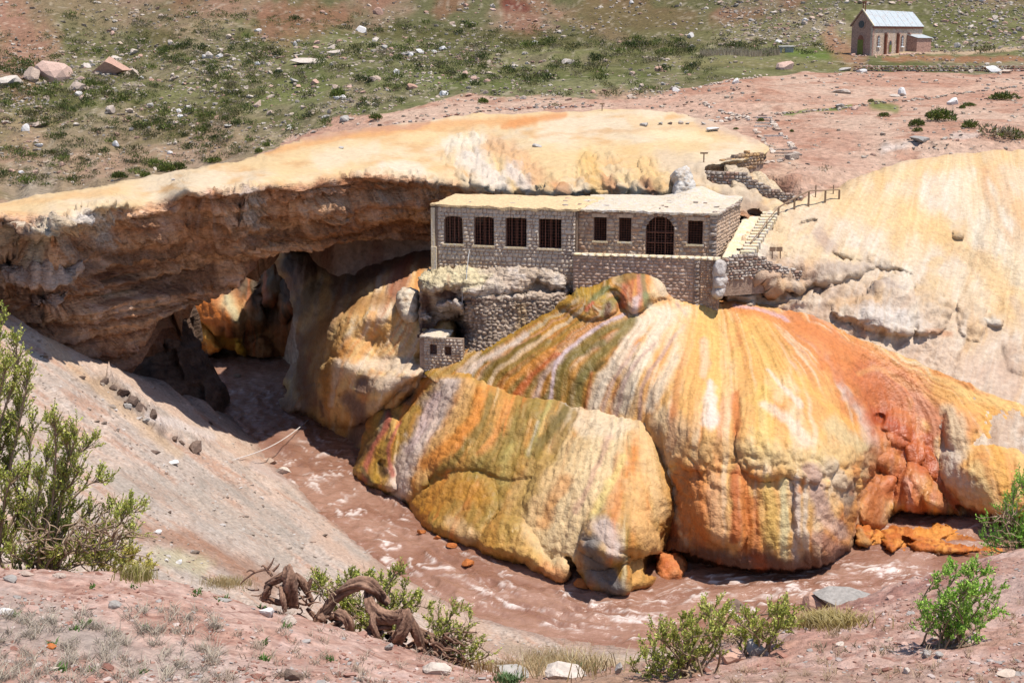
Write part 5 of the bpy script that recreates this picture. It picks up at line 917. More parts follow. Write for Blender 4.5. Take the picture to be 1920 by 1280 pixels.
def stone_mat(name, rgbs, var=.3, bump=.05, drip=None):
    m, nt, b = newmat(name); oi = N(nt, 'ShaderNodeObjectInfo'); cr = N(nt, 'ShaderNodeValToRGB'); ce = cr.color_ramp
    while len(ce.elements) < len(rgbs): ce.elements.new(.5)
    for k, c in enumerate(rgbs):
        ce.elements[k].position = k / (len(rgbs) - 1); ce.elements[k].color = (*lin(c, .56), 1)
    nt.links.new(oi.outputs['Random'], cr.inputs[0])
    geo = N(nt, 'ShaderNodeNewGeometry'); no = N(nt, 'ShaderNodeTexNoise'); no.inputs['Scale'].default_value = 4.; no.inputs['Detail'].default_value = 8; no.inputs['Roughness'].default_value = .7
    nt.links.new(geo.outputs['Position'], no.inputs[0]); mr = N(nt, 'ShaderNodeMapRange'); mr.inputs[1].default_value = .3; mr.inputs[2].default_value = .7; mr.inputs[3].default_value = 1 - var; mr.inputs[4].default_value = 1 + var
    nt.links.new(no.outputs[0], mr.inputs[0]); vm = N(nt, 'ShaderNodeVectorMath', operation='SCALE'); nt.links.new(cr.outputs[0], vm.inputs[0]); nt.links.new(mr.outputs[0], vm.inputs['Scale'])
    last = vm.outputs[0]
    if drip:      # lime run-off: vertical pale streaks across the courses
        mp = N(nt, 'ShaderNodeMapping'); mp.inputs['Scale'].default_value = (2.6, 2.6, .35); nt.links.new(geo.outputs['Position'], mp.inputs[0])
        n2 = N(nt, 'ShaderNodeTexNoise'); n2.inputs['Scale'].default_value = 1; n2.inputs['Detail'].default_value = 6; n2.inputs['Roughness'].default_value = .65; nt.links.new(mp.outputs[0], n2.inputs[0])
        m2 = N(nt, 'ShaderNodeMapRange'); m2.inputs[1].default_value = drip[1]; m2.inputs[2].default_value = drip[1] + .12; m2.inputs[4].default_value = .85; nt.links.new(n2.outputs[0], m2.inputs[0])
        mx = N(nt, 'ShaderNodeMix', data_type='RGBA'); nt.links.new(m2.outputs[0], mx.inputs['Factor']); nt.links.new(last, mx.inputs['A']); mx.inputs['B'].default_value = (*lin(drip[0]), 1); last = mx.outputs['Result']
    nt.links.new(last, b.inputs['Base Color']); b.inputs['Roughness'].default_value = .92; b.inputs['Specular IOR Level'].default_value = .2
    bump_chain(nt, b, geo.outputs['Position'], (((9,) * 3, 6, bump, 'n'),)); return m
M_blockR = stone_mat('dressed_stone', [(204, 170, 142), (222, 192, 164), (212, 166, 130), (186, 154, 132), (230, 204, 176)], drip=((238, 218, 198), .57))
M_blockL = stone_mat('rubble_stone', [(220, 196, 168), (206, 170, 136), (238, 220, 198), (184, 152, 128)], .35, .07, drip=((246, 232, 214), .52))
M_brick = stone_mat('terrace_block', [(206, 172, 150), (224, 192, 168), (186, 152, 132), (232, 208, 188)], drip=((244, 226, 208), .56))
M_mortar = stone_mat('mortar', [(176, 150, 130), (176, 150, 130)], .35, .05)
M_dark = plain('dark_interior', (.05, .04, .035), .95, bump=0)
M_crust = stone_mat('lime_crust', [(250, 226, 184), (250, 226, 184)], .12, .06, drip=((250, 240, 228), .48))
M_roof = stone_mat('roof_crust', [(232, 212, 184), (232, 212, 184)], .3, .09, drip=((238, 230, 220), .5))
M_roofL = stone_mat('roof_crust_left', [(238, 204, 156), (238, 204, 156)], .28, .08, drip=((186, 164, 146), .60))
M_rust = plain('rusty_iron', (.17, .07, .045), .7, .2, .4, 8, .004)
M_dry = stone_mat('dry_wall_stone', [(196, 180, 164), (222, 206, 190), (170, 150, 134), (200, 160, 138)], .35, .06)
M_wood = plain('weathered_wood', (.22, .14, .085), .85, 0, .35, 4, .01)
M_quoin = stone_mat('quoin_stone', [(176, 150, 132), (206, 188, 172), (150, 122, 106)], .3, .05)

class Wall:
    def __init__(s, corner, D, nrm=None):
        s.O = np.array(corner, float); s.D = np.array([D[0], D[1], 0.]); s.D /= np.linalg.norm(s.D)
        s.N = np.array([s.D[1], -s.D[0], 0.])                       # faces the river
        s.rz = math.atan2(s.D[1], s.D[0])
    def px(s, u, v):
        a, dy, dz = ray(u, v); d = np.array([float(a), float(dy), float(dz)]); c = np.array([0, 0, CZ])
        t = ((s.O - c) @ s.N) / (d @ s.N); p = c + d * t; return float((p - s.O) @ s.D), float(p[2])
    def at(s, x, z, out=0.0): return s.O * np.array([1, 1, 0]) + s.D * x + s.N * out + np.array([0, 0, z])
    def box(s, bm, x0, x1, z0, z1, o0, o1):
        c = [s.at(x, z, o) for o in (o0, o1) for z in (z0, z1) for x in (x0, x1)]; vs = [bm.verts.new(p) for p in c]
        for f in ((0, 1, 3, 2), (4, 6, 7, 5), (0, 2, 6, 4), (1, 5, 7, 3), (0, 4, 5, 1), (2, 3, 7, 6)): bm.faces.new([vs[k] for k in f])
def bm_obj(name, bm, mat, parent=None, smooth=False):
    bmesh.ops.recalc_face_normals(bm, faces=bm.faces); me = bpy.data.meshes.new(name); bm.to_mesh(me); bm.free()
    if smooth:
        for p in me.polygons: p.use_smooth = True
    return link(name, me, parent, mat)
class Op:                                                            # an opening; arch = rise of its round head
    def __init__(s, x0, x1, z0, z1, arch=0.0): s.x0, s.x1, s.z0, s.z1, s.arch = x0, x1, z0, z1, arch
    def top(s, x):
        if not s.arch: return s.z1
        t = (x - (s.x0 + s.x1) / 2) / ((s.x1 - s.x0) / 2); return s.z1 - s.arch + s.arch * math.sqrt(max(0, 1 - t * t))
def wall_body(w, x0, x1, z0, ztop, ops, thick, mat, parent, name='wall_core'):
    bm = bmesh.new(); br = {x0, x1}
    for o in ops:
        n = 12 if o.arch else 1
        for k in range(n + 1): br.add(o.x0 + (o.x1 - o.x0) * k / n)
    br = sorted(b for b in br if x0 - 1e-6 <= b <= x1 + 1e-6)
    zt = ztop if callable(ztop) else (lambda x: ztop)
    for a, b in zip(br[:-1], br[1:]):
        if b - a < 1e-4: continue
        m = (a + b) / 2; z = z0
        for o in sorted([o for o in ops if o.x0 < m < o.x1], key=lambda o: o.z0):
            if o.z0 > z + 1e-3: w.box(bm, a, b, z, o.z0, -thick, 0)
            z = o.top(m)
        if zt(m) > z: w.box(bm, a, b, z, zt(m), -thick, 0)
    return bm_obj(name, bm, mat, parent)
def add_stone(w, cx, cz, lx, lz, depth, meshes, mat, parent, name, rs, proud=.05, tilt=.02):
    me = meshes[rs.randint(len(meshes))]
    o = bpy.data.objects.new(name, me); col.objects.link(o)
    if not me.materials: me.materials.append(mat)
    p = w.at(cx, cz, proud - depth / 2 + rs.uniform(-.02, .02))
    if parent is not None: p = p - np.array(parent.location); o.parent = parent
    o.location = p; o.scale = (lx * (1 if rs.rand() > .5 else -1), depth, lz); o.rotation_euler = (rs.uniform(-tilt, tilt), rs.uniform(-tilt, tilt) * 1.5, w.rz + rs.uniform(-tilt, tilt))
    return o
def set_mats(meshes, mat, suffix):
    out = []
    for m in meshes:
        c = m.copy(); c.materials.clear(); c.materials.append(mat); out.append(c)
    return out
def coursed(w, x0, x1, z0, z1, ch, lens, ops, meshes, mat, parent, name, seed, depth=.3, proud=.06, gap=.02, limit=[300], hj=.0, tilt=.02, zmax=None, zmin=None):
    rs = np.random.RandomState(seed); z = z0; rest = []
    while z < z1 - ch * .4:
        h = min(ch * rs.uniform(1 - hj, 1 + hj), z1 - z)
        iv = [(x0, x1)]
        for o in ops:
            if o.z0 < z + h * .7 and o.z1 > z + h * .3:
                if o.arch and z + h > o.z1 - o.arch:
                    zz = z + h * .5; k = (zz - (o.z1 - o.arch)) / o.arch; hw = (o.x1 - o.x0) / 2 * math.sqrt(max(0, 1 - k * k)) if k > 0 else (o.x1 - o.x0) / 2
                    hw += getattr(o, 'ring', 0); c = (o.x0 + o.x1) / 2; a, b = c - hw, c + hw
                else: a, b = o.x0 - getattr(o, 'ring', 0) * (o.z1 - o.arch < z + h), o.x1 + getattr(o, 'ring', 0) * (o.z1 - o.arch < z + h)
                iv = [q for i in iv for q in ((i[0], min(i[1], a)), (max(i[0], b), i[1])) if q[1] - q[0] > .05]
        for a, b in iv:
            x = a
            while x < b - .02:
                l = rs.uniform(*lens)
                if b - (x + l) < lens[0] * .6: l = b - x
                cx, cz = x + l / 2, z + h / 2; x += l
                if zmax and cz > zmax(cx): continue
                if zmin and cz < zmin(cx): continue
                if limit[0] > 0: add_stone(w, cx, cz, l - gap, h - gap, depth, meshes, mat, parent, name, rs, proud, tilt); limit[0] -= 1
                else: rest.append((cx, cz, l - gap, h - gap))
        z += h
    if rest:
        V = []; Fc = []; n0 = 0
        for cx, cz, l, h in rest:
            me = meshes[rs.randint(len(meshes))]; co = np.empty(len(me.vertices) * 3, np.float32); me.vertices.foreach_get('co', co); co = co.reshape(-1, 3)
            c = w.at(cx, cz, proud - depth / 2 + rs.uniform(-.02, .02)); loc = np.array(parent.location) if parent is not None else 0
            V.append(c - loc + co[:, :1] * l * w.D + co[:, 1:2] * depth * -w.N + co[:, 2:3] * h * np.array([0, 0, 1]))
            for f in me.polygons: Fc.append([v + n0 for v in f.vertices])
            n0 += len(co)
        q = bpy.data.meshes.new('stonework'); q.from_pydata(np.concatenate(V).tolist(), [], Fc); q.update()
        o = link('stonework', q, parent, mat); tag(o, kind='stuff')
def off(parent, o):
    """keep a world-space mesh in place under a moved parent"""
    o.location = -Vector(parent.location); return o
def slab(name, quad, thick, nx, ny, amp, mat, parent=None, seed=0, bumps=(), edge=.12):
    """uneven crusted slab: quad = 4 world corners a b c d"""
    a, b, c, d = [np.array(q, float) for q in quad]; rs = np.random.RandomState(seed)
    S, T = np.meshgrid(np.linspace(0, 1, nx + 1), np.linspace(0, 1, ny + 1)); S = S.ravel()[:, None]; T = T.ravel()[:, None]
    p = (a * (1 - S) + b * S) * (1 - T) + (d * (1 - S) + c * S) * T
    e = ((S[:, 0] < 1e-6) | (S[:, 0] > 1 - 1e-6) | (T[:, 0] < 1e-6) | (T[:, 0] > 1 - 1e-6))
    p[:, 2] += amp * fbm(p[:, 0] / .8, p[:, 1] / .8, s=seed, o=4)
    p[:, :2] += (edge * np.stack([fbm(p[:, 0] / .5, p[:, 1] / .5, s=seed + 1, o=3), fbm(p[:, 0] / .5, p[:, 1] / .5, s=seed + 2, o=3)], -1)) * e[:, None]
    p[e, 2] -= .05
    for bx, by, r, h in bumps: p[:, 2] += h * np.exp(-(((S[:, 0] - bx) / r) ** 2 + ((T[:, 0] - by) / (r * 1.6)) ** 2))
    n = len(p); idx = np.arange(n).reshape(ny + 1, nx + 1)
    q = np.stack([idx[:-1, :-1], idx[:-1, 1:], idx[1:, 1:], idx[1:, :-1]], -1).reshape(-1, 4)
    per = list(idx[0]) + list(idx[1:, -1]) + list(idx[-1, :-1][::-1]) + list(idx[1:-1, 0][::-1]); m = len(per)
    low = p[per] + np.array([0, 0, -thick]) + np.stack([np.zeros(m), np.zeros(m), .06 * vn(p[per][:, 0] * 3, p[per][:, 1] * 3, s=seed)], -1)
    sk = np.array([[per[k], n + k, n + (k + 1) % m, per[(k + 1) % m]] for k in range(m)])
    V = np.vstack([p, low]); me = mesh_np(name, V, [q, sk], None, False)
    return link(name, me, parent, mat)
def rods(name, segs, r, mat, parent=None, n=5):
    V = []; Fq = []; k0 = 0
    for A, B in segs:
        A = np.array(A, float); B = np.array(B, float); d = B - A; L = np.linalg.norm(d)
        if L < 1e-5: continue
        d /= L; h = np.array([0, 0, 1.]) if abs(d[2]) < .9 else np.array([1., 0, 0]); x = np.cross(d, h); x /= np.linalg.norm(x); y = np.cross(d, x)
        for q in (A, B):
            for k in range(n): V.append(q + r * (math.cos(2 * math.pi * k / n) * x + math.sin(2 * math.pi * k / n) * y))
        for k in range(n): Fq.append([k0 + k, k0 + (k + 1) % n, k0 + n + (k + 1) % n, k0 + n + k])
        Fq.append([k0 + k for k in range(n)][::-1]); Fq.append([k0 + n + k for k in range(n)]); k0 += 2 * n
    me = bpy.data.meshes.new(name); me.from_pydata([tuple(v) for v in V], [], Fq); me.update(); return link(name, me, parent, mat)
def beam(name, A, B, wd, ht, mat, parent=None):
    A = Vector(A); B = Vector(B); d = (B - A); L = d.length; bm = bmesh.new(); bmesh.ops.create_cube(bm, size=1)
    bmesh.ops.bevel(bm, geom=list(bm.edges), offset=.06, segments=1, affect='EDGES')
    me = bpy.data.meshes.new(name); bm.to_mesh(me); bm.free(); o = link(name, me, parent, mat)
    o.scale = (wd, ht, L); o.rotation_mode = 'QUATERNION'; q = d.to_track_quat('Z', 'Y'); o.rotation_quaternion = q; o.location = (A + B) / 2 - (Vector(parent.location) if parent is not None else Vector()); return o

# ------------------------------------------------------------------ THE BATH HOUSE
CR = P(1341, 480, 97.0); th = math.radians(11.5); WR = Wall(CR, (math.cos(th), -math.sin(th)))
CL = P(1079, 480, 98.2); tl = math.radians(14.5); WL = Wall(CL, (math.cos(tl), -math.sin(tl)))
xL = WR.px(1084, 440)[0]; zb = CR[2] - .1; zt = WR.px(1341, 400)[1]
bath = empty('bath_house', tuple(WR.at(xL, zb))); tag(bath, 'ruined stone bath house with barred windows and arched door below the rock bridge', 'building')
STR = set_mats(STONES, M_blockR, 'r'); STL = set_mats(STONES, M_blockL, 'l'); BRK = set_mats(BRICKS, M_brick, 'b'); STD = set_mats(STONES, M_dry, 'd'); STQ = set_mats(STONES, M_quoin, 'q')
def opn(w, u0, v0, u1, v1, arch=0.0, ring=0.0):
    um = (u0 + u1) / 2; x0 = w.px(u0, v1)[0]; x1 = w.px(u1, v1)[0]; z1 = w.px(um, v0)[1]; z0 = w.px(um, v1)[1]
    o = Op(x0, x1, z0, z1, arch); o.ring = ring; return o
opsR = [opn(WR, 1113, 407, 1137, 451.5), opn(WR, 1160, 408, 1183, 453), opn(WR, 1210, 405, 1263, 476, 1.0, .3), opn(WR, 1289, 413, 1317, 458)]
opsR[2].z0 = zb
opsL = [opn(WL, 833, 405.5, 868, 457, .18), opn(WL, 889, 406, 926, 460, .18), opn(WL, 948, 407, 987, 463, .15), opn(WL, 1010, 411, 1052, 466)]
off(bath, wall_body(WR, xL, 0, zb - .5, zt - .05, opsR, .45, M_mortar, bath))
lim = [300]
coursed(WR, xL, -.42, zb, zt - .02, .27, (.26, .62), opsR, STR, M_blockR, bath, 'stone', 401, .3, .05, .012, lim, .22, .035)
# corner stones
rs = np.random.RandomState(5); z = zb; k = 0
while z < zt - .1:
    l = .50 if k % 2 else .34
    add_stone(WR, -l / 2 + .06, z + .145, l, .26, .34, STQ, M_quoin, bath, 'corner_stone', rs, .11); z += .29; k += 1
# arch ring
o = opsR[2]; cx = (o.x0 + o.x1) / 2; R = (o.x1 - o.x0) / 2 + .14; zc = o.z1 - o.arch
for k in range(11):
    a = math.pi * (k + .5) / 11; s_ = add_stone(WR, cx + R * math.cos(a), zc + R * .98 * math.sin(a), .25, .28, .34, STQ, M_quoin, bath, 'arch_stone', rs, .10); s_.rotation_euler[1] = -(a - math.pi / 2) if False else (math.pi / 2 - a)
# side wall towards the steps
pB = P(1388, 380, 104.0); Dside = (pB[0] - CR[0], pB[1] - CR[1]); WS = Wall(CR, Dside); Ls = math.hypot(*Dside)
off(bath, wall_body(WS, .0, Ls, zb - .5, zt - .05, [], .45, M_mortar, bath))
lim2 = [0]
coursed(WS, .25, Ls, zb, zt - .02, .24, (.24, .6), [], STR, M_blockR, bath, 'stone', 402, .3, .06, .015, lim2, .3, .05)
# left wing
xl = WL.px(812, 440)[0]; zl0 = WL.px(900, 520)[1] - .8; ztl = WL.px(1070, 394)[1]
off(bath, wall_body(WL, xl, 0, zl0, ztl, opsL, .45, M_mortar, bath))
coursed(WL, xl + .35, -.02, zl0 + .3, ztl - .02, .30, (.2, .52), opsL, STL, M_blockL, bath, 'stone', 403, .3, .05, .012, lim, .35, .08)
# left wing: return wall at its right end, left end wall and pilaster
WE = Wall(WL.at(0, 0), (math.sin(tl), math.cos(tl))); off(bath, wall_body(WE, 0, 1.1, zl0, ztl, [], .4, M_mortar, bath, 'return_wall'))
bm = bmesh.new(); WL.box(bm, xl - .1, xl + .28, zl0 - .3, WL.px(815, 462)[1], -.3, .22); WL.box(bm, xl - .12, xl + .16, zl0 - .3, ztl - .1, -.4, .1)
off(bath, bm_obj('pilaster', bm, M_crust, bath))
bm = bmesh.new(); WB = Wall(WL.at(xl, 0), (-math.sin(tl) * -1, math.cos(tl))); WB.box(bm, 0, 6.5, zl0, ztl, 0, .4)
off(bath, bm_obj('end_wall', bm, M_mortar, bath))
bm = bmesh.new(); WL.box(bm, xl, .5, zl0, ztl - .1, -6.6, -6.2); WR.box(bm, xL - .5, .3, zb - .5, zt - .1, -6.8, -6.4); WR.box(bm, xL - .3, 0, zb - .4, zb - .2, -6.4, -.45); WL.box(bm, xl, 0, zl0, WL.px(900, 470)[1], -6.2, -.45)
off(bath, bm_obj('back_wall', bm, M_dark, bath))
# roofs
def wz(w, x, out, z): return w.at(x, z, out)
ra, rb = WR.at(xL - .35, zt + .1, .22), WR.at(.2, zt + .05, .22); rc = P(1394, 374, 106.5) ; rc[2] = zt + .12; rd = WR.at(xL - .3, zt + .25, -8.2)
off(bath, slab('roof', [ra, rb, rc, rd], .13, 90, 50, .10, M_roof, bath, 405, [(.70, .95, .12, .75), (.3, .5, .2, .12)]))
la, lb, lc, ld = WL.at(xl - .15, ztl + .18, .2), WL.at(.12, ztl + .12, .2), WL.at(.9, ztl + .2, -7.6), WL.at(xl - .1, ztl + .28, -5.6)
off(bath, slab('roof', [la, lb, lc, ld], .16, 90, 50, .11, M_roofL, bath, 406))
# broken slates under the right roof edge
rs = np.random.RandomState(9)
for k in range(26):
    x = xL + .2 + k * (abs(xL) - .3) / 26; add_stone(WR, x, zt - .03 + rs.uniform(-.02, .02), rs.uniform(.25, .5), .07, .5, STQ, M_quoin, bath, 'slate', rs, .2, .05)
for k in range(18):
    x = .2 + k * (Ls - .3) / 18; add_stone(WS, x, zt - .02 + rs.uniform(-.05, .05), rs.uniform(.25, .5), .1, .5, STQ, M_quoin, bath, 'slate', rs, .2, .07)
for k in range(30):
    a = rs.rand(); b = rs.uniform(.5, 5.5); w_ = WL if k % 2 else WR; x = (xl if k % 2 else xL) * a; zz = (ztl + .16 if k % 2 else zt + .13) + .0 * b
    add_stone(w_, x, zz, rs.uniform(.1, .45), rs.uniform(.06, .14), rs.uniform(.15, .5), STQ, M_quoin, bath, 'debris', rs, -b, .1)
# windows with grilles
def window(w, o, grid, parent, fr=.05, mull=()):
    f = bmesh.new(); d0, d1 = -.34, -.26
    w.box(f, o.x0, o.x0 + fr, o.z0, o.z1 - o.arch, d0, d1); w.box(f, o.x1 - fr, o.x1, o.z0, o.z1 - o.arch, d0, d1); w.box(f, o.x0 + fr, o.x1 - fr, o.z0, o.z0 + fr, d0, d1)
    if not o.arch: w.box(f, o.x0 + fr, o.x1 - fr, o.z1 - fr, o.z1, d0, d1)
    win = off(parent, bm_obj('window', f, M_rust, parent))
    sg = []; nx, nz = grid
    for k in range(1, nx): x = o.x0 + (o.x1 - o.x0) * k / nx; sg.append((w.at(x, o.z0, -.2), w.at(x, o.top(x), -.2)))
    for k in range(1, nz):
        z = o.z0 + (o.z1 - o.z0) * k / nz
        if z > o.z1 - o.arch and o.arch: t = (z - o.z1 + o.arch) / o.arch; hw = (o.x1 - o.x0) / 2 * math.sqrt(max(0, 1 - t * t)); c = (o.x0 + o.x1) / 2; sg.append((w.at(c - hw, z, -.2), w.at(c + hw, z, -.2)))
        else: sg.append((w.at(o.x0, z, -.2), w.at(o.x1, z, -.2)))
    rods('grille', sg, .012, M_rust, win, 4)
    if mull:
        sg = [(w.at(o.x0 + (o.x1 - o.x0) * t, o.z0, -.16), w.at(o.x0 + (o.x1 - o.x0) * t, o.top(o.x0 + (o.x1 - o.x0) * t), -.16)) for t in mull]; rods('mullion', sg, .028, M_rust, win, 4)
    return win
for o in opsL: window(WL, o, (7, 10), bath, .05, (.28, .52, .76))
for k, o in enumerate(opsR):
    if k == 2: continue
    window(WR, o, (5, 10), bath, .05)
o = opsR[2]; dn = window(WR, o, (9, 16), bath, .07, (.32, .7)); dn.name = 'door'
rods('crossbar', [(WR.at(o.x0, o.z0 + 1.62, -.14), WR.at(o.x1, o.z0 + 1.62, -.14)), (WR.at(o.x0 + .1, o.z0 + .9, -.14), WR.at(o.x1 - .1, o.z0 + .9, -.14))], .03, M_rust, dn, 4)
for w, ops in ((WL, opsL), (WR, [opsR[0], opsR[1], opsR[3]])):
    for o in ops:
        bm = bmesh.new(); w.box(bm, o.x0 - .1, o.x1 + .1, o.z0 - .12, o.z0, -.4, .14); off(bath, bm_obj('sill', bm, M_crust, bath))
        if w is WR: bm = bmesh.new(); w.box(bm, o.x0 - .14, o.x1 + .14, o.z1, o.z1 + .24, -.3, .085); off(bath, bm_obj('lintel', bm, M_blockR, bath))

# ------------------------------------------------------------------ TERRACE WALL
TC = P(1302, 483, 95.6); WT = Wall(TC, (math.cos(th), -math.sin(th))); xt0 = WT.px(1075, 473)[0]; ztt = WT.px(1302, 483)[1]
ter = empty('terrace_wall', tuple(WT.at(xt0, ztt - 3))); tag(ter, 'coursed terrace wall with pale coping in front of the bath house', 'stone wall')
off(ter, wall_body(WT, xt0, 0, ztt - 4.2, ztt - .14, [], .45, M_mortar, ter))
coursed(WT, xt0, -.02, ztt - 3.3, ztt - .14, .225, (.32, .62), [], BRK, M_brick, ter, 'brick', 411, .3, .04, .018, [300], .12, .02)
WT2 = Wall(WT.at(xt0, 0), (-math.sin(th) * -.3 - 1 * .0, 1)); bm = bmesh.new(); WT.box(bm, xt0, xt0 + .4, ztt - 4, ztt - .2, -2.8, -.45); off(ter, bm_obj('end_wall', bm, M_mortar, ter))
rs = np.random.RandomState(12); n = 16
for k in range(n):
    l = -xt0 / n; add_stone(WT, xt0 + (k + .5) * l, ztt - .03, l - .02, .17, .55, set_mats(BRICKS, M_crust, 'c') if k == 0 else COP, M_crust, ter, 'coping_stone', rs, .12, .01) if k else None
    if k == 0:
        COP = set_mats(BRICKS, M_crust, 'c'); add_stone(WT, xt0 + .5 * l, ztt - .03, l - .02, .17, .55, COP, M_crust, ter, 'coping_stone', rs, .12, .01)
# paved terrace
bm = bmesh.new(); WT.box(bm, xt0, 1.8, ztt - .7, ztt - .42, -2.2, -.45); o = bm_obj('terrace', bm, M_crust); tag(o, kind='structure')
# buttress right of the terrace wall
but = empty('buttress', tuple(WT.at(.2, ztt - 3))); tag(but, 'rough stone buttress with quoins at the right end of the terrace wall', 'buttress')
off(but, wall_body(WT, .0, 1.72, ztt - 4.4, ztt - .16, [], .9, M_mortar, but)); z = ztt - 3.4; k = 0
while z < ztt - .3:
    add_stone(WT, .22, z + .13, .42 if k % 2 else .30, .24, .4, STQ, M_quoin, but, 'quoin', rs, .16, .02); z += .27; k += 1
coursed(WT, .42, 1.7, ztt - 3.6, ztt - .2, .17, (.15, .3), [], STR, M_blockR, but, 'stone', 415, .25, .05, .015, [120], .15, .05)
for k in range(4): add_stone(WT, .2 + k * .44, ztt - .06, .42, .2, .7, COP, M_crust, but, 'capstone', rs, .2, .03)
M_white = vc_mat('white_crust', .2, 4, (((3,) * 3, 5, .12, 'n'), ((14,) * 3, 5, .03, 'n')), .8)
o = patch('crusted_column', [(1340, 492), (1352, 486), (1362, 494), (1361, 512), (1364, 524), (1360, 540), (1358, 556), (1346, 562), (1337, 554), (1338, 530), (1336, 508)], [(1340, 495, 94.8), (1360, 500, 94.8), (1338, 555, 94.4), (1358, 558, 94.3), (1350, 525, 94.6)], M_white, 1.5,
          [([(1338, 492), (1352, 486), (1364, 500), (1360, 520), (1340, 518)], 9, .5), ([(1338, 520), (1352, 516), (1364, 524), (1360, 540), (1340, 540)], 9, .5), ([(1338, 542), (1358, 540), (1358, 560), (1340, 560)], 9, .45)], (6, .5), lambda i: .1 * fbm(*(i['p'].T * 3), s=420, o=4), lambda i: base_mix(i['u'], i['v'], [(238, 226, 216), (214, 200, 188), (246, 238, 230)], 8, 12, 421), seed=21, jit=1)
tag(o, 'lumpy white crusted column on the right corner of the terrace wall', 'column')
o = patch('crusted_pillar', [(1268, 322), (1285, 312), (1298, 322), (1300, 345), (1306, 372), (1262, 372), (1268, 345)], [(1270, 325, 106.2), (1298, 325, 106.2), (1264, 370, 105.6), (1304, 370, 105.6), (1284, 345, 105.8)], M_white, 1.5, (), (8, .6), lambda i: .07 * lumps(i['p'], .4, 6) + .16 * fbm(*(i['p'].T * 2), s=422, o=4), lambda i: base_mix(i['u'], i['v'], [(240, 230, 218), (226, 204, 180), (248, 242, 234)], 8, 8, 423), seed=22, jit=1)
tag(o, 'white crusted masonry pillar behind the roof of the bath house', 'pillar')
# small ruined cell below the outcrop
CC = P(795, 668, 96.4); WC = Wall(CC, (math.cos(.25), -math.sin(.25))); cw = WC.px(868, 660)[0]; z0 = CC[2] - 1.5; z1 = WC.px(800, 632)[1]
cell = empty('ruined_cell', tuple(WC.at(0, z0))); tag(cell, 'small roofless stone cell with barred opening at the foot of the outcrop', 'ruin')
oc = [opn(WC, 806, 645, 819, 664), opn(WC, 834, 650, 846, 666)]
off(cell, wall_body(WC, 0, cw, z0, z1, oc, .35, M_mortar, cell)); coursed(WC, 0, cw, z0, z1, .2, (.2, .4), oc, STL, M_blockL, cell, 'stone', 431, .25, .05, .02, [80], .2, .05)
WCe = Wall(WC.at(0, 0), (.15, 1)); off(cell, wall_body(WCe, 0, 2.2, z0, z1 + .1, [], .3, M_mortar, cell, 'side_wall'))
for o in oc: window(WC, o, (4, 5), cell, .03)
off(cell, slab('roof', [WC.at(-.15, z1 + .12, .15), WC.at(cw * .55, z1 + .1, .15), WC.at(cw * .55, z1 + .2, -2.2), WC.at(-.1, z1 + .25, -2.2)], .10, 24, 12, .12, M_roof, cell, 433, edge=.35))

# ------------------------------------------------------------------ DRY STONE WALLS BY THE STEPS
def rock_verts(seed, sub=1, flat=.7, rough=.35):
    rs = np.random.RandomState(seed); bm = bmesh.new(); bmesh.ops.create_icosphere(bm, subdivisions=sub, radius=.5)
    V = np.array([v.co[:] for v in bm.verts]); Fc = [[v.index for v in f.verts] for f in bm.faces]; bm.free()
    off_ = rs.rand(3) * 50
    r = 1 + rough * fbm(V[:, 0] * 2.2 + off_[0], V[:, 1] * 2.2 + off_[1], V[:, 2] * 2.2 + off_[2], s=seed, o=3)
    V = V * r[:, None]
    for _ in range(9):                                               # broken flat faces
        n = rs.randn(3); n /= np.linalg.norm(n); d = V @ n; lim_ = rs.uniform(.18, .36); m = d > lim_; V[m] -= np.outer(d[m] - lim_, n)
    V = (V - (V.max(0) + V.min(0)) / 2) / np.ptp(V, axis=0) * np.array([1, rs.uniform(.7, 1), flat * rs.uniform(.8, 1.1)]); return V, Fc
RV = [rock_verts(500 + k, 1) for k in range(8)]
def rock_mass(name, items, mat, parent=None, colr=None, seed=0):
    """items: (x,y,z,sx,sy,sz,rot) -> one mesh"""
    rs = np.random.RandomState(seed); VV = []; FF = []; CCo = []; n = 0
    for k, it in enumerate(items):
        V, Fc = RV[rs.randint(len(RV))]; a = it[6]; c, s = math.cos(a), math.sin(a); q = V * np.array(it[3:6])
        q = np.stack([q[:, 0] * c - q[:, 1] * s, q[:, 0] * s + q[:, 1] * c, q[:, 2]], -1) + np.array(it[:3]); VV.append(q); FF.append(np.array(Fc) + n); n += len(V)
        if colr is not None: CCo.append(np.tile(colr(k, rs), (len(V), 1)))
    me = mesh_np(name, np.concatenate(VV), np.concatenate(FF), np.concatenate(CCo) if colr is not None else None, False); return link(name, me, parent, mat)
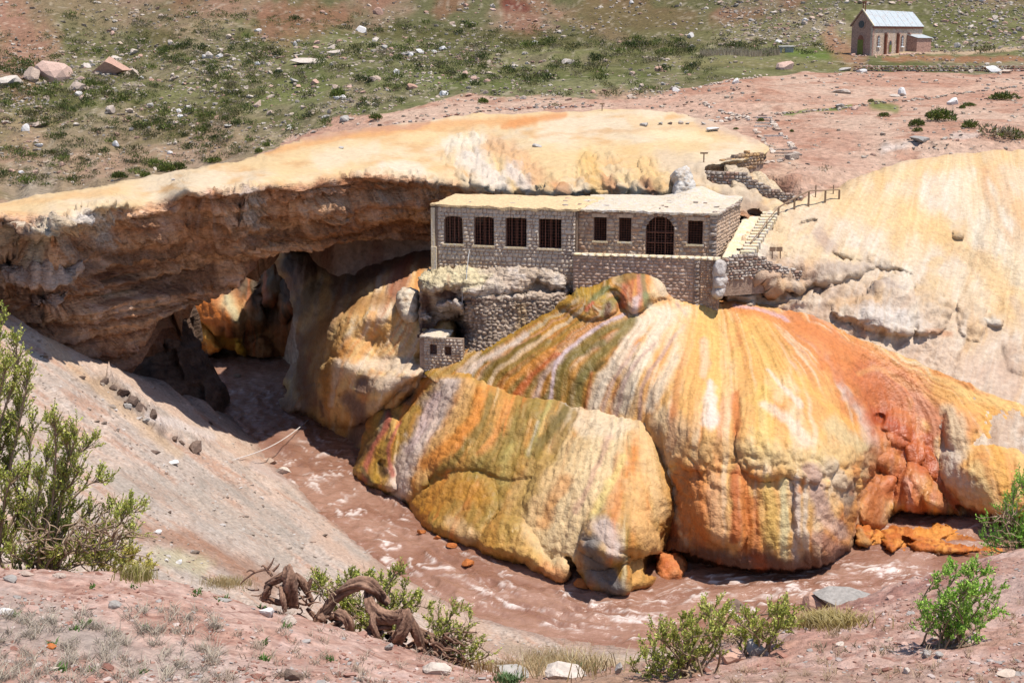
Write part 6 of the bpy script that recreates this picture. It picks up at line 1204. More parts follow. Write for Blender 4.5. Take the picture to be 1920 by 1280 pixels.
def rubble_wall(name, pts_top, pts_bot, Y0, Y1, label, seed, ch=.26, lens=(.25, .55), limit=300, mesh=None, mat=None, thick=.5):
    """pts: picture outline of its face; stands on a vertical plane through two points"""
    A = P(pts_top[0][0], pts_top[0][1], Y0); B = P(pts_top[-1][0], pts_top[-1][1], Y1); w = Wall(A, (B[0] - A[0], B[1] - A[1]))
    tp = sorted([w.px(*q) for q in pts_top]); bt = sorted([w.px(*q) for q in pts_bot])
    ft = lambda x: np.interp(x, [q[0] for q in tp], [q[1] for q in tp]); fb = lambda x: np.interp(x, [q[0] for q in bt], [q[1] for q in bt])
    x0, x1 = tp[0][0], tp[-1][0]; zlo = min(q[1] for q in bt); zhi = max(q[1] for q in tp)
    e = empty(name, tuple(w.at(x0, zlo))); tag(e, label, 'dry stone wall')
    bm = bmesh.new(); n = max(4, int((x1 - x0) / .5))
    for k in range(n):
        a = x0 + (x1 - x0) * k / n; b = x0 + (x1 - x0) * (k + 1) / n; w.box(bm, a, b, zlo - .6, float(ft((a + b) / 2)) - .12, -thick, 0)
    off(e, bm_obj('wall_core', bm, M_mortar, e))
    coursed(w, x0, x1, zlo, zhi + ch, ch, lens, [], mesh or STD, mat or M_dry, e, 'stone', seed, .35, .1, .02, [limit], .25, .1, zmax=lambda x: float(ft(x)), zmin=lambda x: float(fb(x)) - .3)
    return e, w
rubble_wall('dry_stone_wall', [(1360, 486), (1386, 477), (1432, 479), (1440, 492), (1500, 507), (1512, 512)], [(1360, 522), (1400, 512), (1450, 524), (1512, 528)], 95.3, 97.6, 'dark dry stone wall right of the terrace, topped by the wooden sign', 441, .2, (.22, .5))
rubble_wall('dry_stone_wall', [(1312, 319), (1345, 319), (1386, 321), (1410, 334), (1440, 350), (1480, 364), (1504, 368)], [(1314, 333), (1350, 343), (1400, 360), (1440, 378), (1470, 388), (1504, 392)], 110.5, 107.2, 'grey retaining wall of the descending path, behind the bath house roof', 442, .22, (.22, .5))
rubble_wall('dry_stone_wall', [(1322, 310), (1350, 302), (1380, 292), (1400, 284), (1432, 288)], [(1322, 319), (1385, 319), (1432, 300)], 113, 118, 'ochre dry stone wall beside the small post sign above the path', 443, .26, (.28, .6), 300, set_mats(STONES, stone_mat('ochre_wall_stone', [(226, 180, 120), (176, 150, 130), (206, 160, 110), (160, 140, 126)], .3), 'o'))
# ================================================================== PLACING ON THE GROUND
def place(hf, u, v, Y0, Y1, n=260):
    """where the sight line of a picture point meets the ground"""
    u = np.atleast_1d(np.asarray(u, float)); v = np.atleast_1d(np.asarray(v, float)); Ys = np.linspace(Y0, Y1, n); best = np.full(len(u), np.nan); prev = None
    a, dy, dz = ray(u, v)
    for Y in Ys:
        k = Y / dy; x = a * k; z = CZ + dz * k; d = z - hf(x, np.full_like(x, Y))
        if prev is not None:
            m = np.isnan(best) & (prev > 0) & (d <= 0); t = prev / (prev - d + 1e-9); best[m] = (Y - (Ys[1] - Ys[0]) * (1 - t))[m]
        prev = d
    k = best / dy; return np.stack([a * k, best, CZ + dz * k], -1)
far_s = lambda x, y: far_h(x, y)
def on_far(u, v, n=200): return place(far_s, u, v, 106, 330, n)
def on_near(u, v): return place(near_h, u, v, 8, 25, 400)
def on_bank(u, v): return place(bank_h, u, v, 18, 112, 500)
def surf(key, u, v):
    i = o_info[key]; k = np.argmin((i['u'] - u) ** 2 + (i['v'] - v) ** 2); return i['p'][k]
def pxm(p): return 1.0 / F * math.hypot(p[1], 0) * 1.02            # metres per picture pixel there

# ------------------------------------------------------------------ rocks
M_boul = stone_mat('boulder_pale', [(226, 204, 184), (204, 180, 158), (236, 220, 204), (196, 176, 160), (214, 184, 162)], .32, .06)
M_bred = stone_mat('boulder_red', [(216, 178, 158), (206, 162, 140), (226, 192, 174)], .3, .05)
M_bgrey = stone_mat('boulder_grey', [(190, 182, 172), (172, 164, 156), (202, 192, 182)], .3, .05)
M_bdark = stone_mat('boulder_dark', [(132, 110, 96), (116, 96, 84), (148, 124, 108)], .35, .08)
M_bwhite = stone_mat('boulder_white', [(246, 240, 234), (238, 228, 220)], .15, .04)
M_borg = stone_mat('boulder_orange', [(206, 126, 66), (190, 110, 58)], .3, .05)
def rock_set(mat, n=7, sub=2, s0=600, rough=.4):
    out = []
    for k in range(n):
        V, Fc = rock_verts(s0 + k, sub, .75, rough); me = bpy.data.meshes.new('boulder'); me.from_pydata(V.tolist(), [], Fc); me.update(); me.materials.append(mat); out.append(me)
    return out
RK = {k: rock_set(m, s0=600 + 20 * i) for i, (k, m) in enumerate([('p', M_boul), ('r', M_bred), ('g', M_bgrey), ('d', M_bdark), ('w', M_bwhite), ('o', M_borg)])}
rsb = np.random.RandomState(77); n_boulder = [0]
def boulder(p, w, hgt, kind, label, group=None, dep=None, sink=.25, rot=None, name='boulder', cat_='boulder'):
    """p: ground point under its foot, w/hgt in metres"""
    me = RK[kind][rsb.randint(7)]; o = bpy.data.objects.new(name, me); col.objects.link(o); d = dep or w * rsb.uniform(.7, 1.0)
    o.location = (p[0], p[1] + d * .2, p[2] + hgt * (.5 - sink)); o.scale = (w * 1.15, d * 1.15, hgt * 1.5); o.rotation_euler = (0, 0, rot if rot is not None else rsb.uniform(0, 6.28)) if abs(w / hgt) < 1.7 else (0, 0, rsb.choice([0, 3.14]) + rsb.uniform(-.2, .2))
    tag(o, label, cat_, group); n_boulder[0] += 1; return o
def B_(fn, u, v, w, h, kind, label, group=None, **k):
    p = fn(u, v)[0]
    if np.isnan(p[0]): return None
    m = pxm(p); return boulder(p, w * m, h * m, kind, label, group, **k)
for a in [
    (100, 152, 62, 44, 'r', 'largest pinkish boulder in the pair at the left of the field'), (60, 152, 36, 34, 'p', 'pale block touching the largest pinkish boulder on its left'), (18, 160, 36, 22, 'p', 'rounded boulder at the far left edge of the boulder field'), (202, 138, 66, 38, 'r', 'long flat topped boulder with dark red face in the upper left field'),
    (245, 142, 30, 18, 'p', 'pale slab just right of the long flat topped boulder'), (147, 172, 30, 22, 'p', 'single pale rounded boulder below the pinkish pair'), (206, 212, 24, 16, 'p', 'pale boulder in the middle left of the field above a gully'), (575, 120, 56, 14, 'p', 'broad sandy hump of rock in the centre of the green field'), (632, 102, 34, 12, 'p', 'flat pale rock right of the broad sandy hump'),
    (392, 110, 18, 15, 'p', 'pale pointed boulder in green turf above the long gully'), (336, 90, 22, 12, 'p', 'whitish boulder on the brown turf patch of the upper left slope'), (252, 102, 16, 14, 'p', 'small upright boulder at the foot of the brown turf patch'), (304, 34, 16, 9, 'p', 'pale rock on the highest brown turf patch'), (217, 275, 22, 14, 'w', 'white block lying in the gully above the rock bridge'), (70, 236, 36, 10, 'p', 'flat slab at the left edge of the lower field'), (46, 246, 14, 16, 'w', 'upright white stone left of the flat slab'),
    (645, 228, 18, 14, 'g', 'grey block on the red edge above the rock bridge'), (590, 158, 20, 12, 'r', 'pinkish boulder amid turf right of centre in the field'), (700, 152, 24, 12, 'p', 'pale boulder beside shrubs in the central field'), (766, 104, 24, 10, 'g', 'grey flat rock in the shrubs of the central field'), (1065, 120, 22, 12, 'p', 'whitish boulder among dark shrubs right of centre'),
    (1470, 130, 28, 18, 'r', 'reddish brown boulder standing alone below the grey reeds'), (1692, 180, 18, 18, 'w', 'white pointed boulder on the path edge below the chapel'), (1787, 196, 26, 16, 'w', 'bright white block beside the path among green tufts'), (1573, 203, 20, 12, 'g', 'grey stone at the lower side of the sandy path'), (1728, 268, 36, 16, 'g', 'grey green slab on the red slope at the right'),
    (1578, 175, 28, 10, 'p', 'flat pale rock on the red plain above the path'), (1616, 136, 18, 8, 'w', 'thin white slab below the long stone wall'), (1584, 133, 20, 8, 'g', 'grey slab at the left end of the long stone wall'), (1866, 136, 26, 14, 'w', 'white boulder against the long stone wall at right'), (1886, 138, 24, 9, 'p', 'cream slab right of the white boulder by the long wall'), (1678, 182, 18, 7, 'p', 'low pale stone left of the white pointed boulder')]:
    B_(on_far, a[0], a[1], a[2], a[3], a[4], a[5])
for k, (u, v, w, h, kd) in enumerate([(1208, 235, 15, 9, 'g'), (1238, 234, 10, 7, 'g'), (1256, 234, 8, 6, 'd'), (1277, 234, 9, 8, 'p'), (1290, 234, 8, 6, 'g'), (1318, 235, 10, 7, 'g')]):
    p = surf('rock_bridge', u, v); m = pxm(p); boulder(p, w * m, h * m, kd, ['grey stone at the left end of the row on the yellow crust', 'second stone of the row on the yellow crust', 'small dark stone in the row on the yellow crust', 'pale upright stone in the row on the yellow crust', 'small grey stone right of the pale upright one on the crust', 'stone at the right end of the row on the crust'][k], 'stones in a row on the yellow crust')
p = surf('rock_bridge', 1337, 248); m = pxm(p); boulder(p, 22 * m, 9 * m, 'w', 'flat white block at the right edge of the yellow crust')
for (u, v, w, h, lb) in [(1008, 278, 16, 7, 'small grey rubble on the yellow crust above the bath house'), (640, 280, 10, 6, 'tiny grey stone on the crust at the bridge crown'), (322, 337, 8, 5, 'tiny stone on the narrow part of the bridge')]:
    p = surf('rock_bridge', u, v); m = pxm(p); boulder(p, w * m, h * m, 'g', lb)
# left bank
for a in [(364, 846, 34, 26, 'd', 'rough dark boulder alone on the pale bank near the water'), (326, 871, 20, 9, 'w', 'flat white stone on the pale bank below the dark boulder'), (296, 1000, 12, 9, 'w', 'small white stone on the lower pale bank above the dry grass'), (699, 1071, 11, 8, 'g', 'grey stone at the water edge of the pale bank'), (272, 793, 14, 14, 'g', 'rounded grey stone at the lower end of the dark rubble'), (196, 718, 15, 12, 'd', 'uppermost dark rubble block on the pale bank'), (210, 730, 18, 13, 'd', 'second dark block from the top of the rubble line'), (228, 742, 28, 18, 'd', 'large dark block in the middle of the rubble line'),
          (246, 756, 26, 18, 'd', 'angular dark block below the largest one in the rubble line'), (262, 768, 24, 18, 'd', 'dark block above the lowest of the rubble line'), (284, 782, 22, 20, 'd', 'lowest dark block of the rubble line'), (240, 765, 16, 12, 'g', 'grey stone on the left side of the rubble line'), (325, 826, 16, 10, 'd', 'flat dark clod left of the lone rough boulder'), (340, 832, 14, 9, 'd', 'small clod touching the lone rough boulder'), (290, 850, 20, 7, 'd', 'thin dark slab below the rubble line'), (395, 795, 12, 8, 'd', 'dark clod near the shade edge of the bank'),
          (318, 962, 7, 6, 'd', 'tiny black stone on the pale bank'), (335, 1056, 12, 9, 'w', 'white stone in the grass at the bank foot'), (312, 1052, 9, 7, 'w', 'small white stone left of the bigger one in the grass'), (153, 709, 14, 6, 'd', 'dark flat stone on the upper pale bank by the bush')]:
    B_(on_bank, *a[:5], a[5])
# river rocks
def river_rock(u, v, w, h, kd, lb, dep=None):
    p = Pz(u, v, 0.); m = pxm(p); return boulder(p, w * m, h * m, kd, lb, None, dep=dep, sink=.3)
river_rock(876, 1058, 26, 16, 'o', 'wet orange rock in the rapids below the ochre mound'); river_rock(846, 1024, 20, 7, 'o', 'low orange rock awash beside the ochre mound'); river_rock(1385, 1140, 34, 14, 'd', 'dark wet rock breaking the surface right of the grey snout')
river_rock(1590, 1156, 116, 66, 'g', 'large smooth grey boulder at the near water edge', 2.2); river_rock(1535, 1146, 56, 40, 'r', 'pinkish boulder leaning against the large grey one at the water', 1.6)
river_rock(1094, 1098, 34, 16, 'o', 'orange lump at the foot of the grey snout'); river_rock(446, 705, 14, 8, 'd', 'dark rock in the shaded river under the bridge'); river_rock(530, 884, 30, 14, 'p', 'encrusted stones at the river edge beside the rope'); river_rock(505, 868, 26, 12, 'p', 'pale stone at the river edge just left of the rope end')
river_rock(790, 1000, 16, 10, 'o', 'small ochre knob at the foot of the ochre mound'); river_rock(820, 1010, 14, 9, 'o', 'ochre pebble at the waterline of the ochre mound')
# foreground stones
for a in [(1420, 1228, 40, 32, 'g', 'blue grey rock at the right end of the long green bush'), (1376, 1240, 46, 28, 'r', 'rounded pinkish rock left of the blue grey one'), (1470, 1186, 16, 12, 'w', 'white stone behind the right end of the long green bush'), (216, 1140, 30, 20, 'g', 'grey stone on the red soil near the left bush'), (376, 1100, 26, 20, 'r', 'pink stone beside the yellow grass clump'), (502, 1156, 26, 22, 'w', 'whitish stone just below the left stump'), (538, 1168, 32, 18, 'p', 'pale stone in front of the root arch'), (18, 1090, 24, 14, 'g', 'grey stone at the left end of the soil crest'), (50, 1080, 30, 10, 'p', 'flat stone on the crest under the left bush'),
          (110, 1082, 26, 8, 'p', 'thin stone on the crest right of the flat one'), (1160, 1262, 14, 30, 'g', 'narrow upright grey stone left of the long bush'), (960, 1268, 60, 20, 'g', 'flat grey slab in the dry grass at the bottom'), (1060, 1272, 70, 28, 'p', 'broad pale boulder at the bottom edge'), (1762, 1232, 20, 14, 'g', 'bluish stone below the right green bush'), (1668, 1202, 16, 10, 'p', 'pale pebble on the red slope left of the right bush'), (1752, 1200, 24, 11, 'p', 'flat stone at the root of the right bush'), (730, 1218, 16, 16, 'g', 'grey stone under the root tangle'),
          (95, 1216, 18, 10, 'o', 'orange stone among the dry twigs'), (100, 1256, 20, 9, 'p', 'pale flat stone near the bottom left corner'), (548, 1272, 44, 22, 'd', 'dark edged clod at the bottom left of centre'), (1576, 1210, 18, 9, 'p', 'pinkish flat stone on the red slope'), (820, 1262, 50, 22, 'p', 'pale slab below the roots'), (10, 1152, 26, 14, 'w', 'white stone at the left edge in the twigs'), (1700, 1262, 20, 14, 'p', 'pale stone at the bottom right'), (1890, 1268, 40, 12, 'p', 'flat pale slab in the bottom right corner'), (1250, 1262, 30, 12, 'r', 'reddish flat stone under the long bush'), (420, 1128, 24, 7, 'g', 'thin grey slab on the soil left of the stump')]:
    B_(on_near, *a[:5], a[5])

# the boulder field: the largest single, the rest one mass
def topline(u): return np.interp(u, [-50, 0, 200, 480, 600, 800, 1000, 1130, 1280, 1430, 1470, 1520, 1600, 1700, 1920, 2000], [380, 376, 344, 289, 247, 222, 208, 204, 208, 262, 300, 340, 325, 300, 280, 280])
def field_density(u, v):
    d = np.zeros_like(u); n = fbm(u / 60, v / 25, s=700, o=3)
    d = np.where((v > 70) & (u < 1330), .55 + 1.1 * n, d); d = np.where((u < 480) & (v < 100 - u * .1) & (v < 80), .25 + .4 * n, d); d = np.where((u < 480) & (v > 230), .4 + .8 * n, d)
    d = np.where((v <= 85) & (u > 480) & (u < 1350), .22 + .5 * n, d); d = np.where((v <= 92) & (u > 1350), 1.5 + .9 * n, d); d = np.where((v > 92) & (u >= 1330), .28 + .5 * n, d)
    band = np.exp(-((v - (95 + .11 * np.abs(u - 600))) / 45) ** 2) * (u < 900); d = d + .5 * band
    red = inside(u, v, [(560, 262), (700, 214), (900, 180), (1200, 186), (1330, 165), (1330, 260), (1200, 240), (600, 270)]); d = np.where(red, d * .5, d)
    ch = (u > 1585) & (u < 1745) & (v > 10) & (v < 106); d = np.where(ch, 0, d); d = np.where((u > 1000) & (u < 1585) & (v > 96) & (v < 108), d * .3, d)
    return np.clip(d, 0, 2)
rs = np.random.RandomState(701)
NS = 34000; cu = rs.uniform(-30, 1950, NS); cv = rs.uniform(-5, 350, NS); ok = (cv < topline(cu) - 1) & (rs.rand(NS) < field_density(cu, cv) * .62); cu, cv = cu[ok], cv[ok]
ppf = on_far(cu, cv, 150); g = ~np.isnan(ppf[:, 0]); cu, cv, ppf = cu[g], cv[g], ppf[g]
szp = np.exp(rs.normal(1.48, .42, len(cu))); szp = np.where(cu > 1350, szp * .9, szp); szp = np.clip(szp, 1.8, 19)
order = np.argsort(-szp); nb_ind = 300 - 75
kinds = np.array(['p', 'p', 'p', 'r', 'g', 'r', 'p', 'w'])
for k in order[:nb_ind]:
    m = pxm(ppf[k]); w = szp[k] * m; side = cu[k] > 1350
    kd = kinds[rs.randint(8)]; cn = {'p': 'pale sandy', 'r': 'reddish', 'g': 'grey', 'w': 'whitish'}[kd]
    if side: lb, gr = cn + ' rock on the stony ground around the chapel', cn + ' rocks around the chapel'
    else: rg = 'upper' if cv[k] < 90 else ('left' if cu[k] < 450 else ('central' if cu[k] < 900 else 'right hand')); lb, gr = '%s rock in the %s part of the green boulder field' % (cn, rg), '%s rocks, %s part of the boulder field' % (cn, rg)
    boulder(ppf[k], w, w * rs.uniform(.5, .85), kd, lb, gr)
items = [];
for k in order[nb_ind:]:
    m = pxm(ppf[k]); w = szp[k] * m; p = ppf[k]; items.append((p[0], p[1], p[2] + w * .08, w * 1.2, w * rs.uniform(.7, 1.2), w * rs.uniform(.8, 1.3), rs.uniform(0, 6.28)))
STC = [lin(c) for c in [(214, 194, 172), (200, 178, 156), (226, 210, 192), (184, 164, 146), (196, 158, 138), (172, 160, 148)]]
M_stuffrock = vc_mat('scattered_rock', .25, 4, (((4,) * 3, 4, .05, 'n'),), .9, spec=.15)
o = rock_mass('scattered_stones', items, M_stuffrock, None, lambda k, r: STC[r.randint(6)], 702); tag(o, kind='stuff', label='countless pale stones strewn over the turf and the scree', group=None)
# gravel on the near soil and the pale bank
uu = rs.uniform(-10, 1930, 9000); vv = rs.uniform(1050, 1290, 9000)
pn = on_near(uu, vv); g = ~np.isnan(pn[:, 0]); pn = pn[g]; dens = fbm(pn[:, 0] / .9, pn[:, 1] / .9, s=705, o=3); g = rs.rand(len(pn)) < .35 + .9 * dens; pn = pn[g]
NC = [lin(c) for c in [(214, 176, 160), (186, 136, 118), (226, 204, 192), (160, 112, 96), (196, 150, 132), (190, 180, 172)]]
items = [(p[0], p[1], p[2] + .004, s_ * 1.3, s_, s_ * .8, rs.uniform(0, 6.28)) for p, s_ in zip(pn, np.exp(rs.normal(-3.55, .5, len(pn))))]
o = rock_mass('gravel', items, M_stuffrock, None, lambda k, r: NC[r.randint(6)], 706); tag(o, kind='stuff')
uu = rs.uniform(-10, 1120, 9000); vv = rs.uniform(600, 1230, 9000); pn = on_bank(uu, vv); g = ~np.isnan(pn[:, 0]) & (pn[:, 2] > .25); pn = pn[g]; uu, vv = proj(pn)
dens = fbm(pn[:, 0] / 4, pn[:, 1] / 4, s=707, o=3) + .9 * np.exp(-((uu - 980) / 140) ** 2 - ((vv - 1205) / 22) ** 2) + .4 * np.exp(-((uu - 420) / 120) ** 2 - ((vv - 960) / 70) ** 2) + .5 * np.exp(-((uu - 250) / 60) ** 2 - ((vv - 780) / 50) ** 2); g = rs.rand(len(pn)) < .10 + .6 * dens; pn = pn[g]
BC = [lin(c) for c in [(206, 190, 176), (176, 158, 142), (226, 214, 204), (140, 122, 108), (196, 166, 146)]]
items = [(p[0], p[1], p[2] + .01, s_ * 1.4, s_, s_ * .8, rs.uniform(0, 6.28)) for p, s_ in zip(pn, np.exp(rs.normal(-2.1, .5, len(pn))) * np.clip(pn[:, 1] / 80, .35, 1))]
o = rock_mass('bank_gravel', items, M_stuffrock, None, lambda k, r: BC[r.randint(5)], 708); tag(o, kind='stuff')

# rows of stones that edge the paths
def row(pts, px, n, label, fn, seed, name='stone_row', spread=2.0, cols=None):
    c = cat(pts, 12); rs = np.random.RandomState(seed); L = np.concatenate([[0], np.cumsum(np.linalg.norm(np.diff(c, axis=0), axis=1))]); t = np.sort(rs.uniform(0, L[-1], n)); u = np.interp(t, L, c[:, 0]) + rs.normal(0, spread * .6, n); v = np.interp(t, L, c[:, 1]) + rs.normal(0, spread * .5, n)
    P_ = fn(u, v); g = ~np.isnan(P_[:, 0]); P_ = P_[g]; it = []
    for p in P_:
        m = pxm(p); w = px * m * rs.uniform(.7, 1.5); it.append((p[0], p[1], p[2] + w * .15, w * 1.25, w, w * rs.uniform(.7, 1.), rs.uniform(0, 6.28)))
    CC_ = cols or STC
    if len(it) <= 40:
        e = empty('stone_row', it[0][:3]); tag(e, label, 'stone edging')
        for q in it:
            o = bpy.data.objects.new('stone', RK['p' if cols is None else 'r'][rs.randint(7)]); col.objects.link(o); o.parent = e; o.location = Vector(q[:3]) - e.location; o.scale = (q[3] * 1.2, q[4] * 1.2, q[5] * 1.2); o.rotation_euler = (0, 0, q[6])
        return e
    o = rock_mass(name, it, M_stuffrock, None, lambda k, r: CC_[r.randint(len(CC_))], seed); tag(o, label, 'stone edging'); return o
row([(1312, 190), (1340, 205), (1370, 215), (1400, 222), (1412, 234)], 6, 34, 'stone edging at the upper left of the zigzag path steps', on_far, 711)
row([(1416, 246), (1430, 262), (1440, 275), (1448, 288)], 6.5, 22, 'left stone edging of the narrow path below its steps', on_far, 712)
row([(1444, 222), (1455, 240), (1465, 252), (1478, 265), (1488, 280), (1494, 290)], 7, 30, 'right stone edging of the narrow path below its steps', on_far, 713)
row([(1404, 324), (1420, 312), (1440, 305), (1460, 302), (1490, 300)], 8, 24, 'low kerb of stones where the narrow path turns to the baths', on_far, 714)
row([(1290, 232), (1330, 229), (1350, 228), (1375, 225), (1402, 222)], 7, 26, 'line of stones leading left from the path steps', on_far, 715)
row([(1450, 216), (1500, 211), (1560, 206), (1620, 198), (1660, 192), (1720, 188), (1790, 178), (1850, 171), (1925, 161)], 5.5, 120, 'long line of pale stones along the sandy path', on_far, 716)
row([(650, 252), (720, 236), (800, 224), (900, 211), (960, 206), (1040, 202), (1120, 200)], 5, 90, 'broken line of dark stones along the rear rim of the crust', on_far, 717, cols=NC + BC)
row([(1300, 168), (1340, 158), (1400, 148), (1440, 142)], 4.5, 36, 'faint stone line across the red ground above the path', on_far, 718)
row([(1595, 104), (1640, 105), (1700, 103), (1735, 101)], 4, 36, 'rubble line at the foot of the chapel', on_far, 719, cols=[lin((206, 150, 120)), lin((190, 130, 104)), lin((226, 200, 180))])
row([(1735, 98), (1800, 96), (1860, 93), (1925, 90)], 4, 60, 'stony bank on the track right of the chapel', on_far, 720)
# long wall below the chapel
def long_wall():
    rs = np.random.RandomState(730); us = np.arange(1602, 1930, 3.2); top = on_far(us, np.full(len(us), 134.), 200); it = []
    for p in top:
        if np.isnan(p[0]): continue
        m = pxm(p)
        for k in range(3):
            w = rs.uniform(4, 6.5) * m; it.append((p[0] + rs.normal(0, .1), p[1] + rs.normal(0, .1), p[2] + .1 + k * .26, w * 1.2, w, w * .8, rs.uniform(0, 6.28)))
    o = rock_mass('field_wall', it, M_stuffrock, None, lambda k, r: (STC + NC)[r.randint(12)], 731); tag(o, 'long low fieldstone wall across the red plain below the chapel', 'stone wall')
long_wall()
# treads of the upper path steps
e = None
for k, (u0, u1, v) in enumerate([(1414, 1447, 238), (1416, 1444, 232), (1418, 1442, 227), (1420, 1440, 222), (1422, 1438, 218), (1432, 1470, 256 + 0), (1450, 1486, 282), (1452, 1488, 288), (1454, 1490, 294)]):
    a = on_far(u0, v)[0]; b = on_far(u1, v)[0]
    if np.isnan(a[0]) or np.isnan(b[0]): continue
    if e is None: e = empty('path_steps', tuple(a)); tag(e, 'worn stone steps of the narrow zigzag path on the red slope', 'steps')
    beam('step', a + np.array([0, 0, .04]), b + np.array([0, 0, .04]), .14, .2, M_boul, e)
a, b = on_far(1476, 300)[0], on_far(1494, 297)[0]; o = beam('stone_block', a + np.array([0, 0, .2]), b + np.array([0, 0, .25]), .5, .5, M_dry); tag(o, 'squared stone block on the corner of the narrow path', 'stone block')

# ------------------------------------------------------------------ steps, railings and signs by the baths
stp = empty('stone_steps', tuple(P(1390, 470, 97.6))); tag(stp, 'pale stone steps climbing beside the bath house to the slope', 'steps')
A0, A1 = P(1392, 474, 97.2), P(1434, 402, 104.6); n = 14
for k in range(n):
    t = k / (n - 1); c = A0 * (1 - t) + A1 * t; w = 1.0 + .25 * t; h = (A1[2] - A0[2]) / n
    bm = bmesh.new()
    for q in [(c[0], c[1], c[2])]:
        r_ = bmesh.ops.create_cube(bm, size=1); bmesh.ops.scale(bm, vec=(w, .9, .5), verts=r_['verts']); bmesh.ops.bevel(bm, geom=list(bm.edges), offset=.04, segments=1, affect='EDGES')
    o = bm_obj('step', bm, M_crust, stp); o.location = Vector((c[0] + w * .4, c[1] + .35, c[2] - .25 + h)) - stp.location; o.rotation_euler = (rsb.uniform(-.02, .02), 0, -.15 + rsb.uniform(-.03, .03))
# sandy ramp between the building and the steps
rp = slab('sand_ramp', [P(1352, 482, 96.9), P(1400, 482, 96.6), P(1440, 404, 104.8), P(1396, 404, 104.8)], 1.2, 20, 30, .10, M_crust, None, 741); tag(rp, kind='structure')
def railing(posts, label, rail_pts=None, w=.10, extra=()):
    """posts: (u, v foot, v top)"""
    base = surf('travertine_slope', posts[0][0], posts[0][1]); e = empty('railing', tuple(base)); tag(e, label, 'railing'); tops = []
    for u, vf, vt in posts:
        b = surf('travertine_slope', u, vf); t = P(u, vt, b[1]); b = np.array([t[0], b[1], b[2] - .25]); beam('post', b, t, w, w, M_wood, e); tops.append(t)
    rp_ = tops if rail_pts is None else rail_pts
    for a, b in zip(rp_[:-1], rp_[1:]): beam('rail', a, b, w * 1.1, w * .6, M_wood, e)
    return e
railing([(1407, 472, 455), (1423, 460, 436), (1438, 436, 414), (1459, 404, 389)], 'thin handrail climbing along the pale steps beside the bath house', w=.07)
railing([(1460, 406, 389), (1490, 396, 371), (1517, 384, 358), (1548, 378, 357), (1574, 374, 356)], 'wooden railing at the top of the steps on the pale slope', w=.13)
for u, vf, vt, lb in [(1530, 361, 347, 'short wooden stake behind the railing, nearer the red slope'), (1563, 358, 347, 'short wooden stake behind the far end of the railing')]:
    b = surf('travertine_slope', u, vf + 4); t = P(u, vt, b[1]); o = beam('stake', np.array([t[0], b[1], b[2] - .3]), t, .08, .08, M_wood); tag(o, lb, 'stake')
p = P(1455, 482, 96.6); sg = empty('wooden_sign', tuple(p)); tag(sg, 'brown wooden sign on two legs above the dark dry stone wall', 'sign')
for u in (1448, 1463): beam('leg', P(u, 485, 96.6), P(u, 464, 96.6), .07, .07, M_wood, sg)
beam('board', P(1443, 467, 96.5), P(1454.5, 467, 96.5), .05, .30, M_wood, sg); beam('board', P(1455.5, 467, 96.5), P(1467, 467, 96.5), .05, .30, M_wood, sg)
for (u, vf, vt, lb, key, hw) in [(1320, 303, 287, 'small T shaped post sign on the yellow crust above the retaining wall', 'rock_bridge', 7), (1129, 206, 195, 'tiny post sign on the far rim of the yellow crust', 'rock_bridge', 4.5)]:
    b = surf(key, u, vf + 1); t = P(u, vt, b[1]); e = empty('post_sign', tuple(b)); tag(e, lb, 'sign'); beam('post', np.array([t[0], b[1], b[2] - .3]), t, .09, .09, M_wood, e); m = pxm(b); beam('board', t + np.array([-hw * m, -.06, 0]), t + np.array([hw * m, -.06, 0]), .12, .14, M_wood, e)
# rope over the river
a = on_bank(436, 862)[0]; b = surf('travertine_mound', 583, 783)
M_rope = plain('pale_rope', (.55, .5, .46), .8, bump=0, var=.1)
pts = [a * (1 - t) + b * t - np.array([0, 0, .5 * math.sin(math.pi * t)]) for t in np.linspace(0, 1, 15)]; o = rods('rope', list(zip(pts[:-1], pts[1:])), .035, M_rope, None, 5); tag(o, 'pale rope stretched over the brown river to the travertine mound', 'rope')
M_cab = plain('grey_cable', (.3, .29, .28), .7, bump=0); q = [(880, 470), (876, 500), (874, 530), (867, 552), (866, 580)]
pts = [P(u, v, 97.0 - k * .05) for k, (u, v) in enumerate(q)]; pts[0] = P(880, 470, 99.2); pts[1] = P(876, 500, 98.2); o = rods('cable', list(zip(pts[:-1], pts[1:])), .03, M_cab, None, 5); tag(o, 'thin grey cable hanging down over the cream outcrop', 'cable')

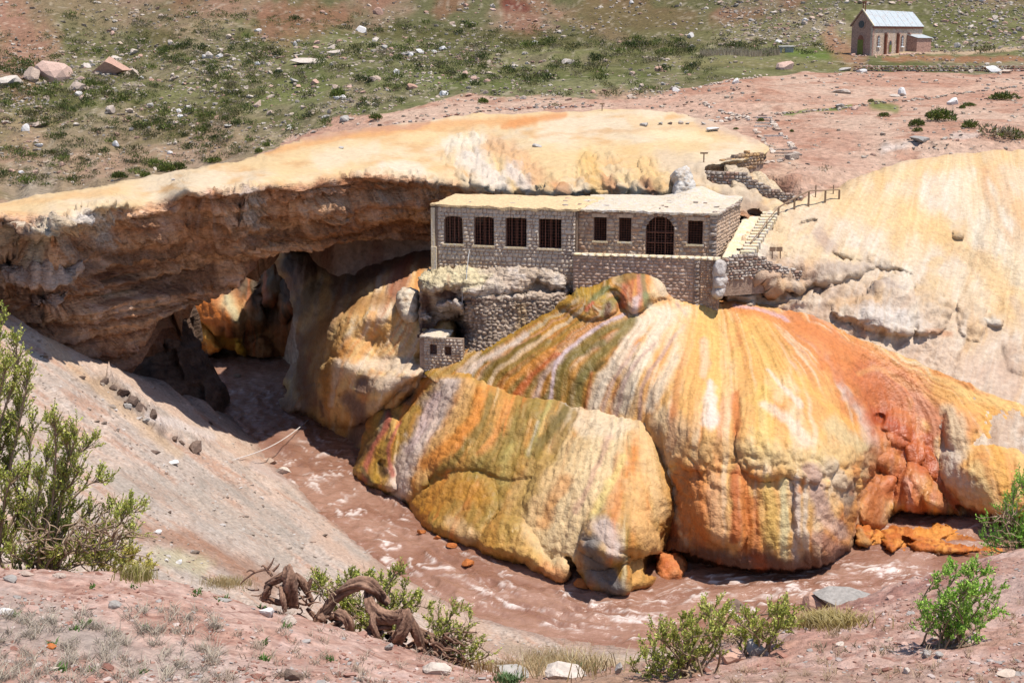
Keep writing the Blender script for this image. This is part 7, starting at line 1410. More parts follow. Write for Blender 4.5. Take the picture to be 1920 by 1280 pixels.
# ------------------------------------------------------------------ THE CHAPEL
def chapel():
    Bp = P(1634, 100.6, 212.); zg = Bp[2]; B = np.array([Bp[0], Bp[1], 0]); Y_A = 217.0; a = P(1595, 101, Y_A); A = np.array([a[0], a[1], 0]); c = P(1727, 98, 222.); C = np.array([c[0], c[1], 0]); D = A + (C - B)
    zf = zg - .8; ze = P(1636, 48, 212.)[2]; mid = (A + B) / 2; zr = P(1614, 19, float(mid[1]))[2]
    ch = empty('chapel', (Bp[0], Bp[1], zg)); tag(ch, 'small stone chapel with grey metal roof on the red plain', 'chapel')
    M_ch = stone_mat('chapel_stone', [(226, 196, 170), (226, 196, 170)], .35, .08, drip=((244, 222, 202), .5))
    M_cf = stone_mat('chapel_front_stone', [(206, 162, 142), (206, 162, 142)], .3, .06)
    # coursed stone relief in the material: horizontal joints
    for M_ in (M_ch, M_cf):
        nt = M_.node_tree; b_ = nt.nodes['Principled BSDF']; geo = N(nt, 'ShaderNodeNewGeometry'); mp = N(nt, 'ShaderNodeMapping'); mp.inputs['Scale'].default_value = (1.6, 1.6, 3.4); nt.links.new(geo.outputs['Position'], mp.inputs[0])
        vo = N(nt, 'ShaderNodeTexVoronoi', feature='DISTANCE_TO_EDGE'); vo.inputs['Scale'].default_value = 1; nt.links.new(mp.outputs[0], vo.inputs[0]); mr = N(nt, 'ShaderNodeMapRange'); mr.inputs[2].default_value = .08; mr.inputs[3].default_value = .62; mr.inputs[4].default_value = 1.05; nt.links.new(vo.outputs[0], mr.inputs[0])
        src = b_.inputs['Base Color'].links[0].from_socket; vm = N(nt, 'ShaderNodeVectorMath', operation='SCALE'); nt.links.new(src, vm.inputs[0]); nt.links.new(mr.outputs[0], vm.inputs['Scale']); nt.links.new(vm.outputs[0], b_.inputs['Base Color'])
    M_tin = stone_mat('corrugated_tin', [(206, 212, 212), (206, 212, 212)], .1, .01, drip=((206, 178, 166), .54)); M_tin.node_tree.nodes['Principled BSDF'].inputs['Roughness'].default_value = .45
    M_red = plain('red_sandstone', tuple(lin((176, 112, 88))), .9, bump=.03); M_grn = plain('olive_paint', tuple(lin((140, 140, 60))), .6, bump=0); M_gl = plain('dark_glass', (.05, .06, .07), .2, bump=0); M_wh = plain('white_frame', (.75, .74, .72), .6, bump=0)
    def quadmesh(name, faces, mat, parent=ch, thick=None):
        V = []; Fq = []
        for f in faces: Fq.append([len(V) + k for k in range(len(f))]); V += [tuple(q) for q in f]
        me = bpy.data.meshes.new(name); me.from_pydata(V, [], Fq); me.update(); o = link(name, me, parent, mat)
        if parent is not None: o.location = -Vector(parent.location) if parent is ch else Vector()
        if thick: md = o.modifiers.new('t', 'SOLIDIFY'); md.thickness = thick
        return o
    z3 = lambda p, z: np.array([p[0], p[1], z])
    md_ = (A + B) / 2; me_ = (C + D) / 2
    quadmesh('front_wall', [[z3(A, zf), z3(B, zf), z3(B, ze), z3(md_, zr - .05), z3(A, ze)]], M_cf, thick=.3); quadmesh('side_wall', [[z3(B, zf), z3(C, zf), z3(C, ze), z3(B, ze)]], M_ch, thick=.3); quadmesh('side_wall', [[z3(D, zf), z3(A, zf), z3(A, ze), z3(D, ze)]], M_ch); quadmesh('rear_wall', [[z3(C, zf), z3(D, zf), z3(D, ze), z3(me_, zr - .05), z3(C, ze)]], M_cf)
    ax = (C - B) / np.linalg.norm(C - B); fx = (B - A) / np.linalg.norm(B - A); L = np.linalg.norm(C - B); W = np.linalg.norm(B - A); ov = .35
    r0, r1 = z3(md_ - ax * .1, zr + .05), z3(me_ + ax * .2, zr - .15); e0, e1 = z3(B + fx * ov - ax * .1, ze - .12), z3(C + fx * ov + ax * .2, ze - .12); f0, f1 = z3(A - fx * ov - ax * .1, ze - .12), z3(D - fx * ov + ax * .2, ze - .12)
    # corrugated sheets, each its own panel
    for s_, (p0, p1, q0, q1) in enumerate([(r0, r1, e0, e1), (r1, r0, f1, f0)]):
        n = 8
        for k in range(n):
            t0, t1 = k / n, (k + 1) / n - .004; fc = []; mm = 8
            for j in range(mm):
                a0 = t0 + (t1 - t0) * j / mm; a1 = t0 + (t1 - t0) * (j + 1) / mm; h0 = .03 * (j % 2); h1 = .03 * ((j + 1) % 2)
                fc.append([p0 * (1 - a0) + p1 * a0 + [0, 0, h0], q0 * (1 - a0) + q1 * a0 + [0, 0, h0], q0 * (1 - a1) + q1 * a1 + [0, 0, h1], p0 * (1 - a1) + p1 * a1 + [0, 0, h1]])
            quadmesh('roof_sheet', fc, M_tin, thick=.03)
    sw = Wall(z3(B, 0), (ax[0], ax[1])); fw = Wall(z3(A, 0), (fx[0], fx[1]))
    def part(name, w, x0, x1, z0, z1, o0, o1, mat, parent=ch):
        bm = bmesh.new(); w.box(bm, x0, x1, z0, z1, o0, o1); o = bm_obj(name, bm, mat, parent)
        if parent is ch: o.location = -ch.location
        return o
    part('cornice', sw, 0, L, ze - .42, ze - .14, -.1, .18, M_red)
    def arched(name, w, xc, wd, z0, z1, mat, outd=.03, parent=ch):
        pts = [(xc - wd / 2, z0), (xc + wd / 2, z0)]; zc = z1 - wd / 2
        for k in range(9): a_ = math.pi * k / 8; pts.append((xc + wd / 2 * math.cos(a_), zc + wd / 2 * math.sin(a_)))
        bm = bmesh.new(); fr = [bm.verts.new(w.at(x, z, outd)) for x, z in pts]; bk = [bm.verts.new(w.at(x, z, -.1)) for x, z in pts]; bm.faces.new(fr)
        for k in range(len(pts)): bm.faces.new([fr[k], bk[k], bk[(k + 1) % len(pts)], fr[(k + 1) % len(pts)]])
        o = bm_obj(name, bm, mat, parent)
        if parent is ch: o.location = -ch.location
        return o
    def sx(u, v=80): return sw.px(u, v)
    for uc in (1646.5, 1691):
        x = sx(uc)[0]; z1 = sx(uc, 67)[1]; z0 = sx(uc, 87)[1]; arched('window_surround', sw, x, .75, z0 - .1, z1 + .12, M_cf, .06); wn_ = arched('window', sw, x, .5, z0, z1, M_gl, .10); part('sill', sw, x - .42, x + .42, z0 - .16, z0, 0, .2, M_wh)
        fr = bmesh.new(); sw.box(fr, x - .03, x + .03, z0, z1 - .2, .10, .13)
        for zz in (.35, .7, 1.05): sw.box(fr, x - .24, x + .24, z0 + zz, z0 + zz + .04, .10, .13)
        bm_obj('frame', fr, M_wh, wn_)
    x = sx(1669)[0]; arched('door_surround', sw, x, .9, sx(1669, 98)[1], sx(1669, 75)[1], M_cf, .06); arched('side_door', sw, x, .62, sx(1669, 98)[1], sx(1669, 77)[1], M_gl, .09); part('door_leaf', sw, x - .29, x + .29, sx(1669, 98)[1], sx(1669, 84.5)[1], .05, .12, M_grn)
    for uc in (1659, 1682, 1702):
        x = sx(uc)[0]; part('buttress', sw, x - .16, x + .16, zf, sx(uc, 65)[1], 0, .35, M_red); part('buttress_cap', sw, x - .24, x + .24, sx(uc, 65)[1], sx(uc, 61.5)[1], 0, .45, M_cf)
    xf = fw.px(1614, 90)[0]; arched('door_surround', fw, xf, 1.9, zg - .3, fw.px(1614, 64)[1], M_cf, .08); arched('front_door', fw, xf, 1.5, zg - .3, fw.px(1614, 66)[1], M_red, .11); part('door_leaf', fw, xf - .7, xf - .02, zg - .3, fw.px(1614, 75)[1], .06, .14, M_grn); part('door_leaf', fw, xf + .02, xf + .7, zg - .3, fw.px(1614, 75)[1], .06, .14, M_grn)
    zr_ = fw.px(1614, 46)[1]; bm = bmesh.new(); vs = [bm.verts.new(fw.at(xf + .75 * math.cos(k * math.pi / 8), zr_ + .55 * math.sin(k * math.pi / 8), .09)) for k in range(16)]; bm.faces.new(vs); o = bm_obj('rose_window', bm, M_gl, ch); o.location = -ch.location
    bm = bmesh.new(); o_ = [bm.verts.new(fw.at(xf + 1.0 * math.cos(k * math.pi / 8), zr_ + .75 * math.sin(k * math.pi / 8), .06)) for k in range(16)]; bm.faces.new(o_); o = bm_obj('window_surround', bm, M_cf, ch); o.location = -ch.location
    # verge and bell gable
    beam('verge', z3(A - fx * ov, ze - .05) - ax * .12, z3(md_, zr + .1) - ax * .12, .14, .2, M_cf, ch); beam('verge', z3(md_, zr + .1) - ax * .12, z3(B + fx * ov, ze - .05) - ax * .12, .14, .2, M_crust, ch)
    bc = md_ + ax * .3; zt_ = P(1614, 3, 215)[2]; beam('bell_post', z3(bc - fx * .28, zr - .2), z3(bc - fx * .28, zt_ - .15), .13, .2, M_red, ch); beam('bell_post', z3(bc + fx * .28, zr - .2), z3(bc + fx * .28, zt_ - .15), .13, .2, M_red, ch); beam('bell_cap', z3(bc - fx * .42, zt_ - .1), z3(bc + fx * .42, zt_ - .1), .3, .2, M_red, ch)
    # low annex
    x0 = sx(1700)[0]; x1 = sx(1722)[0]; za = sw.px(1703, 66)[1]; zb_ = sw.px(1722, 72)[1]; o0 = 1.7
    fq = [[sw.at(x0, zf, o0), sw.at(x0, zf, 0), sw.at(x0, za, 0), sw.at(x0, zb_, o0)], [sw.at(x0, zf, o0), sw.at(x1 + .8, zf, o0), sw.at(x1 + .8, zb_, o0), sw.at(x0, zb_, o0)], [sw.at(x1 + .8, zf, o0), sw.at(x1 + .8, zf, 0), sw.at(x1 + .8, za, 0), sw.at(x1 + .8, zb_, o0)]]
    quadmesh('annex', fq, M_cf); quadmesh('annex_roof', [[sw.at(x0 - .1, za + .1, 0), sw.at(x0 - .1, zb_ + .05, o0 + .2), sw.at(x1 + 1, zb_ + .05, o0 + .2), sw.at(x1 + 1, za + .1, 0)]], M_tin, thick=.06)
    WA = Wall(sw.at(x0, 0, 0) , (-sw.N[0], -sw.N[1])); 
chapel()
# small hut and the reeds beside it
hp = on_far(1476, 99)[0]; hut = empty('hut', tuple(hp)); tag(hut, 'tiny grey hut at the right end of the reeds on the plain', 'hut'); M_hut = plain('grey_render', tuple(lin((190, 184, 172))), .9)
wh = Wall(hp + np.array([-1.1, 0, 0]), (1, -.1)); off(hut, wall_body(wh, 0, 2.0, hp[2] - .3, hp[2] + .85, [Op(.3, .8, hp[2] - .3, hp[2] + .6)], 1.2, M_hut, hut, 'wall')); off(hut, slab('roof', [wh.at(-.15, hp[2] + .95, .15), wh.at(2.15, hp[2] + .95, .15), wh.at(2.15, hp[2] + 1.05, -1.4), wh.at(-.15, hp[2] + 1.05, -1.4)], .1, 6, 4, .02, M_hut, hut, 751, edge=.0))
# ================================================================== PLANTS
def leaf_mat(name, rnd=.25, trans=.25):
    m, nt, b = newmat(name); at = N(nt, 'ShaderNodeAttribute', attribute_name='Col'); oi = N(nt, 'ShaderNodeObjectInfo'); mr = N(nt, 'ShaderNodeMapRange'); mr.inputs[3].default_value = 1 - rnd; mr.inputs[4].default_value = 1 + rnd; nt.links.new(oi.outputs['Random'], mr.inputs[0])
    vm = N(nt, 'ShaderNodeVectorMath', operation='SCALE'); nt.links.new(at.outputs[0], vm.inputs[0]); nt.links.new(mr.outputs[0], vm.inputs['Scale']); nt.links.new(vm.outputs[0], b.inputs['Base Color']); b.inputs['Roughness'].default_value = .6; b.inputs['Specular IOR Level'].default_value = .25
    if trans:
        tr = N(nt, 'ShaderNodeBsdfTranslucent'); nt.links.new(vm.outputs[0], tr.inputs[0]); mx = N(nt, 'ShaderNodeMixShader'); mx.inputs[0].default_value = trans; out = [n for n in nt.nodes if n.type == 'OUTPUT_MATERIAL'][0]
        nt.links.new(b.outputs[0], mx.inputs[1]); nt.links.new(tr.outputs[0], mx.inputs[2]); nt.links.new(mx.outputs[0], out.inputs[0])
    return m
M_leaf = leaf_mat('green_leaf', 0.0); M_shrub = leaf_mat('shrub_leaf', .3, .2); M_bark = plain('twig_bark', tuple(lin((186, 158, 128))), .9, sc=14, bump=.003); M_straw = leaf_mat('straw', 0, .3)
# low cushion shrubs of the field (six kinds of crown sharing their meshes)
def tuft_mesh(seed, cols, n=150, flat=.62, up=.6):
    rs = np.random.RandomState(seed); V = []; C = []
    nl = rs.randint(4, 8); lc = rs.normal(0, .22, (nl, 3)); lc[:, 2] = np.abs(lc[:, 2]) * .4
    for k in range(n):
        c = lc[rs.randint(nl)]; d = rs.normal(0, 1, 3); d[2] = abs(d[2]) * up + .15; d /= np.linalg.norm(d); r = rs.uniform(.45, 1) ** .5 * .34
        p = c + d * r; p[2] = max(.0, p[2]) * flat / .62; h = rs.uniform(.07, .17); dr = d * .6 + rs.normal(0, .45, 3) + np.array([0, 0, .5]); dr /= np.linalg.norm(dr); s_ = np.cross(dr, rs.normal(0, 1, 3)); s_ /= np.linalg.norm(s_) + 1e-6; w = rs.uniform(.018, .05)
        V += [p - s_ * w, p + s_ * w, p + dr * h]; cc = lin(cols[rs.randint(len(cols))], .6) * rs.uniform(.7, 1.25); C += [cc, cc, cc * 1.15]
    n3 = len(V) // 3; me = mesh_np('shrub', np.array(V), np.arange(n3 * 3).reshape(-1, 3), np.array(C), False); me.materials.append(M_shrub); return me
GREENS = [(112, 122, 52), (92, 104, 44), (134, 140, 66), (78, 90, 40)]; OLIV = [(126, 118, 70), (104, 100, 56), (144, 134, 88), (92, 88, 50)]; DRY = [(168, 150, 124), (150, 130, 108), (186, 170, 140), (130, 116, 84)]; DKG = [(72, 84, 38), (60, 72, 32), (92, 100, 48)]
TUF = [tuft_mesh(800 + k, [GREENS, OLIV, DKG, GREENS, DRY, OLIV][k]) for k in range(6)] + [tuft_mesh(810, GREENS, 420, .62, .9), tuft_mesh(811, GREENS, 420, .5, .9), tuft_mesh(812, DRY + GREENS[:1], 380)]
rsp = np.random.RandomState(820)
def shrub(p, w, h, me, label, group=None):
    o = bpy.data.objects.new('shrub', me); col.objects.link(o); o.location = (p[0], p[1], p[2] - .05 * h); o.scale = (w, w * .9, h * 1.9); o.rotation_euler = (0, 0, rsp.uniform(0, 6.28)); tag(o, label, 'shrub', group); return o
for (u, v, w, h, k, lb) in [(1775, 227, 50, 30, 6, 'largest rounded green shrub on the red slope at the right'), (1713, 237, 28, 18, 6, 'green shrub left of the largest one on the red slope'), (1720, 247, 18, 11, 7, 'small shrub just below the left green shrub on the red slope'), (1818, 240, 30, 20, 7, 'green shrub right of the largest one on the red slope'), (1738, 219, 12, 12, 6, 'tiny upright shrub between two larger ones on the red slope'), (1657, 219, 20, 11, 7, 'low green shrub beneath the sandy path'),
                          (1881, 187, 50, 19, 7, 'wide low green shrub near the path at the right'), (1874, 258, 54, 28, 8, 'greyish dry shrub at the right edge of the red slope'), (1910, 262, 28, 26, 6, 'green shrub at the right edge beside the greyish one'), (1818, 199, 22, 9, 7, 'low shrub beside the bright white block'), (1805, 204, 14, 9, 6, 'small shrub touching the bright white block'), (905, 194, 24, 13, 6, 'bright green shrub on the red strip behind the crust'), (708, 224, 26, 15, 6, 'green shrub on the red rim above the bridge at left'), (632, 183, 34, 22, 6, 'green shrub on the slope above the red rim'),
                          (1631, 192, 12, 8, 6, 'tiny green tuft on the lower edge of the path'), (1486, 248, 8, 7, 6, 'tiny tuft right of the narrow path'), (317, 322, 34, 22, 6, 'light green shrub just above the bridge at left'), (336, 318, 24, 20, 7, 'dark green shrub right of the light one above the bridge'), (292, 312, 26, 18, 7, 'green shrub left of the light one above the bridge'), (230, 335, 28, 18, 6, 'shrub close to the bridge edge at left'), (272, 332, 20, 14, 7, 'small shrub close to the bridge edge'), (400, 305, 30, 14, 7, 'shrub in the gully mouth by the bridge'), (485, 287, 18, 12, 6, 'shrub at the notch where crust meets slope'), (500, 275, 14, 10, 7, 'small shrub above the notch'), (1040, 200, 16, 9, 5, 'dry tuft on the far red strip'), (1424, 228, 12, 9, 6, 'green tuft on the path steps'), (1378, 243, 10, 5, 6, 'small green tuft near the flat white block')]:
    p = on_far(u, v)[0]
    if not np.isnan(p[0]): m = pxm(p); shrub(p, w * m * 1.15, h * m, TUF[k], lb)
NS = 20000; cu = rsp.uniform(-20, 1950, NS); cv = rsp.uniform(-2, 350, NS)
n = fbm(cu / 50, cv / 18, s=830, o=3); d = np.where(cu < 1340, .5 + 1.1 * n, .22 + .6 * n); d = np.where((cv < 85) & (cu > 450), d * .22, d); d = np.where((cv < 60), d * .3, d); d = np.where((cu > 480) & (cv > 165 + .0 * cu) & (cu < 1400), d * .5, d); d = np.where((cu > 1340) & (cv > 105), 0.02, d)
d = d + .8 * np.exp(-((cv - (40 + .06 * np.abs(cu - 480))) / 12) ** 2) * ((cu > 250) & (cu < 1300)) * 1.; d = d + .5 * np.exp(-((cv - 88) / 8) ** 2) * ((cu > 900) & (cu < 1450))
red = inside(cu, cv, [(540, 262), (640, 225), (760, 203), (880, 180), (1000, 178), (1150, 190), (1230, 180), (1330, 162), (1480, 140), (1920, 110), (1920, 300), (540, 300)]); d = np.where(red, .0, d); d = np.where((cu > 1580) & (cu < 1750) & (cv < 110), 0, d)
ok = (cv < topline(cu) - 2) & (rsp.rand(NS) < d * .62); cu, cv = cu[ok], cv[ok]; pp_ = on_far(cu, cv, 150); g = ~np.isnan(pp_[:, 0]); cu, cv, pp_ = cu[g], cv[g], pp_[g]
sz = np.clip(np.exp(rsp.normal(2.5, .35, len(cu))), 5, 26) * np.where(cv < 80, .7, 1.)
order = np.argsort(-sz)
for k in order[:265]:
    m = pxm(pp_[k]); kd = rsp.choice(6, p=[.28, .2, .2, .14, .08, .1]); w = sz[k] * m * 1.2
    cn = ['green', 'olive', 'dark green', 'green', 'dry greyish', 'olive'][kd]; rg = 'upper' if cv[k] < 70 else ('left' if cu[k] < 450 else ('central' if cu[k] < 900 else ('right hand' if cu[k] < 1340 else 'far right')))
    shrub(pp_[k], w, w * rsp.uniform(.45, .7), TUF[kd], '%s low shrub in the %s part of the boulder field' % (cn, rg), '%s shrubs, %s part of the field' % (cn, rg))
VV = []; CC_ = []; FFn = 0; 
for k in order[265:6000]:
    m = pxm(pp_[k]); me = TUF[rsp.randint(6)]; nv = len(me.vertices); co = np.empty(nv * 3, np.float32); me.vertices.foreach_get('co', co); co = co.reshape(-1, 3)[:180]; cc = np.empty(nv * 4, np.float32); me.color_attributes['Col'].data.foreach_get('color', cc); cc = cc.reshape(-1, 4)[:180, :3]
    a = rsp.uniform(0, 6.28); w = sz[k] * m * 1.3; q = np.stack([co[:, 0] * math.cos(a) - co[:, 1] * math.sin(a), co[:, 0] * math.sin(a) + co[:, 1] * math.cos(a), co[:, 2] * 1.2], -1) * w + pp_[k]; VV.append(q); CC_.append(cc)
if VV:
    V = np.concatenate(VV); o = link('ground_shrubs', mesh_np('ground_shrubs', V, np.arange(len(V)).reshape(-1, 3), np.concatenate(CC_), False), None, M_shrub); tag(o, kind='stuff')
# reeds left of the hut
us = rsp.uniform(1312, 1462, 1500); vs_ = 106 - rsp.uniform(0, 6, 1500) + 1.5 * np.sin(us / 17); pr = on_far(us, vs_, 120); g = ~np.isnan(pr[:, 0]); pr = pr[g]; V = []; C = []
for p in pr:
    h = rsp.uniform(.3, 1.2); dx = rsp.normal(0, .12, 2); w = .035; V += [p + [-w, 0, 0], p + [w, 0, 0], p + [dx[0], dx[1], h]]; c = lin(DRY[rsp.randint(3)], .8) * rsp.uniform(.7, 1.2); C += [c, c, c]
o = link('reeds', mesh_np('reeds', np.array(V), np.arange(len(V)).reshape(-1, 3), np.array(C), False), None, M_straw); tag(o, kind='stuff')

# ------------------------------------------------------------------ tubes for stems, roots and the dead wood
def tube(pts, rad, n=6, groove=0.0, seed=0, twist=0.0):
    p = np.array(pts, float); m = len(p); KK = []; r = np.interp(np.linspace(0, 1, m), np.linspace(0, 1, len(rad)), rad); t = np.gradient(p, axis=0); t /= np.linalg.norm(t, axis=1, keepdims=True) + 1e-9
    x = np.cross(t[0], [0.3, .2, 1.]); x /= np.linalg.norm(x) + 1e-9; V = []
    for i in range(m):
        x = x - t[i] * (x @ t[i]); x /= np.linalg.norm(x) + 1e-9; y = np.cross(t[i], x)
        for k in range(n):
            a = 2 * math.pi * k / n + twist * i / m; rr = r[i]
            if groove:
                g_ = float(vn(np.array([math.cos(a - twist * i / m) * 2.3 + seed]), math.sin(a - twist * i / m) * 2.3, i * .10, seed)[0]); g2 = float(vn(np.array([math.cos(a) * 5 + seed]), math.sin(a) * 5, i * .14, seed + 1)[0]); g3 = float(vn(np.array([math.cos(a) * 9 + seed]), math.sin(a) * 9, i * .3, seed + 2)[0]); rr *= 1 + groove * (g_ + .8 * g2 + .35 * g3); KK.append(.5 + .5 * (g_ * .4 + g2 * .9 + g3 * .6))
            V.append(p[i] + rr * (math.cos(a) * x + math.sin(a) * y))
    F_ = [[i * n + k, i * n + (k + 1) % n, (i + 1) * n + (k + 1) % n, (i + 1) * n + k] for i in range(m - 1) for k in range(n)]
    if groove > .15: return np.array(V), np.array(F_), np.array(KK)
    return np.array(V), np.array(F_)
def join_tubes(name, tubes, mat, parent=None, smooth=True, colr=None):
    V = []; F_ = []; n = 0; C = []
    for t in tubes:
        V.append(t[0]); F_.append(t[1] + n); n += len(t[0]); k = np.clip(t[2] if len(t) > 2 else np.full(len(t[0]), .6), 0, 1)[:, None]; C.append(lin((84, 52, 38)) * (1 - k) + lin((206, 162, 134)) * k)
    return link(name, mesh_np(name, np.concatenate(V), np.concatenate(F_), np.concatenate(C), smooth), parent, mat)
LG = [(152, 158, 72), (134, 144, 60), (180, 180, 98), (112, 122, 52), (148, 144, 70)]
def bush(name, base, tips, label, cat_='bush', Yd=.5, r0=.022, twigs=15, leaf=.030, seed=0, cols=LG, tl=(.14, .34), lpt=16, bare=.25, from_=.35, curl=.12, group=None):
    rs = np.random.RandomState(seed); b0 = np.array(base); e = empty(name, tuple(b0)); tag(e, label, cat_, group); stems = []; LV = []; LC = []
    def leaves(p0, p1, n):
        d = p1 - p0; L = np.linalg.norm(d); d = d / (L + 1e-9); k = np.arange(n); t = (k + rs.rand(n)) / n
        p = p0 + np.outer(t, p1 - p0); o = rs.normal(0, 1, (n, 3)); o -= np.outer(o @ d, d); o /= np.linalg.norm(o, axis=1, keepdims=True) + 1e-9
        dr = d * .9 + o * .75; dr /= np.linalg.norm(dr, axis=1, keepdims=True); s_ = np.cross(dr, rs.normal(0, 1, (n, 3))); s_ /= np.linalg.norm(s_, axis=1, keepdims=True) + 1e-9; ll = leaf * rs.uniform(.7, 1.4, n)[:, None]; w = ll * .26
        q = np.stack([p, p + dr * ll * .5 + s_ * w, p + dr * ll, p + dr * ll * .5 - s_ * w], 1); LV.append(q.reshape(-1, 3)); c = np.array([lin(cols[i], 1.2) for i in rs.randint(len(cols), size=n)]) * rs.uniform(.7, 1.3, n)[:, None]; LC.append(np.repeat(c, 4, 0))
    for (u, v, *yy) in tips:
        Y = b0[1] + (yy[0] if yy else rs.uniform(-Yd, Yd)); tip = P(u, v, Y); st = b0 + np.array([rs.normal(0, .12), rs.normal(0, .12), -.05]); m1 = st * .6 + tip * .4 + np.array([rs.normal(0, curl), rs.normal(0, curl), .12 * np.linalg.norm(tip - st)]); m0 = st * .85 + tip * .15 + rs.normal(0, curl * .4, 3)
        c = cat([st, m0, m1, tip * .75 + m1 * .25 + rs.normal(0, curl * .4, 3), tip], 5); L = np.linalg.norm(np.diff(c, axis=0), axis=1).sum(); stems.append(tube(c, [r0, r0 * .6, r0 * .25], 5))
        nt_ = max(6, int(twigs * L))
        for k in range(nt_):
            t = from_ + (1 - from_) * rs.rand() ** .8; i = min(len(c) - 2, int(t * (len(c) - 1))); p0 = c[i] + (c[i + 1] - c[i]) * (t * (len(c) - 1) - i); sd_ = c[i + 1] - c[i]; sd_ /= np.linalg.norm(sd_) + 1e-9
            d = sd_ * .7 + rs.normal(0, .55, 3) + np.array([0, 0, .7]); d /= np.linalg.norm(d); l = rs.uniform(*tl); pm = p0 + d * l * .5; d2 = d + rs.normal(0, .2, 3) + np.array([0, 0, .35]); d2 /= np.linalg.norm(d2); p1 = pm + d2 * l * .5
            stems.append(tube([p0, pm, p1], [r0 * .22, r0 * .12], 3))
            if rs.rand() > bare:
                leaves(p0 * .6 + pm * .4, pm, lpt // 2); leaves(pm, p1 + d2 * .02, lpt)
                for _ in range(2):
                    dd = d2 + rs.normal(0, .4, 3) + np.array([0, 0, .2]); dd /= np.linalg.norm(dd); leaves(pm, pm + dd * l * .4, lpt // 2 + 2)
    o = join_tubes('stem', stems, M_bark, e); o.location = -e.location
    V = np.concatenate(LV); o = link('foliage', mesh_np('foliage', V, np.arange(len(V)).reshape(-1, 4), np.concatenate(LC), False), e, M_leaf); o.location = -e.location; return e
def npt(u, v):
    p = on_near(u, v)[0]; return p if not np.isnan(p[0]) else None
# big bush at the left, two stems groups rooted behind the crest
bq = P(-40, 1085, 17.8)
bush('green_bush', bq, [(5, 600), (-20, 640), (30, 648), (52, 700), (8, 690), (-10, 740), (40, 760), (62, 800), (-20, 820), (20, 850), (30, 900), (-10, 900), (50, 960), (0, 980), (-40, 1000), (25, 790), (-60, 700), (-80, 800)], 'tall spindly green bush cut by the left edge of the picture', seed=901, r0=.03, twigs=22, leaf=.032, lpt=15, from_=.3)
bush('green_bush', P(75, 1078, 17.6), [(98, 795), (120, 830), (140, 812), (165, 838), (150, 880), (90, 860), (110, 900), (70, 900), (195, 905), (205, 960), (232, 970), (255, 960), (250, 1000), (170, 960), (140, 960), (100, 980), (60, 980), (190, 1010), (225, 1030), (150, 1030), (110, 1040), (60, 1040), (20, 1040), (180, 1050), (210, 1060), (-10, 1000), (30, 960), (130, 930), (80, 1010), (10, 1055)], 'wide green bush with bare curling lower twigs on the left crest', seed=902, r0=.026, twigs=25, leaf=.032, lpt=15, from_=.25, bare=.3)
bush('green_bush', P(190, 1082, 18.2), [(150, 1040), (180, 1035), (215, 1030), (240, 1045), (262, 1055), (200, 1055), (230, 1065), (275, 1070), (170, 1060)], 'low yellowish bush right of the wide green bush on the crest', seed=903, cols=[(168, 160, 80), (148, 146, 64), (186, 172, 100)], twigs=30, r0=.014, tl=(.1, .25))
b_ = npt(1768, 1212)
bush('green_bush', b_ if b_ is not None else P(1768, 1212, 14.5), [(1735, 1150), (1755, 1100), (1775, 1085), (1790, 1065), (1808, 1070), (1825, 1072), (1840, 1080), (1850, 1110), (1868, 1105), (1872, 1140), (1850, 1150), (1830, 1120), (1800, 1110), (1780, 1130), (1760, 1150), (1740, 1165), (1735, 1185), (1810, 1150), (1835, 1165), (1860, 1160), (1790, 1160), (1820, 1090), (1745, 1140)], 'bright green bush on the red slope at the lower right', seed=904, r0=.014, twigs=20, Yd=.25, leaf=.026, tl=(.08, .2), lpt=14, from_=.3, cols=[(140, 176, 72), (116, 154, 58), (160, 188, 86), (100, 136, 50)])
bush('green_bush', P(1935, 1040, 22.3), [(1915, 905), (1900, 925), (1925, 890), (1890, 950), (1905, 970), (1940, 930), (1880, 960), (1850, 985), (1870, 1000), (1845, 1015), (1862, 1030), (1890, 1030), (1915, 1010), (1900, 1000), (1950, 980), (1925, 1035), (1880, 1015), (1960, 900), (1980, 960)], 'green bush with pale bare twigs cut by the right edge', seed=905, r0=.024, twigs=20, leaf=.03, cols=[(120, 164, 60), (98, 146, 50), (142, 178, 74)], lpt=14)
b_ = npt(1300, 1262)
bush('green_bush', b_ if b_ is not None else P(1300, 1262, 15.5), [(1185, 1250), (1210, 1240), (1215, 1215), (1240, 1200), (1235, 1180), (1260, 1200), (1280, 1180), (1290, 1160), (1310, 1165), (1320, 1150), (1340, 1140), (1355, 1145), (1365, 1160), (1300, 1200), (1330, 1190), (1270, 1230), (1240, 1240), (1350, 1190), (1310, 1230), (1280, 1215), (1250, 1262), (1220, 1265)], 'long green bush at the bottom edge of the river, left part', seed=906, r0=.018, twigs=17, Yd=.4, leaf=.028, tl=(.1, .24), from_=.3)
b_ = npt(1420, 1222)
bush('green_bush', b_ if b_ is not None else P(1420, 1222, 17.5), [(1380, 1165), (1395, 1155), (1410, 1160), (1425, 1175), (1440, 1160), (1455, 1150), (1470, 1145), (1482, 1135), (1486, 1150), (1470, 1180), (1450, 1190), (1430, 1200), (1400, 1190), (1375, 1195), (1360, 1200), (1480, 1175)], 'upright green bush in front of the river, right of the long one', seed=907, r0=.018, twigs=17, Yd=.35, leaf=.028, tl=(.1, .24), from_=.25)
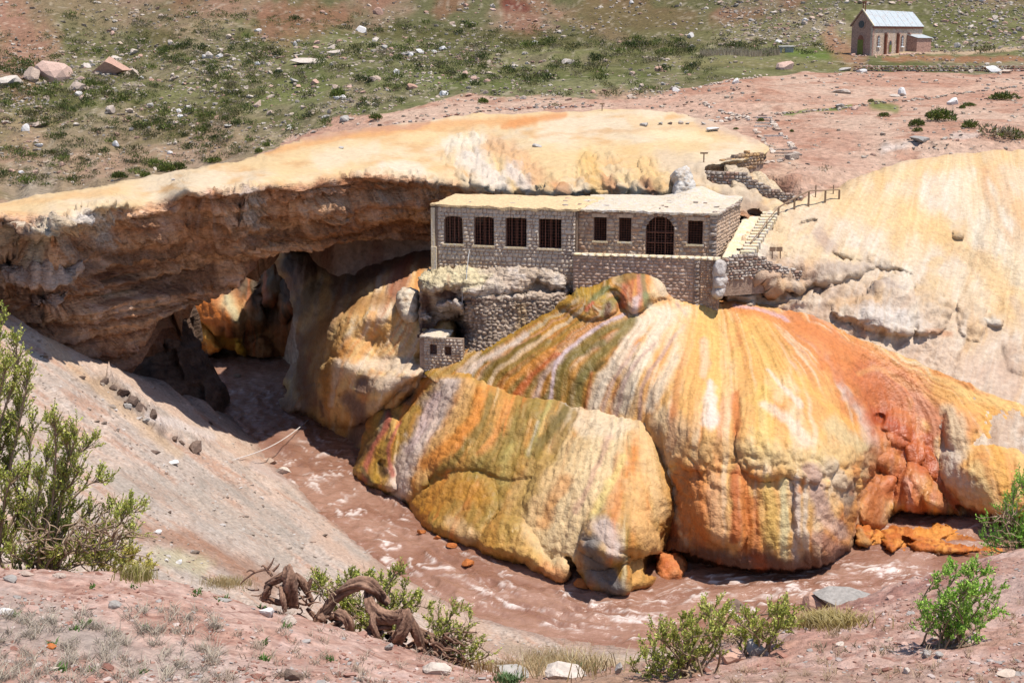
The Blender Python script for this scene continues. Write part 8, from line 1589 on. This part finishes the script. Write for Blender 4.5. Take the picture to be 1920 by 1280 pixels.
bush('green_bush', P(700, 1200, 17.0), [(590, 1085), (600, 1100), (620, 1120), (640, 1095), (655, 1090), (670, 1085), (690, 1080), (700, 1095), (715, 1090), (730, 1100), (750, 1078), (760, 1100), (745, 1120), (720, 1130), (690, 1140), (660, 1150), (640, 1140), (780, 1125), (775, 1150), (800, 1140), (620, 1130), (680, 1115), (735, 1150), (760, 1165)], 'green bush growing behind the twisted dead roots', seed=908, r0=.018, twigs=22, Yd=.35, leaf=.028, tl=(.1, .24), from_=.3)
bush('green_bush', P(850, 1248, 16.4), [(815, 1140), (810, 1165), (800, 1180), (830, 1180), (845, 1160), (862, 1150), (880, 1160), (870, 1190), (890, 1200), (900, 1215), (885, 1235), (895, 1245), (850, 1210), (830, 1200), (860, 1230), (905, 1235)], 'thin green bush at the lower end of the roots', seed=909, r0=.014, twigs=18, Yd=.3, leaf=.026, tl=(.1, .22), from_=.3, bare=.35)
# ------------------------------------------------------------------ the twisted dead wood
mW = vc_mat('dead_wood', .35, 30, (((40,) * 3, 6, .012, 'n'),), .9)
def limb(pts, rad, Y, seed, groove=.34, n=26, sub=9):
    q = [P(a[0], a[1], Y + (a[2] if len(a) > 2 else 0)) for a in pts]; m = pxm(q[0]); return tube(cat(q, sub), [r * m * (.68 if n > 20 else 1) for r in rad], n, groove, seed, 2.0)
YW = 16.3
dw = empty('dead_root', tuple(P(660, 1180, YW))); tag(dw, 'twisted brown dead root arching over the red soil in the foreground', 'dead wood')
T1 = [limb([(590, 1172), (606, 1150), (628, 1122), (655, 1102, -.1), (684, 1094, -.15), (704, 1104, -.1), (716, 1120), (728, 1132)], [13, 15, 15, 17, 17, 14, 9], YW, 1), limb([(690, 1104), (692, 1128, -.2), (708, 1148, -.3), (736, 1156, -.35), (757, 1150, -.4)], [13, 15, 19, 18, 15], YW, 2),
      limb([(757, 1142, -.4), (760, 1160, -.45), (752, 1185, -.45), (744, 1202, -.4)], [13, 17, 20, 15], YW, 3, .35), limb([(764, 1150, -.3), (778, 1180, -.3), (790, 1210, -.2), (800, 1234, -.2)], [13, 14, 13, 9], YW, 4), limb([(736, 1172, -.3), (716, 1170, -.3), (700, 1180, -.2), (686, 1196, -.1), (672, 1192)], [12, 14, 16, 14, 8], YW, 5),
      limb([(700, 1150, -.4), (698, 1170, -.5), (706, 1192, -.5), (704, 1200, -.5)], [8, 9, 9, 6], YW, 6), limb([(620, 1160), (632, 1152, -.2), (648, 1158, -.3), (656, 1174, -.3), (648, 1186, -.2), (632, 1180, -.1)], [7, 12, 14, 13, 10, 8], YW, 7, .4), limb([(640, 1180, -.2), (660, 1192, -.3), (690, 1200, -.3), (730, 1206, -.3)], [8, 9, 9, 7], YW, 8),
      limb([(780, 1180, -.1), (800, 1190), (822, 1196), (834, 1210)], [9, 11, 9, 6], YW, 9), limb([(586, 1176), (570, 1160), (556, 1150)], [9, 7, 4], YW, 10), limb([(600, 1165), (585, 1150), (575, 1140)], [8, 6, 4], YW, 11)]
rs = np.random.RandomState(45)
for k in range(26):
    a = [(600, 1168), (630, 1180), (660, 1196), (700, 1202), (740, 1206), (770, 1215)][rs.randint(6)]; u0, v0 = a[0] + rs.uniform(-14, 14), a[1] + rs.uniform(-16, 4); pts = [(u0, v0, rs.uniform(-.3, 0))]
    for j in range(4): u0 += rs.uniform(-14, 18); v0 += rs.uniform(-12, 12); pts.append((u0, v0, rs.uniform(-.35, .05)))
    T1.append(limb(pts, [rs.uniform(2.5, 6), 4, 1.5], YW, 120 + k, .3, 9, 5))
off(dw, join_tubes('trunk', T1, mW, dw))
rs = np.random.RandomState(44); T2 = []
for k in range(34):
    u0, v0 = rs.uniform(780, 840), rs.uniform(1190, 1240); pts = [(u0, v0)]
    for j in range(4): u0 += rs.uniform(2, 22); v0 += rs.uniform(-6, 16); pts.append((u0, v0, rs.normal(0, .08)))
    T2.append(limb(pts, [rs.uniform(2, 4.5), 2.5, 1], YW - .2 + rs.normal(0, .15), 50 + k, .2, 6, 4))
off(dw, join_tubes('root_tangle', T2, mW, dw))
st = empty('stump', tuple(P(540, 1120, YW))); tag(st, 'split brown stump with a broken crown left of the arching root', 'dead wood')
T3 = [limb([(548, 1128, -.1), (545, 1100, -.2), (543, 1076, -.2), (538, 1062, -.1)], [15, 20, 17, 8], YW, 21, .4), limb([(500, 1098), (516, 1086, -.1), (534, 1078, -.1), (548, 1078)], [9, 12, 13, 9], YW, 22), limb([(552, 1076), (566, 1092), (577, 1112), (586, 1130)], [9, 12, 9, 6], YW, 23), limb([(506, 1096, -.1), (500, 1112, -.1), (494, 1124)], [9, 10, 7], YW, 24), limb([(526, 1098, -.2), (530, 1120, -.3), (534, 1146, -.3)], [7, 9, 6], YW, 25), limb([(575, 1110), (580, 1096), (584, 1084)], [8, 7, 4], YW, 26), limb([(490, 1120), (508, 1124, -.1), (524, 1130, -.1), (560, 1136)], [7, 9, 8, 6], YW, 27)]
off(st, join_tubes('trunk', T3, mW, st)); T4 = []
for (pts) in [[(510, 1080), (500, 1068), (480, 1072), (460, 1085), (450, 1095)], [(500, 1068), (508, 1058), (514, 1045)], [(505, 1075), (495, 1060), (490, 1062)], [(512, 1070), (520, 1062), (524, 1056)], [(480, 1072), (470, 1068), (462, 1072)]]: T4.append(limb(pts, [3.2, 2.2, 1.], YW, 70, .1, 6, 4))
for k in range(30):
    a = rs.uniform(0, 6.28); u0, v0 = rs.uniform(480, 590), rs.uniform(1100, 1140); T4.append(limb([(u0, v0), (u0 + 14 * math.cos(a), v0 + 9 * math.sin(a), rs.normal(0, .1)), (u0 + 26 * math.cos(a + .4), v0 + 14 * math.sin(a + .4))], [2.2, 1.6, .8], YW, 80 + k, .1, 5, 3))
off(st, join_tubes('twig', T4, mW, st))
# pale bare twigs around the bushes
def twigs(u0, u1, v0, v1, n, Y, label, seed, ln=36, w=1.5):
    rs = np.random.RandomState(seed); T = []
    for k in range(n):
        u, v = rs.uniform(u0, u1), rs.uniform(v0, v1); a = rs.uniform(0, 3.14); pts = [(u, v)]
        for j in range(4): a += rs.normal(0, .6); u += ln / 4 * math.cos(a); v -= ln / 5 * math.sin(a); pts.append((u, v, rs.normal(0, .06)))
        T.append(limb(pts, [w, w * .7, w * .4], Y + rs.normal(0, .2), seed + k, 0, 4, 3))
    o = join_tubes('bare_twigs', T, M_bark); tag(o, label, 'twigs'); return o
twigs(590, 660, 1100, 1130, 26, 16.6, 'pale bare twigs between the stump and the root arch', 931); twigs(1340, 1420, 1180, 1225, 34, 16.6, 'pale bare twigs in front of the two riverside bushes', 932); twigs(1260, 1340, 1225, 1260, 30, 15.4, 'tangle of bare grey twigs under the long riverside bush', 933)
twigs(60, 240, 985, 1040, 60, 17.0, 'curling pale twigs at the foot of the wide left bush', 934, 60, 1.9); twigs(1860, 1920, 960, 1010, 22, 21.8, 'pale twigs in the bush at the right edge', 935, 40, 1.2); twigs(800, 880, 1175, 1235, 26, 16.2, 'thin pale twigs in the bush at the end of the roots', 936, 36, 1.)
# ------------------------------------------------------------------ dry grass
STR_ = [(232, 208, 150), (214, 186, 128), (242, 224, 176), (196, 164, 110)]
def grass(u0, u1, v0, v1, n, fn, ht, label, seed, cols=STR_, w=.006, lean=.45, name='grass_clump', cat_='dry grass', stuff=False, cl=0):
    rs = np.random.RandomState(seed)
    if cl: cc = np.stack([rs.uniform(u0, u1, cl), rs.uniform(v0, v1, cl)], -1); k = rs.randint(cl, size=n); us = cc[k, 0] + rs.normal(0, 5, n); vs = cc[k, 1] + rs.normal(0, 2, n)
    else: us = rs.normal((u0 + u1) / 2, (u1 - u0) / 4, n); vs = rs.normal((v0 + v1) / 2, (v1 - v0) / 4, n)
    p = fn(us, vs); p = p[~np.isnan(p[:, 0])]; n = len(p)
    if n == 0: print('no grass', label); return
    h = ht * rs.uniform(.5, 1.2, n)[:, None]; a = rs.uniform(0, 6.28, n); l = lean * rs.uniform(.2, 1, n); d1 = np.stack([np.cos(a) * l, np.sin(a) * l, np.ones(n)], -1) * h * .55; d2 = d1 + np.stack([np.cos(a) * l * 2.2, np.sin(a) * l * 2.2, np.full(n, .5)], -1) * h * .5
    ww = w * (h / ht); sx_ = np.stack([np.ones(n), np.zeros(n), np.zeros(n)], -1) * ww
    V = np.stack([p - sx_, p + sx_, p + d1 + sx_ * .8, p + d1 - sx_ * .8, p + d2], 1).reshape(-1, 3); b = np.arange(n) * 5; Q = np.stack([b, b + 1, b + 2, b + 3], -1); T = np.stack([b + 3, b + 2, b + 4], -1)
    c = np.repeat(np.array([lin(cols[i]) for i in rs.randint(len(cols), size=n)]) * rs.uniform(.8, 1.15, n)[:, None], 5, 0); o = link(name, mesh_np(name, V, [Q, T], c, False), None, M_straw)
    if stuff: tag(o, kind='stuff')
    else: tag(o, label, cat_)
    return o
gb = lambda u, v: np.where(np.isnan(on_near(u, v)), on_bank(u, v), on_near(u, v))
def lvl(Y):                                                           # grass rooted just behind the crest
    return lambda u, v: P(u, v, Y + .3 * np.random.RandomState(3).randn(len(u)))
grass(385, 470, 1085, 1105, 900, gb, .26, 'pale yellow grass clump behind the crest left of the stump', 941); grass(230, 290, 1070, 1092, 600, gb, .2, 'yellow green grass at the right foot of the left bushes', 942, [(196, 186, 110), (170, 164, 84), (226, 206, 150)])
grass(950, 1130, 1215, 1265, 2600, gb, .34, 'tall straw coloured grass at the bottom beside the long bush', 943, lean=.6); grass(880, 1000, 1235, 1262, 1200, gb, .2, 'short dry grass patch right of the thin bush', 944, [(206, 170, 120), (190, 150, 100), (222, 196, 140)]); grass(1490, 1610, 1158, 1180, 1500, gb, .16, 'matted yellow grass beside the large grey boulder', 945, [(206, 180, 110), (188, 164, 92), (222, 200, 140)], lean=.9)
grass(1065, 1110, 1240, 1256, 260, gb, .16, 'small grey green herb tuft in the straw grass', 946, [(134, 150, 88), (112, 130, 72), (150, 162, 110)], .009, .9, cat_='herb'); grass(930, 975, 1270, 1284, 200, gb, .10, 'small green herb at the bottom edge', 947, [(128, 156, 96), (106, 136, 76)], .008, .9, cat_='herb'); grass(560, 620, 1075, 1092, 160, gb, .12, 'green sprigs behind the stump', 948, [(128, 156, 86), (106, 136, 66)], .008, .9, cat_='herb'); grass(1530, 1700, 1210, 1225, 120, gb, .07, 'x', 949, DRY, .004, 1.2, stuff=True, cl=20)
grass(-20, 420, 1140, 1285, 3600, gb, .10, 'x', 950, [(226, 210, 190), (206, 188, 166), (190, 172, 154), (236, 222, 196)], .0035, 1.6, 'dry_litter', stuff=True, cl=170)
grass(380, 900, 1150, 1285, 1800, gb, .08, 'x', 951, [(226, 204, 180), (206, 180, 156)], .0035, 1.5, 'dry_litter', stuff=True, cl=110); grass(1150, 1920, 1130, 1285, 1500, gb, .08, 'x', 952, [(216, 186, 150), (196, 164, 132)], .0035, 1.5, 'dry_litter', stuff=True, cl=110)
grass(20, 900, 1090, 1270, 500, gb, .05, 'x', 953, [(112, 146, 66), (90, 126, 50)], .008, 1.2, 'green_sprouts', stuff=True, cl=26)
